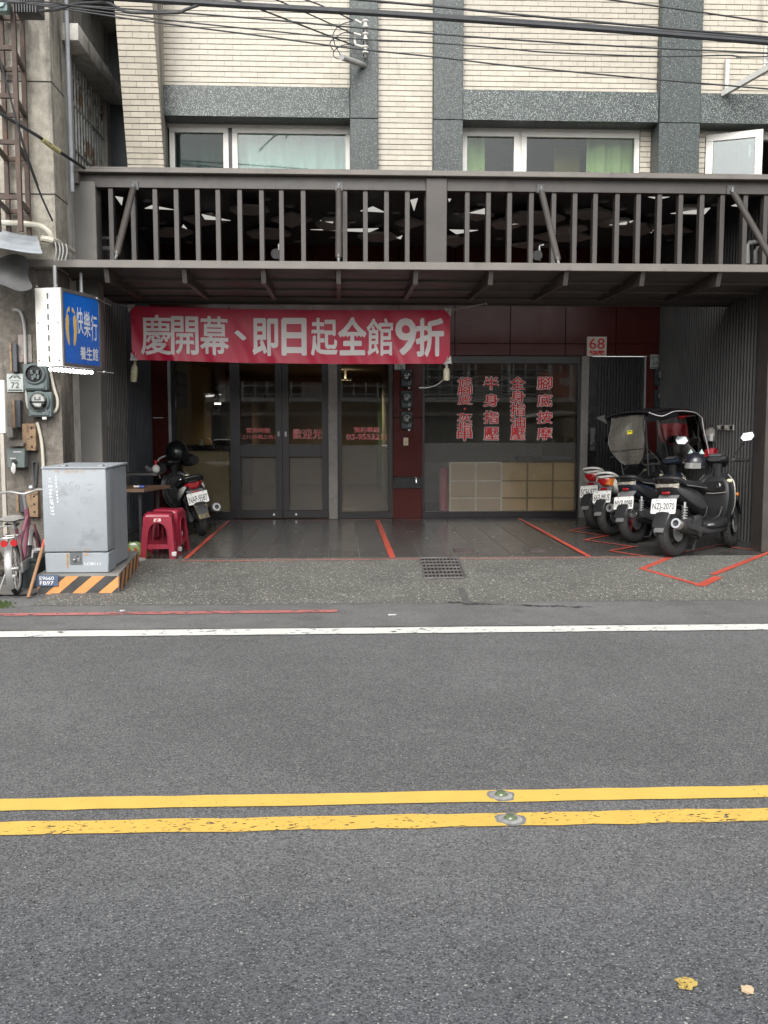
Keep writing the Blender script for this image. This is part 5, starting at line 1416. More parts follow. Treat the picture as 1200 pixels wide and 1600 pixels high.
# ------------------------------------------------------------------ neighbouring building at the left
nb_ = thing('neighbour_building', 'weathered grey concrete building at the left with hooded barred window', 'building', (-4, 10, 0))
NY = 8.62; NX = P(98, 690, NY).x
def nx(px, py, Y=NY): return P(px, py, Y).x
yside = PX(100, 150, NX).y
CONCL = mat('grimy_concrete', (0.165, 0.148, 0.125), 0.9, var=.3, vs=16, bmp=.9, bs=55, dirt=((0.06, 0.053, 0.045), 3.5, .50), streak=True)
b = MB(); b.bx(-7, NX, NY, yside, P(30, 420, NY).z, 7.4, bev=.01); b.build('corner_pillar', CONC, nb_)
b = MB(); b.bx(-7, NX - .001, NY + .001, yside, -.05, P(30, 420, NY).z); b.build('pillar_base', CONCL, nb_)
z_j = [P(30, 127, NY).z, P(30, 303, NY).z]
for z in z_j:
    b = MB(); b.bx(-7, NX + .002, NY - .002, yside + .002, z - .006, z + .006); b.build('joint', mat('joint_dark', (0.05, 0.05, 0.048), 0.9), nb_)
XN2 = NX - .03
CONC3 = mat('pale_side_concrete', (0.55, 0.53, 0.48), 0.9, var=.2, vs=9, bmp=.6, bs=50, dirt=((0.22, 0.21, 0.19), 2.4, .50), streak=True)
b = MB(); wy0, wy1 = PX(114, 150, XN2).y, PX(167, 200, XN2).y
wz1 = PX(114, 87, XN2).z; wz0 = 3.3
ye = 11.4
for (ya, yb2, za, zc_) in ((yside, wy0, 0, 7.4), (wy1, ye, 0, 7.4), (wy0, wy1, wz1, 7.4), (wy0, wy1, 0, wz0)):
    b = MB(); b.bx(-7, XN2, ya + .001, yb2 - .001, za, zc_); b.build('side_wall', CONC3, nb_)
b = MB(); b.bx(XN2 - .22, XN2 - .20, wy0, wy1, wz0, wz1); b.build('window_recess', mat('recess_dark', (0.5, 0.52, 0.52), 0.4), nb_)
b = MB(); hz = PX(112, 40, XN2 + .12).z
b.bx(XN2, XN2 + .16, yside + .05, PX(184, 150, XN2 + .1).y, hz - .10, hz + .05, bev=.01); b.build('window_hood', CONC3, nb_)
for k in range(13):
    yy = wy0 + .03 + (wy1 - wy0 - .06) * k / 12
    b = MB(); b.bx(XN2 - .05, XN2 - .035, yy - .008, yy + .008, wz0, wz1); b.build('window_bar', mat('peeling_bar', (0.72, 0.74, 0.70), 0.7, var=.25, vs=9, dirt=((0.26, 0.15, 0.08), 5, .5)), nb_)
for z in (wz0 + .62, wz0 + .45, wz1 - .15, wz1 - .40):
    b = MB(); b.bx(XN2 - .056, XN2 - .03, wy0, wy1, z - .01, z + .01); b.build('window_rail', MATS['peeling_bar'], nb_)
b = MB(); zc2 = PX(150, 5, XN2 + .1).z + .1; b.bx(XN2, XN2 + .22, yside + .8, ye, zc2 - .04, zc2 + .3, bev=.01); b.build('cornice', CONC, nb_)
b = MB(); b.tube([V((NX + .04, yside + .03, 3.4)), V((NX + .03, yside + .03, 7.4))], .02, 10); b.build('rain_pipe', mat('pipe_grey', (0.33, 0.35, 0.37), 0.5, var=.15), nb_)
# dark gap between the buildings
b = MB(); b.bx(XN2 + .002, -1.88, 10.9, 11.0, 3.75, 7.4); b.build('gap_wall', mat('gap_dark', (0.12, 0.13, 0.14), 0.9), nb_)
# steel lattice ladder mast
lm = thing('lattice_mast', 'rusty steel lattice ladder mast against the left concrete pillar', 'lattice mast', (-2.7, 8.3, 2.9))
ypl, ypb = NY - .46, NY - .06
zlo = P(20, 362, ypl).z
posts = [P(27, 200, ypl), P(8, 200, ypb), P(40, 200, ypb), P(-8, 200, ypl)]
for q in posts:
    b = MB(); b.bx(q.x - .018, q.x + .018, q.y - .018, q.y + .018, zlo, 7.2); b.build('upright', RUST, lm)
for py in (75, 150, 222, 308, -10):
    z = P(20, py, ypl).z
    for a, c in ((0, 3), (1, 2), (0, 2), (3, 1)):
        A_, B_ = posts[a].copy(), posts[c].copy(); A_.z = B_.z = z + (.0 if a in (0, 3) and c in (0, 3) else -.03)
        b = MB(); dd = (B_ - A_); b.box((A_ + B_) / 2, (dd.length, .03, .035), dd.to_track_quat('X', 'Z').to_euler()); b.build('rung', RUST, lm)
tr = thing('terminal_box', 'dark finned cable terminal box on the mast top', 'terminal box', P(46, 12, NY - .55))
q0, q1 = P(27, 24, NY - .55), P(63, -30, NY - .55)
b = MB(); b.bx(q0.x, q1.x, NY - .64, NY - .45, q0.z, q1.z, bev=.01); b.build('case', mat('terminal_black', (0.035, 0.037, 0.04), 0.5), tr)
for k in range(9):
    b = MB(); xx = q0.x + (q1.x - q0.x) * (k + .5) / 9; b.bx(xx - .004, xx + .004, NY - .67, NY - .641, q0.z - .02, q1.z); b.build('fin', MATS['terminal_black'], tr)
b = MB(); p = P(5, 10, NY - .55); b.box(p, (.10, .1, .11), bev=.02); b.cyl(p + V((0, -.05, 0)), p + V((0, -.07, 0)), .03); b.build('clamp', mat('clamp_teal', (0.24, 0.33, 0.32), 0.5), tr)
# neighbour's metal awning, pipes and tarp
aw = thing('metal_awning', 'bent pale corrugated awning sheet of the left building', 'awning', P(20, 390, NY - .15))
b = MB(); a0, a1, a2, a3 = P(-60, 358, NY - .08), P(58, 366, NY - .08), P(66, 392, NY - .65), P(-60, 388, NY - .65)
def awf(u, v):
    p = (a0 * (1 - u) + a1 * u) * (1 - v) + (a3 * (1 - u) + a2 * u) * v
    return p + V((0, 0, .012 * math.sin(v * 22) + .02 * math.sin(u * 5)))
b.grid(awf, 20, 24); b.solid(.004); b.build('sheet', mat('awning_zinc', (0.36, 0.39, 0.42), 0.4, metal=.3, var=.15), aw)
b = MB(); a0, a1, a2, a3 = P(-60, 395, NY - .08), P(40, 405, NY - .12), P(48, 446, NY - .55), P(-60, 432, NY - .55)
def tf(u, v):
    p = (a0 * (1 - u) + a1 * u) * (1 - v) + (a3 * (1 - u) + a2 * u) * v
    return p + V((.01 * math.sin(9 * v), .03 * math.sin(7 * u), .03 * math.sin(u * 9 + v * 3) - .06 * v * v * math.sin(u * 3)))
b.grid(tf, 24, 10); b.solid(.006); b.build('tarpaulin', mat('dark_tarp', (0.085, 0.085, 0.085), 0.8, var=.3, vs=6, bmp=.4), label='dark sagging tarpaulin below the pale awning sheet', cat='tarpaulin')
PVC = mat('cream_conduit', (0.56, 0.53, 0.44), 0.5, var=.1)
def conduit(pts, r, label, m=PVC, name='conduit', cat='conduit'):
    b = MB(); b.tube(smooth_path([P(*q) for q in pts], 5), r, 8); return b.build(name, m, label=label, cat=cat)
conduit([(-20, 347, NY - .12), (30, 349, NY - .12), (62, 353, NY - .12), (78, 364, NY - .12), (83, 378, NY - .08)], .024, 'thick cream conduit bending over the awning sheet')
conduit([(66, 373, NY - .1), (84, 376, NY - .08), (102, 386, 9.05), (114, 393, 9.28)], .028, 'short thick cream conduit running to the left screen post')
for k, dx in enumerate((0, 6, 11, 17)):
    conduit([(86 + dx, 378 + k, NY - .15), (88 + dx, 392, NY - .15), (85 + dx, 407, NY - .15)], .006, ('thin grey wire hanging at the awning corner', 'second thin grey wire at the awning corner, next rightwards', 'third thin grey wire at the awning corner, next rightwards', 'thin grey wire nearest to the left screen post')[k], mat('wire_grey', (0.35, 0.35, 0.34), 0.6), 'wire', 'wire')
conduit([(20, 484, NY - .03), (31, 487, NY - .03), (38, 510, NY - .03), (40, 560, NY - .03), (41, 603, NY - .03), (43, 632, NY - .03), (48, 641, NY - .03)], .013, 'long cream conduit down to the lower left meter', mat('conduit_greyed', (0.42, 0.42, 0.40), 0.5))
conduit([(78, 577, NY - .03), (84, 605, NY - .03), (90, 625, NY - .03), (88, 640, NY - .03), (79, 648, NY - .03)], .013, 'cream conduit curving from the sign to the lower meter')
conduit([(58, 660, NY - .03), (63, 680, NY - .03), (66, 700, NY - .03), (68, 735, NY - .03)], .014, 'cream conduit dropping behind the grey cabinet')
conduit([(78, 606, 8.95), (90, 606, 8.98), (99, 613, 9.15), (101, 620, 9.3)], .012, 'short grey bent conduit right of the empty meter', mat('conduit_greyed', (0, 0, 0)))
conduit([(105, 632, 9.3), (107, 700, 9.3), (109, 790, 9.3)], .014, 'upright grey conduit in the gap beside the post', mat('conduit_greyed', (0, 0, 0)))
for py, px, lb, e in ((589.5, 56, 'empty round meter socket on grey box at left wall', True), (632, 63, 'lower left electric meter with white dial on concrete wall', False)):
    meter(px, py, 36, 40 if e else 38, NY - .08, lb, MGREY, empty=e)
address_plate('72', 'pale address plate numbered 72 on the left concrete wall', 10.5, 584, 36.5, 612.5, NY - .015)
b = MB(); q0, q1 = P(-30, 594, NY - .35), P(10.5, 677, NY - .35); b.bx(q0.x, q1.x, NY - .37, NY - .33, q1.z, q0.z, bev=.004)
sgp = thing('blank_panel', 'plain white panel on a post at the left picture edge', 'panel', (q0.x, NY - .35, 0)); b.build('board', mat('panel_white', (0.66, 0.63, 0.58), 0.5), sgp)
b = MB(); q = P(5, 700, NY - .35); b.bx(q.x - .02, q.x + .012, NY - .365, NY - .335, 0, q1.z); b.build('post', mat('post_beige', (0.40, 0.37, 0.32), 0.6), sgp)
WOODB = mat('rusted_plate', (0.29, 0.195, 0.115), 0.75, var=.35, vs=14, dirt=((0.10, 0.055, 0.04), 13, .50))
def bracket_plate(pa, py0, pc, py1, label, m, side=0, holes=()):
    q0, q1 = P(pa, py0, NY - .06), P(pc, py1, NY - .06)
    t = thing('steel_bracket', label, 'bracket', (q0.x, NY - .06, q1.z))
    b = MB(); b.bx(q0.x, q1.x, NY - .06, NY, q1.z, q0.z, bev=.003); b.build('plate', m, t)
    if side: b = MB(); b.bx(q0.x - .004, q0.x + side * NY / FPX, NY - .075, NY - .062, q1.z - .004, q0.z + .004); b.build('rusty_flange', WOODB, t)
    for hx_, hy_ in holes:
        c = P(hx_, hy_, NY - .0605); b = MB(); b.cyl(c, c + V((0, -.002, 0)), .009, n=10); b.build('hole', PIT, t)
DKST = mat('dark_steel', (0.07, 0.075, 0.085), 0.5)
bracket_plate(16, 537, 27, 581, 'dark upright steel bracket above the 72 plate', DKST, 2)
bracket_plate(20, 625, 32.5, 668, 'dark upright steel bracket left of the lower meter', DKST, 3)
bracket_plate(34, 662, 56.5, 704, 'rusty orange plate with three holes on left wall', WOODB, 0, ((49, 669), (49.5, 683), (50, 698)))
bracket_plate(26, 768, 39, 800, 'dark bracket with yellow edge behind bicycle handlebar', DKST, 3)
bracket_plate(39, 767, 60, 808, 'rusty plate with holes behind the bicycle handlebar', WOODB, 0, ((53, 776), (53.5, 788), (54, 800)))
bracket_plate(10, 667, 20, 684, 'small grey plate under the dark bracket', mat('plate_grey', (0.25, 0.24, 0.22), 0.7))
fb = thing('fuse_box', 'grey green fuse box with tissue stuck on left wall', 'fuse box', P(25, 732, NY - .1))
q0, q1 = P(10, 700, NY - .1), P(39, 731, NY - .1); b = MB(); b.bx(q0.x, q1.x, NY - .1, NY, q1.z, q0.z, bev=.006); b.build('case', mat('fuse_green', (0.15, 0.18, 0.175), 0.5, var=.15), fb)
b = MB(); c = P(23, 722, NY - .1); b.cyl(c, c + V((0, -.02, 0)), .022); b.build('knob', BLACKPL, fb)
b = MB(); c = P(27, 706, NY - .101); b.box(c, (.07, .003, .012)); c = P(20, 716, NY - .101); b.box(c, (.05, .003, .008)); b.build('print', WHITEP, fb)
q0, q1 = P(8, 690, NY - .14), P(36, 697, NY - .14); b = MB(); b.prism([V((q0.x, NY - .14, q1.z)), V((q1.x, NY - .14, q1.z)), V((q1.x, NY, q0.z)), V((q0.x + .03, NY, q0.z))], (0, 0, .015)); b.build('rain_hood', mat('hood_brown', (0.17, 0.15, 0.13), 0.7), fb)
b = MB(); rnd = random.Random(8); secs = []
for k, (dy, rr) in enumerate(((0, .006), (4, .02), (9, .024), (13, .018), (17, .006))):
    c = P(21 + rnd.uniform(-1, 1.5), 723 + dy, NY - .13); secs.append([c + V((rr * math.cos(a_) * rnd.uniform(.7, 1.25), rr * .6 * math.sin(a_), 0)) for a_ in [2 * math.pi * q / 9 for q in range(9)]])
b.loft(secs); b.build('tissue', WHITEP, label='crumpled white tissue hanging from the fuse box', cat='tissue')
b = MB()
for (a_, c_) in (((50, 722), (54, 760)), ((58, 722), (55.5, 760)), ((50, 722), (58, 721)), ((54, 760), (56, 760))): b.tube([P(*a_, NY - .02), P(*c_, NY - .02)], .008, 6)
b.build('hook_iron', DKST, label='dark narrow iron hook hanging on the left wall', cat='hook')
t = thing('torn_poster', 'torn speckled poster scrap behind the blade sign', 'poster', P(42, 550, NY - .01))
b = MB(); b.bx(P(29, 540, NY).x, P(50, 540, NY).x, NY - .012, NY - .004, P(40, 566, NY).z, P(40, 523, NY).z); b.build('paper', mat('poster_torn', (0.30, 0.27, 0.25), 0.8, var=.3, vs=14, dirt=((0.20, 0.06, 0.05), 12, .55)), t)
# rubble and clutter behind the bicycle
b = MB(); rnd = random.Random(33)
for _ in range(26):
    c = V((rnd.uniform(-3.2, -2.5), rnd.uniform(7.8, 8.55), rnd.uniform(.02, .3) * rnd.random())); s_ = rnd.uniform(.04, .11)
    b.box(c, (s_, s_ * rnd.uniform(.5, 1.3), s_ * rnd.uniform(.4, .9)), Euler((rnd.random(), rnd.random(), rnd.random())), bev=.012)
b.build('rubble', mat('rubble_brown', (0.12, 0.10, 0.085), 0.9, var=.4, vs=8, bmp=.5), kind='stuff')
b = MB(); q = P(58, 905, 7.9); b.bx(q.x - .08, q.x + .06, 7.7, 8.1, 0, .22, bev=.01); ub = thing('dark_crate', 'dark plastic crate between the bicycle and the cabinet', 'crate', (q.x, 7.9, 0)); b.build('tub', mat('crate_dark', (0.03, 0.04, 0.042), 0.6), ub)
b = MB(); b.bx(q.x - .09, q.x + .07, 7.69, 8.11, .221, .24, bev=.004); b.build('rim', mat('crate_dark', (0, 0, 0)), ub)
# ------------------------------------------------------------------ overhead cables and wall insulators
CABK = mat('cable_black', (0.028, 0.030, 0.034), 0.6)
def cable(pts, r, label, Y=7.2, m=CABK, ext=True):
    ps = [P(q[0], q[1], q[2] if len(q) > 2 else Y) for q in pts]
    if ext:
        d = (ps[-1] - ps[-2]).normalized(); ps.append(ps[-1] + d * 2.5)
        d = (ps[0] - ps[1]).normalized(); ps.insert(0, ps[0] + d * 2.5)
    b = MB(); b.tube(smooth_path(ps, 5), r, 7)
    return b.build('overhead_cable', m, label=label, cat='cable')
cable([(215, -1), (400, 10.5), (600, 22), (800, 36), (1000, 50.5), (1200, 66.5)], .020, 'thickest black overhead cable sloping across the upper facade')
cable([(400, 7), (600, 18.5), (800, 31.5), (1000, 46), (1200, 61)], .012, 'black overhead cable lashed just above the thickest one', 7.2)
cable([(500, -6), (680, 10), (800, 22), (1000, 40.5), (1200, 58)], .008, 'thin black overhead cable crossing just above the thick pair', 7.0)
cable([(900, -8), (956, 0), (1080, 17), (1200, 34.5)], .006, 'thin overhead cable at the upper right corner', 6.8)
cable([(0, 2), (200, 14), (400, 29), (545, 42), (800, 62), (1000, 74), (1200, 83)], .0065, 'thin overhead cable passing behind the top wall insulator', 7.6)
cable([(60, 6), (250, 30), (400, 46), (545, 60), (680, 67), (800, 77), (860, 82), (1000, 87.5), (1060, 88), (1135, 86.5), (1160, 89), (1200, 88.5)], .0055, 'thin wavy overhead cable in the middle of the bundle', 7.6)
cable([(60, 8), (220, 32), (400, 55), (545, 75), (680, 89), (800, 103), (1000, 122), (1200, 139)], .006, 'lowest long thin overhead cable of the bundle', 7.6)
wi = 9.30
cable([(400, -14, 7.8), (482, 1, 8.5), (552, 32, wi)], .006, 'thin service cable to the top wall insulator', ext=False)
cable([(380, -20, 7.8), (433, 0, 8.3), (552, 53, wi)], .006, 'thin service cable to the middle wall insulator', ext=False)
cable([(330, -14, 7.6), (400, 12, 8.1), (553, 71, wi)], .007, 'thin service cable to the lowest wall insulator', ext=False)
cable([(62, 17, 7.75), (85, 15.5, 7.6), (103, 11, 7.5), (115, 6.5, 7.4), (150, 4, 7.3), (170, 5, 7.2), (187, 14, 7.2), (205, 19.5, 7.2), (275, 20, 7.2), (290, 15, 7.2), (312, 7, 7.2)], .011, 'black drooping cable from the terminal box into the bundle', ext=False)
cable([(-20, 166, 8.0), (0, 177, 8.0), (66, 217, 8.3), (90, 235, 8.53), (132, 263, 9.1)], .014, 'thick black cable with yellow sleeve running down to the gutter', ext=False)
b = MB(); b.tube(smooth_path([P(66, 217, 8.3), P(78, 227, 8.4), P(92, 236.5, 8.55)], 5), .021, 8); b.build('cable_sleeve', mat('sleeve_yellow', (0.52, 0.46, 0.22), 0.7, var=.25, vs=30), label='yellow protective sleeve wrapped round the black cable at left', cat='cable sleeve')
cable([(-6, 70, 7.7), (2, 100, 7.7), (18, 160, 7.75), (30, 205, 7.8), (45, 255, 7.9), (66, 310, 8.1), (82, 345, 8.25)], .008, 'dark thin cable slanting down across the lattice mast', ext=False)
cable([(32, 205, 7.8), (42, 240, 7.85), (60, 290, 8.0)], .004, 'very thin wire beside the slanting cable on the mast', ext=False)
cable([(8, 6, 7.75), (30, 4, 7.6), (60, 2, 7.4), (110, 8, 7.2), (200, 18, 7.2)], .005, 'thin short wire leaving the top of the terminal box', ext=False)
ins = thing('insulator_rack', 'porcelain spool insulators on a steel rod on the grey column', 'insulator', P(571, 92, wi))
PORC = mat('porcelain', (0.62, 0.60, 0.55), 0.25, var=.08)
pa_, pb2 = P(571, 29, wi), P(571, 91, wi)
b = MB(); b.tube([pb2, pa_], .014, 8); b.build('rod', mat('rod_dark', (0.10, 0.10, 0.10), 0.6), ins)
for py in (37.5, 57.5, 77.5):
    c = P(571, py, wi); rr = .030
    b = MB(); b.lathe([(.018, -.038), (.03, -.030), (.03, -.022), (.016, -.008), (.016, .008), (.03, .022), (.03, .030), (.018, .038)], c, (0, 0, 1), 16); b.build('spool', PORC, ins)
    b = MB(); b.box(c + V((0, .09, 0)), (.035, .12, .012)); b.build('arm', MATS['rod_dark'], ins)
for (x0, y0, x1, y1, lb) in ((555, 31, 565, 36, 'white cable grip at the top insulator'), (553, 52, 564, 55, 'white cable grip at the middle insulator'), (555, 70, 567, 73, 'white cable grip at the lowest insulator'), (554, 59, 555, 69, 'small upright white cable grip between two insulators')):
    b = MB(); b.cyl(P(x0, y0, wi), P(x1, y1, wi), .010, n=8); b.build('cable_grip', PORC, label=lb, cat='cable grip')
en = thing('service_pipe', 'short grey service pipe sticking out of the grey column', 'pipe', P(570, 103, 9.4))
b = MB(); b.cyl(P(569, 102, 9.45), P(534, 89.5, 9.05), .026, n=12); b.build('pipe', mat('grey_pvc', (0, 0, 0)), en)
for pts, lb in (([(552, 32), (530, 40), (521, 52), (520, 60), (523, 66)], 'thin looping jumper wire left of the top insulator'), ([(552, 53), (538, 51), (524, 59), (516, 66), (517, 73), (522, 80)], 'thin looping jumper wire left of the middle insulator'),
                ([(554, 70), (538, 70), (527, 75), (521, 82), (522, 89), (529, 92), (534, 90)], 'thin looping jumper wire left of the lowest insulator'), ([(521, 60), (524, 72), (530, 82), (534, 89)], 'pale thin wire hanging into the service pipe')):
    b = MB(); b.tube(smooth_path([P(*q, 9.1) for q in pts], 5), .0042, 6); b.build('jumper_wire', CABK, label=lb, cat='wire')
acb = thing('wall_bracket', 'white metal unit bracket and cage on the tiled wall at upper right', 'bracket', P(1170, 120, 9.3))
WST = mat('white_steel', (0.50, 0.50, 0.47), 0.5, var=.1, dirt=((0.3, 0.27, 0.23), 6, .62))
q0, q1 = P(1133, 93, 9.5), P(1137, 140, 9.5)
b = MB(); b.bx(q0.x, q1.x + .005, 9.48, 9.52, q1.z, q0.z, bev=.002); b.build('upright', WST, acb)
b = MB(); a0, a1 = P(1129, 147, 9.48), P(1212, 100, 8.95); b.box((a0 + a1) / 2, ((a1 - a0).length, .04, .05), (a1 - a0).to_track_quat('X', 'Z').to_euler()); b.build('brace', WST, acb)
for k in range(3):
    b = MB(); q = P(1194 + k * 6, 100, 9.1); b.bx(q.x - .008, q.x + .008, 9.09, 9.11, P(1194, 118 - k * 4, 9.1).z, P(1194, 70, 9.1).z); b.build('cage_bar', WST, acb)
for k in range(6):
    b = MB(); z = P(1194, 75 + k * 8, 9.1).z; b.bx(P(1192, 90, 9.1).x, P(1215, 90, 9.1).x, 9.085, 9.095, z - .004, z + .004); b.build('cage_wire', WST, acb)

# ------------------------------------------------------------------ bicycle
bk = thing('bicycle', 'small pink city bicycle with grey saddle and two red reflectors', 'bicycle', (G(28, 928).x, G(28, 928).y, 0), (R(-4), 0, R(96)), )
PINK = mat('pink_paint', (0.24, 0.085, 0.12), 0.4, var=.12); SILV = mat('dull_silver', (0.36, 0.36, 0.35), 0.35, metal=.5, var=.1)
def L(name, fn, m, parent=bk, **k):
    b = MB(); fn(b); return b.build(name, m, parent, local=True, **k)
RW = .205
for x in (0, .74):
    o = L('wheel', lambda b: (b.torus((x, 0, RW), (0, 1, 0), RW - .035, .010, 32, 6), b.cyl((x, -.03, RW), (x, .03, RW), .018)), SILV)
    L('tyre', lambda b: b.torus((x, 0, RW), (0, 1, 0), RW - .018, .018, 32, 8), RUBBER, o)
    def spk(b):
        for k in range(14):
            a = 2 * math.pi * k / 14; b.cyl((x, .012 * (-1) ** k, RW), (x + (RW - .04) * math.cos(a), 0, RW + (RW - .04) * math.sin(a)), .0016, n=4)
    L('spokes', spk, SILV, o)
def fen(x, a0, a1, rr, w_):
    def f(b):
        b.grid(lambda u, v: V((x + (rr + .006 * math.sin(math.pi * v)) * math.cos(R(a0 + (a1 - a0) * u)), w_ * (v - .5) * 2, RW + (rr + .012 * math.sin(math.pi * v)) * math.sin(R(a0 + (a1 - a0) * u)))), 18, 6); b.solid(.002)
    return f
L('rear_fender', fen(0, 60, 215, RW + .012, .026), SILV)
L('front_fender', fen(.74, 10, 150, RW + .012, .024), SILV)
L('frame', lambda b: (b.tube([(.30, 0, .20), (.17, 0, .50)], .016), b.tube([(.30, 0, .20), (.62, 0, .52)], .018), b.tube([(.24, 0, .36), (.62, 0, .56)], .014), b.tube([(.60, 0, .62), (.635, 0, .48)], .02),
     b.tube([(.635, .045, .48), (.72, .045, .21)], .010), b.tube([(.635, -.045, .48), (.72, -.045, .21)], .010), b.tube([(.0, .05, RW), (.30, .03, .20)], .009), b.tube([(.0, -.05, RW), (.30, -.03, .20)], .009), b.tube([(.0, .05, RW), (.19, .02, .45)], .008), b.tube([(.0, -.05, RW), (.19, -.02, .45)], .008)), PINK)
L('seat_post', lambda b: b.tube([(.18, 0, .48), (.155, 0, .55)], .013), SILV)
def sad(b):
    secs = []
    for x, w_, z, h in ((.02, .06, .585, .02), (.05, .09, .583, .035), (.11, .092, .578, .036), (.18, .06, .575, .03), (.25, .03, .572, .025), (.28, .016, .57, .014)):
        secs.append([V((x, w_ * math.cos(q), z + h * math.sin(q) * (1 if math.sin(q) > 0 else .6))) for q in [2 * math.pi * k / 16 for k in range(16)]])
    b.loft(secs)
L('saddle', sad, mat('grey_saddle', (0.24, 0.235, 0.22), 0.6, var=.15))
L('saddle_springs', lambda b: (b.tube([(.06, .05, .55), (.12, .02, .53)], .01), b.tube([(.06, -.05, .55), (.12, -.02, .53)], .01)), BLACKPL)
L('stem', lambda b: b.tube([(.60, 0, .60), (.57, 0, .74)], .014), SILV)
L('handlebar', lambda b: b.tube(smooth_path([(.42, .25, .74), (.50, .24, .75), (.56, .12, .77), (.57, 0, .745), (.56, -.12, .77), (.50, -.24, .75), (.42, -.25, .74)], 5), .011), SILV)
for s_ in (-1, 1):
    L('grip', lambda b: b.cyl((.43, .25 * s_, .74), (.35, .253 * s_, .735), .016), BLACKPL)
    L('brake_lever', lambda b: b.tube([(.48, .23 * s_, .745), (.44, .20 * s_, .725), (.37, .205 * s_, .715)], .006), SILV)
L('bell', lambda b: b.sphere((.55, -.07, .79), .028, 12, 6, lo=0), CHROME)
L('rear_rack', lambda b: (b.tube(smooth_path([(.16, .05, .47), (-.12, .055, .46), (-.17, .03, .46), (-.17, -.03, .46), (-.12, -.055, .46), (.16, -.05, .47)], 4), .006), b.tube([(-.05, .055, .46), (0, .06, RW)], .005), b.tube([(-.05, -.055, .46), (0, -.06, RW)], .005),
    b.tube([(-.1, .05, .46), (-.1, -.05, .46)], .004), b.tube([(0, .05, .465), (0, -.05, .465)], .004)), SILV)
L('rear_guard', lambda b: b.tube(smooth_path([(-.13, .055, .47), (-.14, .055, .53), (-.14, .045, .55), (-.14, -.045, .55), (-.14, -.055, .53), (-.13, -.055, .47)], 3), .005), SILV)
for y in (.035, -.035):
    L('reflector', lambda b: b.cyl((-.175, y - .02, .425), (-.192, y - .02, .425), .026, n=18), mat('reflector_red', (0.40, 0.012, 0.018), 0.12, coat=1.0))
L('chain_case', lambda b: b.box((.15, -.055, .21), (.34, .02, .08), bev=.02), SILV)
for s_ in (-1, 1):
    L('pedal', lambda b: (b.cyl((.30, .06 * s_, .2), (.34 * 1, .075 * s_, .2 - .10 * s_), .008, n=6), b.box((.34, .12 * s_, .2 - .10 * s_), (.06, .07, .02), bev=.004)), WHITEP)
L('kick_stand', lambda b: b.tube([(.0, .06, RW), (-.06, .14, .0)], .007), SILV)

# ------------------------------------------------------------------ scooters
def sring(x, z, w_, h, e=2.6, n=22, y=0):
    out = []
    for k in range(n):
        a = 2 * math.pi * k / n; c, s_ = math.cos(a), math.sin(a)
        out.append(V((x, y + w_ * math.copysign(abs(c) ** (2 / e), c), z + h * math.copysign(abs(s_) ** (2 / e), s_))))
    return out
def zring(z, x, w_, d, e=2.8, n=22, bow=0.0):
    out = []
    for k in range(n):
        a = 2 * math.pi * k / n; c, s_ = math.cos(a), math.sin(a)
        yy = w_ * math.copysign(abs(c) ** (2 / e), c)
        out.append(V((x + d * math.copysign(abs(s_) ** (2 / e), s_) - bow * (yy / w_) ** 2, yy, z)))
    return out
PLW = mat('licence_plate_white', (0.72, 0.72, 0.69), 0.4, var=.03)
ENG = mat('engine_dark', (0.045, 0.045, 0.047), 0.5, metal=.3, var=.3, vs=12, bmp=.3, bs=40)
SEATM = mat('seat_vinyl', (0.016, 0.016, 0.017), 0.42, var=.2, vs=12, bmp=.12, bs=120)
REDL = mat('tail_lens_red', (0.30, 0.008, 0.012), 0.08, var=.3, vs=25, coat=1.0)
AMB = mat('lens_amber', (0.50, 0.14, 0.015), 0.1, var=.2, vs=30, coat=1.0)
CLR = mat('lens_smoke_clear', (0.30, 0.28, 0.24), 0.08, var=.5, vs=45, coat=1.0)
GUN = mat('flap_grey', (0.14, 0.14, 0.142), 0.5, var=.15)
TAILSET = {'tail_fairing', 'side_panel', 'seat', 'seat_piping', 'grab_rail', 'tail_light', 'turn_lens', 'tail_cover', 'tail_reflector'}
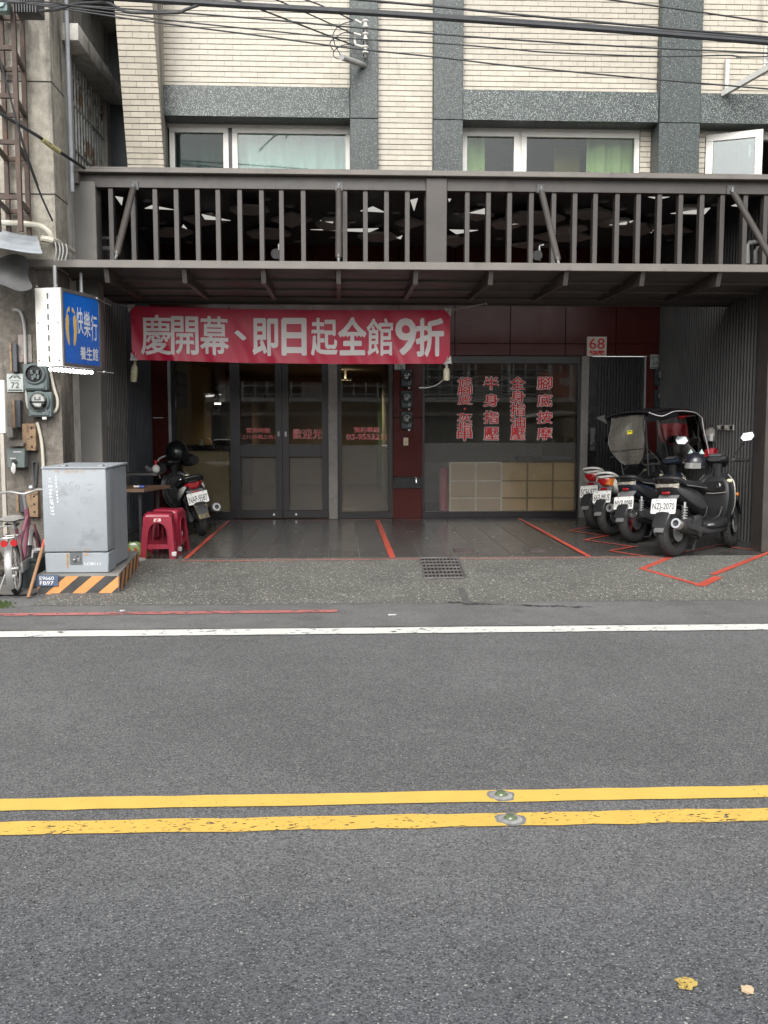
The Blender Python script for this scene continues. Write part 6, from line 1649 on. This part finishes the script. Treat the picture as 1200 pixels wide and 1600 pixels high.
def scooter(px, label, plate, body, head, lean=-5, steer=18, scale=1.0, tail='clear', pz=.50, accent=None, rim=None, mirrors=(1, 1), flapm=None, rain=False, helmet=None, muff=False, muddy=False, stand=True):
    t = thing('motor_scooter', label, 'scooter', px, (R(lean), 0, R(head)))
    k_ = scale
    def A(name, fn, m, parent=t, **kw):
        b = MB(); fn(b)
        if name in TAILSET:
            for v in b.bm.verts:
                if v.co.x < 0: v.co.x *= .40
        if k_ != 1:
            for v in b.bm.verts: v.co *= k_
        return b.build(name, m, parent, local=True, **kw)
    A_base = A
    accent = accent or body; flapm = flapm or GUN
    W = .238
    rimm = rim or mat('rim_dark', (0.035, 0.035, 0.037), 0.4, metal=.4)
    def wheel(x, st, tw_):
        M = Matrix.Translation((x, 0, W)) @ Matrix.Rotation(R(st), 4, 'Z')
        def tr(b):
            for v in b.bm.verts: v.co = M @ v.co
        def rimf(b):
            b.torus((0, 0, 0), (0, 1, 0), W - .088, .022, 30, 8); b.cyl((0, -.05, 0), (0, .05, 0), .04, n=16)
            for q in range(5):
                a = 2 * math.pi * q / 5 + .3; d = V((math.cos(a), 0, math.sin(a)))
                b.box(d * .085, (.11, .022, .030), Euler((0, -a, 0)), bev=.004)
            tr(b)
        o = A('wheel', rimf, rimm)
        def tyf(b):
            b.torus((0, 0, 0), (0, 1, 0), W - .058, .058, 40, 14, sq=tw_ / .058)
            tr(b)
        A('tyre', tyf, RUBBER, o)
        def grooves(b):
            for q in range(36):
                a = 2 * math.pi * q / 36
                for s in (-1, 1):
                    d = V((math.cos(a), 0, math.sin(a))); c = d * (W - .006) + V((0, s * tw_ * .42, 0))
                    b.box(c, (.004, .030, .008), Euler((0, -a, .5 * s)))
            tr(b)
        A('tread', grooves, mat('tread_black', (0.006, 0.006, 0.006), 0.9), o)
        A('brake_disc', lambda b: (b.lathe([(.045, -.003), (.085, -.003), (.085, .003), (.045, .003)], (0, -.056, 0), (0, 1, 0), 24), tr(b)), STEEL, o)
    wheel(0, 0, .060); wheel(1.10, steer, .050)
    # tail fairing
    TFM = accent if tail in ('amber', 'red') and not muff else body
    A('tail_fairing', lambda b: b.loft([sring(*q) for q in ((.50, .44, .075, .07), (.44, .47, .115, .12), (.30, .53, .140, .125), (.12, .585, .150, .105), (-.04, .625, .142, .080), (-.16, .655, .120, .055), (-.25, .680, .088, .028), (-.275, .69, .06, .012))]), TFM)
    if muff or tail == 'clear': A('side_panel', lambda b: [b.loft([sring(x, z, .012, h, 2.2, 12, y=s * y) for x, z, h, y in ((.42, .47, .02, .118), (.30, .50, .06, .140), (.10, .57, .055, .153), (-.08, .625, .04, .140), (-.20, .66, .015, .108))]) for s in (-1, 1)], accent)
    A('seat', lambda b: b.loft([sring(*q, 3.0) for q in ((.55, .60, .06, .02), (.50, .63, .105, .040), (.38, .668, .130, .045), (.22, .690, .140, .042), (.08, .702, .142, .042), (.01, .725, .138, .052), (-.10, .745, .125, .048), (-.20, .752, .095, .030), (-.235, .752, .06, .010))]), SEATM)
    A('seat_piping', lambda b: [b.tube([(.45, s * .118, .645), (.22, s * .139, .672), (.05, s * .141, .690), (-.10, s * .124, .722), (-.21, s * .085, .74)], .005, 6) for s in (-1, 1)], mat('piping_grey', (0.16, 0.16, 0.17), 0.5))
    A('grab_rail', lambda b: b.tube(smooth_path([(.02, .145, .70), (-.16, .135, .745), (-.28, .085, .765), (-.305, 0, .77), (-.28, -.085, .765), (-.16, -.135, .745), (.02, -.145, .70)], 4), [.013] * 25, 8), TFM if tail != 'clear' else BLACKPL)
    # tail light
    if tail == 'clear':
        A('tail_light', lambda b: b.loft([[V((x, y, z)) for y, z in ((-w_, z0), (w_, z0), (w_ * 1.05, z1), (-w_ * 1.05, z1))] for x, w_, z0, z1 in ((-.20, .125, .668, .715), (-.265, .10, .675, .712), (-.292, .06, .682, .708))]), CLR)
        A('tail_reflector', lambda b: b.box((-.262, 0, .625), (.02, .085, .026), Euler((0, R(-25), 0)), bev=.006), REDL)
    else:
        o = A('tail_light', lambda b: b.loft([[V((x, y, z)) for y, z in ((-w_ * .35, z0), (w_ * .35, z0), (w_, z1 - .03), (w_ * .8, z1), (-w_ * .8, z1), (-w_, z1 - .03))] for x, w_, z0, z1 in ((-.17, .125, .600, .700), (-.24, .108, .612, .702), (-.30, .070, .625, .698), (-.318, .03, .64, .69))]), REDL)
        if tail == 'amber':
            A('turn_lens', lambda b: b.loft([[V((x, y, z)) for y, z in ((-w_ * .78, z0), (-w_ * .40, z0), (-w_ * .48, z1), (-w_ - .006, z1))] for x, w_, z0, z1 in ((-.175, .135, .605, .695), (-.255, .115, .615, .692), (-.298, .078, .630, .685))]), AMB, o)
        A('tail_cover', lambda b: b.loft([sring(*q) for q in ((.10, .705, .135, .016), (-.10, .722, .13, .018), (-.25, .725, .10, .014), (-.33, .718, .045, .007))]), TFM)
        A('tail_reflector', lambda b: b.box((-.275, 0, .575), (.02, .10, .024), Euler((0, R(-25), 0)), bev=.006), REDL)
    # plate bracket, flap and plate
    A('rear_flap', lambda b: b.loft([[V((x, s * w_, z + dz)) for s, dz in ((-1, 0), (-.7, .012), (.7, .012), (1, 0), (1, -.01), (-1, -.01))] for x, z, w_ in ((-.03, .62, .11), (-.095, .56, .10), (-.125, .48, .085), (-.205, .38, .066), (-.262, .27, .05))]), flapm)
    pcx, pcz, pt_ = -.150, pz, R(14)
    rt = V((0, -1, 0)); upv = V((math.sin(pt_), 0, math.cos(pt_))); nv = rt.cross(upv)
    pw_, ph_ = .265, .145
    def plf(b):
        pts = []
        for sx, sz in ((-1, -1), (1, -1), (1, 1), (-1, 1)):
            for q in range(4):
                a = math.atan2(sz, sx) - R(45) + R(30) * q
                pts.append(V((pcx, 0, pcz)) + rt * (sx * (pw_ / 2 - .012) + .012 * math.cos(a)) + upv * (sz * (ph_ / 2 - .012) + .012 * math.sin(a)))
        b.prism([p + nv * .004 for p in pts], nv * .004)
    pl = A('licence_plate', plf, PLW)
    text(plate, 'plate_lettering', KTXT, (V((pcx, 0, pcz)) - upv * .010 + nv * .0085) * k_, rt, upv, .235 * k_, .080 * k_, pl, .001, .012, local=True)
    A('plate_bolt', lambda b: [b.cyl(V((pcx, 0, pcz)) + rt * s * .075 + upv * .058 + nv * .008, V((pcx, 0, pcz)) + rt * s * .075 + upv * .058 + nv * .012, .008, n=8) for s in (-1, 1)], STEEL, pl)
    # engine, belt case, exhaust, shocks
    A('engine', lambda b: (b.loft([sring(*q) for q in ((.02, .27, .07, .06), (.15, .30, .09, .085), (.34, .30, .085, .09), (.46, .31, .06, .06))]), b.box((.30, -.09, .33), (.13, .05, .12), bev=.02), b.cyl((.2, -.1, .28), (.2, -.14, .28), .07, n=18)), ENG)
    A('belt_case', lambda b: b.loft([sring(x, z, .03, h, 2.4, 16, y=.125) for x, z, h in ((-.10, .245, .03), (-.05, .245, .085), (.15, .26, .07), (.33, .28, .085), (.40, .285, .03))]), ENG)
    mfl = A('exhaust', lambda b: (b.lathe([(.030, 0), (.052, .025), (.060, .07), (.062, .26), (.048, .35), (.024, .40)], (-.24, -.185, .345), V((1, .06, -.26)), 20), b.tube(smooth_path([(.13, -.16, .25), (.22, -.15, .19), (.33, -.10, .19), (.38, -.06, .24)], 4), .018)), mat('exhaust_black', (0.05, 0.048, 0.047), 0.45, metal=.4, var=.3, vs=14))
    A('exhaust_tip', lambda b: b.lathe([(.030, .02), (.030, -.022), (.048, -.022), (.054, -.01), (.056, .03)], (-.24, -.185, .345), V((1, .06, -.26)), 20, caps=False), CHROME if tail == 'clear' else STEEL, mfl)
    A('heat_shield', lambda b: b.loft([[V((x, -.252 + d, z + h)) for d, h in ((0, -.03), (-.006, 0), (0, .03), (.012, .03), (.012, -.03))] for x, z in ((-.15, .33), (.0, .29), (.08, .27))]), ENG, mfl)
    for s in (-1, 1):
        def coil(b):
            p0, p1 = V((-.02, s * .125, .27)), V((.03, s * .12, .53)); b.cyl(p0, p1, .012, n=8); d = (p1 - p0)
            u = d.orthogonal().normalized(); v = d.normalized().cross(u)
            b.tube([p0 + d * (.15 + .7 * q / 60) + u * .026 * math.cos(q * .75) + v * .026 * math.sin(q * .75) for q in range(61)], .006, 6)
        A('shock_absorber', coil, STEEL if s < 0 else BLACKPL)
    A('inner_fender', lambda b: (b.grid(lambda u, v: V(((W + .03) * math.cos(R(15 + 150 * u)), .07 * (v - .5) * 2, W + (W + .03 + .01 * math.sin(math.pi * v)) * math.sin(R(15 + 150 * u)))), 16, 6), b.solid(.004)), BLACKPL)
    # floor board, skirts, leg shield, front cowl
    A('floor_board', lambda b: b.loft([sring(*q, 3.5) for q in ((.40, .28, .10, .055), (.52, .275, .155, .045), (.66, .275, .165, .042), (.80, .285, .150, .05), (.88, .31, .10, .04))]), BLACKPL)
    A('lower_skirt', lambda b: b.loft([sring(*q, 3.0) for q in ((.34, .25, .09, .05), (.45, .22, .130, .045), (.68, .215, .130, .04), (.86, .24, .11, .05), (.93, .28, .05, .03))]), accent)
    A('leg_shield', lambda b: b.loft([zring(*q) for q in ((.25, .86, .11, .03, 2.8, 22, .02), (.34, .87, .165, .035, 3.2, 22, .05), (.46, .885, .205, .04, 3.4, 22, .06), (.60, .90, .210, .045, 3.4, 22, .06), (.70, .905, .195, .045, 3.2, 22, .05), (.755, .905, .155, .04, 2.8, 22, .03), (.78, .905, .09, .025, 2.8, 22, .01))]), body)
    A('inner_shield', lambda b: b.loft([zring(*q) for q in ((.31, .855, .12, .03, 3.4), (.40, .85, .150, .04, 3.4), (.55, .85, .160, .045, 3.6), (.67, .862, .150, .045, 3.6), (.73, .875, .11, .035, 3.0), (.75, .88, .07, .02))]), BLACKPL)
    A('front_cowl', lambda b: b.loft([sring(*q) for q in ((.90, .58, .17, .16), (.98, .60, .145, .14), (1.08, .59, .10, .10), (1.16, .58, .05, .05), (1.18, .57, .02, .015))]), body)
    A('glove_recess', lambda b: b.loft([[V((x, y, z)) for y, z in ((-.115, .60), (.115, .60), (.125, .645), (.10, .70), (-.10, .70), (-.125, .645))] for x in (.79, .805)]), mat('recess_black', (0.006, 0.006, 0.006), 0.5))
    A('shield_ridge', lambda b: [b.loft([sring(x, z, .014, .02, 2.2, 10, y=y) for x, z, y in ((.47, .30, s * .06), (.60, .305, s * .065), (.74, .34, s * .075), (.80, .43, s * .08))]) for s in (-1, 1)], BLACKPL)
    A('shield_trim', lambda b: [b.tube(smooth_path([(.86, s * .13, .765), (.845, s * .195, .69), (.835, s * .212, .57), (.832, s * .200, .44), (.83, s * .15, .33)], 4), .006, 6) for s in (-1, 1)] + [b.tube([(.795, -.13, .585), (.785, 0, .575), (.795, .13, .585)], .006, 6)], mat('trim_pewter', (0.30, 0.29, 0.26), 0.35, metal=.4))
    A('ignition', lambda b: b.lathe([(.028, 0), (.028, .012), (.018, .014), (.018, .004)], (.79, -.06, .655), (-1, 0, .15), 18, caps=False), CHROME)
    A('side_marker', lambda b: b.sphere((.90, -.205, .56), .022, 12, 6, (1.2, .5, 1)), AMB)
    A('front_signal', lambda b: [b.sphere((.835, s * .155, .70), .024, 12, 6, (.5, 1.3, .8)) for s in (-1,)], mat('pale_lens', (0.75, 0.70, 0.45), 0.2, coat=1))
    A('front_fender', lambda b: (b.grid(lambda u, v: Matrix.Translation((1.10, 0, W)) @ Matrix.Rotation(R(steer), 4, 'Z') @ V(((W + .025) * math.cos(R(20 + 130 * u)), .066 * (v - .5) * 2, (W + .025 + .02 * math.sin(math.pi * v)) * math.sin(R(20 + 130 * u)))), 16, 6), b.solid(.005)), body)
    A('fork', lambda b: [b.tube([(.94, s * .075, .66), (1.09, s * .078 , W)], .018, 8) for s in (-1, 1)], ENG)
    # handlebar group, turned a little with the steering
    MS = Matrix.Translation((.90, 0, 0)) @ Matrix.Rotation(R(steer), 4, 'Z') @ Matrix.Translation((-.90, 0, 0))
    def H(name, fn, m, parent=t, **kw):
        def g(b):
            fn(b)
            for v in b.bm.verts: v.co = MS @ v.co
        return A(name, g, m, parent, **kw)
    H('handlebar_cover', lambda b: b.loft([sring(*q) for q in ((.79, .925, .07, .022), (.82, .925, .105, .042), (.88, .915, .115, .055), (.96, .885, .085, .055), (1.02, .86, .04, .03))]), body)
    H('steering_neck', lambda b: b.loft([zring(z, x, w_, d) for z, x, w_, d in ((.70, .905, .05, .05), (.80, .895, .045, .05), (.90, .88, .06, .055))]), BLACKPL)
    H('instrument', lambda b: b.loft([sring(*q) for q in ((.805, .962, .06, .008), (.84, .968, .075, .014), (.90, .962, .06, .010))]), mat('gauge_glass', (0.09, 0.095, 0.10), 0.08, coat=1))
    for s in (-1, 1):
        H('grip', lambda b: b.cyl((.845, s * .17, .905), (.80, s * .33, .90), .017, n=12), BLACKPL)
        H('switch_box', lambda b: b.box((.85, s * .165, .905), (.05, .05, .04), bev=.01), BLACKPL)
        H('brake_lever', lambda b: b.tube([(.88, s * .16, .905), (.89, s * .22, .900), (.855, s * .32, .895)], .006, 6), STEEL)
        if mirrors[0 if s > 0 else 1]:
            o = H('mirror', lambda b: (b.loft([[V((x, s * .325, 1.135)) + V((0, cc * w_ * s, ss * h)) for cc, ss in ((-1, -.25), (-.55, -1), (.6, -.85), (1, .1), (.7, 1), (-.6, .8))] for x, w_, h in ((.80, .072, .048), (.835, .066, .043), (.86, .03, .02))]), b.tube([(.86, s * .15, .92), (.87, s * .21, 1.0), (.845, s * .30, 1.11)], .007, 6)), BLACKPL)
            H('mirror_glass', lambda b: b.prism([V((.786, s * .325, 1.135)) + V((.30 * ss * .042, cc * .064 * s, ss * .042)) for cc, ss in ((-1, -.25), (-.55, -1), (.6, -.85), (1, .1), (.7, 1), (-.6, .8))], (-.002, 0, 0)), PLAINMIRROR, o)
    if stand:
        A('kick_stand', lambda b: (b.tube([(.36, .11, .17), (.33, .20, .02 - .02)], .010, 8), b.box((.33, .205, .0), (.05, .04, .012))), STEEL)
        A('centre_stand', lambda b: (b.tube([(.26, -.10, .17), (.12, -.13, .06)], .012, 8), b.tube([(.26, .10, .17), (.12, .13, .06)], .012, 8), b.tube([(.12, -.13, .06), (.12, .13, .06)], .008, 6)), ENG)
        A('foot_peg', lambda b: b.box((.42, -.165, .285), (.10, .03, .022), bev=.006), STEEL)
    if muff:
        for s in (-1, 1):
            H('hand_cover', lambda b: b.loft([sring(x, z, w_, h, 2.2, 18, y=s * y) for x, z, w_, h, y in ((.74, .88, .065, .06, .27), (.82, .89, .085, .085, .25), (.92, .89, .075, .075, .23), (.97, .89, .03, .03, .22))]), mat('cover_black', (0.02, 0.02, 0.021), 0.6, bmp=.2, bs=30))
        A('wind_trim', lambda b: b.tube(smooth_path([(.86, .20, .74), (.87, .21, .90), (.88, .16, .99), (.89, .05, 1.02)], 5), .011, 8), mat('trim_pale', (0.45, 0.46, 0.47), 0.3))
    if muddy:
        A('mud_panel', lambda b: b.prism([V((-.205, .080, .41)), V((-.205, -.080, .41)), V((-.275, -.066, .25)), V((-.275, .066, .25))], (-.006, 0, -.002)), mat('mud_crust', (0.12, 0.10, 0.07), 0.95, var=.5, vs=35, bmp=.8, bs=60, dirt=((0.34, 0.27, 0.11), 30, .52)))
    if rain:
        RS = Matrix.Translation((.22, 0, .17))
        A0 = A_base
        def A(name, fn, m, parent=t, **kw):
            def g(b):
                fn(b)
                for v in b.bm.verts: v.co = RS @ v.co
            return A0(name, g, m, parent, **kw)
        RF = mat('roof_black', (0.016, 0.016, 0.018), 0.45, bmp=.15, bs=20); RCV = film('rain_cover_film', (0.34, 0.325, 0.28), .66, .18, .06)
        roof_z = lambda u, v: 1.345 + .05 * math.sin(math.pi * min(max(u, .02), .98)) * 1.0 - .035 * (2 * v - 1) ** 2 - .05 * max(0, u - .75) * 4 * .6
        A('rain_roof', lambda b: (b.grid(lambda u, v: V((-.24 + 1.16 * u, (.32 - .03 * u) * (2 * v - 1) , roof_z(u, v))), 20, 10), b.solid(.012)), RF)
        A('roof_side_flap', lambda b: [(b.sheet([V((-.22, s * .30, 1.30)), V((.40, s * .30, 1.345)), V((.38, s * .30, 1.27)), V((-.18, s * .26, 1.20))])) for s in (-1, 1)] and b.solid(.006), RF)
        A('roof_edge_piping', lambda b: b.tube(smooth_path([(-.24, -.325, 1.305), (.0, -.33, 1.265), (.30, -.318, 1.325), (.72, -.305, 1.315), (.90, -.295, 1.25)], 5), .006, 6), WTXT)
        A('roof_wing', lambda b: b.prism([V((-.24, .29, 1.345)), V((-.28, .385, 1.32)), V((-.22, .28, 1.24))], (.008, 0, 0)), mat('wing_smoke', (0.05, 0.05, 0.045), 0.4))
        def cov(u, v):
            hw = (.225 + .03 * math.sin(math.pi * min(v * 1.15, 1)) if v > .42 else .10 + (.245 - .10) * (v / .42) ** .6)
            return V((-.16 - .07 * math.sin(math.pi * v) + .012 * math.sin(u * 9 + v * 7) - .02 * v, hw * (2 * u - 1), .74 + (1.30 - .74) * v))
        cvo = A('rear_rain_cover', lambda b: (b.grid(cov, 16, 18), b.solid(.002)), RCV)
        A('cover_seam', lambda b: [b.tube([cov(u_, q / 12) + V((-.004, 0, 0)) for q in range(13)], .006, 5) for u_ in (0, 1)] + [b.tube([cov(q / 8, .30) + V((-.004, 0, 0)) for q in range(9)], .0035, 5)], BLACKPL, cvo)
        A('warning_sticker', lambda b: b.prism([cov(.42, .66) + V((-.006, 0, 0)) + V((0, y, z)) for y, z in ((.03, -.022), (-.038, -.022), (-.038, .022), (.03, .022))], (-.001, 0, 0)), mat('sticker_yellow', (0.70, 0.60, 0.03), 0.5), cvo)
        A('sticker_print', lambda b: b.prism([cov(.42, .66) + V((-.0075, 0, 0)) + V((0, y, z)) for y, z in ((.018, .002), (-.026, .002), (-.026, .012), (.018, .012))], (-.001, 0, 0)), KTXT, cvo)
        A('wind_screen', lambda b: (b.grid(lambda u, v: V((.92 + .16 * (1 - v) ** 1.3 - .10 * (2 * u - 1) ** 2, .30 * (2 * u - 1), .78 + .50 * v)), 14, 10), b.solid(.003)), glass('screen_clear', (0.80, 0.80, 0.79), 1.6))
        A('screen_piping', lambda b: b.tube(smooth_path([(.90, -.295, 1.25), (.90, -.31, 1.10), (.96, -.31, .90), (.99, -.30, .79)], 4), .006, 6), WTXT)
        for s in (-1, 1):
            A('roof_post', lambda b: b.tube([(-.17, s * .225, 1.30), (-.10, s * .17, .60)], .009, 8), BLACKPL)
            A('roof_post', lambda b: b.tube([(.86, s * .27, 1.28), (.92, s * .20, .70)], .010, 8), BLACKPL)
    return t
BLK1 = mat('matt_black_body', (0.017, 0.018, 0.020), 0.36, var=.15, vs=4, coat=.15)
GRY1 = mat('dark_grey_accent', (0.036, 0.037, 0.039), 0.45, var=.12)
NAVY = mat('navy_body', (0.016, 0.021, 0.035), 0.16, var=.15, coat=.6)
WHT1 = mat('white_body', (0.66, 0.65, 0.61), 0.25, var=.04, coat=.4)
g1 = scooter(G(1053, 870.5), 'matt black scooter with NZJ-2070 plate parked nearest the pebble apron', 'NZJ-2070', BLK1, 40, lean=-4, tail='clear', accent=GRY1, steer=14)
g2 = scooter(G(991, 848), 'dark navy scooter with MXP-0098 plate under black rain roof', 'MXP-0098', NAVY, 38, lean=-6, tail='clear', accent=BLK1, rain=True, scale=.93, pz=.47, rim=mat('rim_red', (0.20, 0.02, 0.03), 0.4), steer=10)
g3 = scooter(G(957, 837), 'white tailed scooter with 663-MUS plate and red amber tail light', '663-MUS', BLK1, 36, scale=.94, pz=.48, lean=-6, tail='amber', accent=WHT1, steer=10, mirrors=(1, 1))
g4 = scooter(G(936, 827), 'white tailed scooter with 5CH plate parked deepest beside slat door', '5CH-975', BLK1, 38, scale=.97, pz=.48, lean=-6, tail='red', accent=WHT1, steer=10, mirrors=(1, 0))
g5 = scooter(G(317, 836), 'black and white scooter with NAP-9587 plate parked by the left partition', 'NAP-9587', BLK1, 113, lean=-11, tail='red', accent=WHT1, scale=.90, mirrors=(0, 0), muff=True, muddy=True, steer=22, flapm=GUN)
for o in (g1, g2, g3, g4): o['group'] = 'scooters parked along the right partition'
# white blot stickers on the navy tail
def blot(c, seed):
    b = MB(); rnd = random.Random(seed)
    for _ in range(5):
        q = c + V((rnd.uniform(-.035, .035), 0, rnd.uniform(-.02, .02))); rr = rnd.uniform(.014, .026)
        b.prism([q + V((rr * math.cos(a), rnd.uniform(-.0005, .0005), rr * 1.2 * math.sin(a))) for a in [2 * math.pi * k / 10 for k in range(10)]], (.0008 * seed, -.002, 0))
    return b
# helmets and clothes
def helmet(c, r, m, label, ears=False, rz=0.0, visor=True, tilt=0):
    t = thing('helmet', label, 'helmet', c, (0, tilt, rz))
    def A(name, fn, mm, parent=t):
        b = MB(); fn(b); return b.build(name, mm, parent, local=True)
    A('shell', lambda b: b.sphere((0, 0, r * .55), r, 22, 12, (1.08, .92, 1.0), lo=-32), m)
    A('rim', lambda b: b.torus((0, 0, 0.02), (0, 0, 1), r * .84, .012, 24, 6), BLACKPL)
    if visor: A('visor', lambda b: b.grid(lambda u, v: V((-(1.10 * r) * math.cos(R(-60 + 120 * u)) * (1.0 + .04 * v), .95 * r * math.sin(R(-60 + 120 * u)), r * (.30 + .5 * (1 - v) - .2))), 12, 4) or b.solid(.003), mat('visor_smoke', (0.22, 0.22, 0.21), 0.08, coat=1))
    if ears:
        for s in (-1, 1): A('ear', lambda b: b.loft([[V((0, s * r * .52, r * 1.38)) + V((.02 * k * cc, .034 * k * ss, .05 * (1 - k))) for cc, ss in [(math.cos(a), math.sin(a)) for a in [2 * math.pi * q / 10 for q in range(10)]]] for k in (1, .6, .05)]), mat('ear_teal', (0.36, 0.46, 0.44), 0.5))
    return t
ph = P(1087, 733, 9.74); helmet(ph, .115, mat('helmet_navy', (0.018, 0.018, 0.026), 0.3, coat=.4), 'black helmet with two teal cat ears on the scooter handlebar', True, R(40))
ph = P(1071, 655, 11.7); helmet(ph, .085, mat('helmet_red', (0.50, 0.015, 0.02), 0.25, coat=.5), 'bright red round helmet hanging behind the black rain roof', False, 0, False)
ph = P(1112, 690, 10.9); helmet(ph, .11, mat('helmet_silver', (0.38, 0.36, 0.33), 0.3, coat=.5), 'silver grey helmet hanging on the right partition', False, R(60))
ph = P(276.5, 718, 11.75); helmet(ph, .15, mat('helmet_black', (0.010, 0.012, 0.013), 0.3, coat=.3), 'black helmet resting on the left scooter handlebar', False, R(95), False)
def cloth(name, label, cat, pa, py0, pc, py1, Y, m, seed, th=.02):
    q0, q1 = P(pa, py0, Y), P(pc, py1, Y); rnd = random.Random(seed); ph_ = rnd.uniform(0, 6)
    b = MB()
    def f(u, v):
        w_ = 1 - .22 * v * math.sin(3 * u + ph_)
        return V((q0.x + (q1.x - q0.x) * (.5 + (u - .5) * w_), Y + .03 * math.sin(u * 14 + ph_ + 2 * v) * (.4 + .6 * v) , q0.z + (q1.z - q0.z) * v * (1 - .10 * math.sin(u * 7 + ph_)) - .03 * abs(u - .5)))
    b.grid(f, 20, 10); b.solid(th); return b.build(name, m, label=label, cat=cat)
cloth('raincoat', 'red raincoat hung on the partition behind the rain roof', 'raincoat', 1030, 661, 1076, 692, 11.6, mat('raincoat_red', (0.42, 0.015, 0.03), 0.5), 3)
cloth('raincoat', 'crumpled translucent grey raincoat hung beside the red one', 'raincoat', 1052, 684, 1090, 716, 11.3, mat('raincoat_grey', (0.26, 0.25, 0.23), 0.35), 4)
cloth('jacket', 'dark navy jacket hung on the partition hooks at right', 'jacket', 1112, 662, 1138, 712, 10.9, mat('jacket_navy', (0.018, 0.020, 0.030), 0.8), 5)
cloth('cloth_bag', 'small red cloth peeking out below the navy jacket', 'cloth', 1101, 700, 1130, 722, 10.7, mat('raincoat_red', (0, 0, 0)), 6)
for pa, py, lb in ((1080, 668, 'white hook strip on the partition behind the wind screen'), (1134, 668, 'white hook strip on the partition right of the navy jacket')):
    q = PX(pa, py, XRW - .03); t = thing('hook_strip', lb, 'hook strip', q)
    b = MB(); b.bx(q.x - .008, q.x + .006, q.y - .22, q.y + .22, q.z - .03, q.z + .03, bev=.002); b.build('strip', mat('strip_grey', (0.42, 0.41, 0.38), 0.5), t)
    for k in range(4):
        b = MB(); yy = q.y - .17 + k * .113; b.bx(q.x - .012, q.x - .0085, yy - .03, yy + .03, q.z - .022, q.z + .022); b.tube([V((q.x - .012, yy, q.z + .01)), V((q.x - .03, yy, q.z)), V((q.x - .03, yy, q.z + .015))], .004, 5); b.build('hook', mat('hook_white', (0.6, 0.58, 0.52), 0.4) if k % 2 else BLACKPL, t)

# ------------------------------------------------------------------ houses across the street (mirrored in the glass)
OY = -9.0
op = thing('opposite_building', 'pale row building across the street mirrored in the shop glass', 'building', (1, OY, 0))
OW = mat('opposite_wall', (0.42, 0.40, 0.37), 0.85, var=.15)
b = MB(); b.bx(-22, 26, OY - 3, OY, 0, 2.6); b.build('lower_wall', OW, op)
b = MB(); b.bx(-22, 26, OY - 3, OY, 2.6, 3.6); b.build('upper_wall', mat('opposite_brick', (0.27, 0.17, 0.13), 0.85, var=.2), op)
b = MB(); b.bx(-22, 26, OY - .2, OY + .9, 1.98, 2.12); b.build('white_canopy', mat('opposite_white', (0.70, 0.70, 0.68), 0.5), op)
b = MB(); b.bx(-22, 26, OY + .001, OY + .06, 1.50, 1.62); b.build('white_band', MATS['opposite_white'], op)
for k in range(12):
    x = -16 + k * 3.1
    b = MB(); n = 22
    for q in range(n): b.bx(x + q * .11, x + q * .11 + .07, OY + .002, OY + .04, .05, 1.48)
    b.build('shutter', mat('opposite_shutter', (0.23, 0.235, 0.25), 0.5), op)
    b = MB(); b.bx(x + .1, x + 2.3, OY + .002, OY + .05, 2.2, 3.2); f = b.build('window', mat('opposite_dark', (0.05, 0.05, 0.055), 0.2), op)
    b = MB()
    for q in range(6): b.bx(x + .1 + q * .43, x + .15 + q * .43, OY + .06, OY + .09, 2.15, 3.4)
    for z in (2.25, 2.55, 2.85, 3.15): b.bx(x + .1, x + 2.35, OY + .092, OY + .11, z, z + .03)
    b.build('window_grille', MATS['opposite_white'], f)
for v, X_ in ((728, 0), (790, 0), (853, 0), (885, 0), (930, 0)):
    pr = P(v, 500, 2 * FY - OY); b = MB(); b.bx(pr.x - .05, pr.x + .05, OY + .95, OY + 1.0, 2.0, 5.9); b.build('white_pole', MATS['opposite_white'], op)
pv_ = P(877, 598, 2 * GY - OY)
b = MB(); b.bx(pv_.x - 1.0, pv_.x + 1.2, OY + .92, OY + .96, pv_.z - .55, pv_.z + .35); sb2 = b.build('shop_board', mat('board_salmon', (0.55, 0.22, 0.17), 0.6), op)
text('289', 'lettering', WTXT, V((pv_.x, OY + .965, pv_.z)), (-1, 0, 0), (0, 0, 1), .55, .30, sb2, .002, .01)
b = MB(); pr = P(905, 495, 2 * FY - OY); b.prism([V((pr.x - .5, OY + 1.1, pr.z - .6)), V((pr.x + .1, OY + 1.1, pr.z - .3)), V((pr.x + .1, OY + 1.1, pr.z + .8)), V((pr.x - .3, OY + 1.1, pr.z + .9))], (0, .01, 0)); b.build('street_flag', mat('flag_red', (0.45, 0.06, 0.07), 0.6), label='red flag hanging across the street mirrored in red panels', cat='flag')
# walls further along both sides so the street does not end in the void
for x0, x1, nm, lb, col in ((-22, -7.02, 'row_house', 'plain grey row house beyond the left building', (0.34, 0.33, 0.31)), (5.15, 20, 'row_house', 'plain cream row house beyond the right end of the shop', (0.50, 0.47, 0.41))):
    b = MB(); b.bx(x0, x1, 8.6, 14, 0, 7.0); t = thing(nm, lb, 'building', ((x0 + x1) / 2, 8.6, 0)); b.build('wall', mat('row_' + str(x0), col, 0.85, var=.12), t)
    for k in range(4):
        b = MB(); xx = x0 + 1 + k * 3.4; b.bx(xx, xx + 1.8, 8.57, 8.599, 3.8, 5.2); b.build('window', MATS['opposite_dark'], t)
        b = MB(); b.bx(xx, xx + 2.4, 8.57, 8.599, .05, 2.6); b.build('shutter', MATS['opposite_shutter'], t)
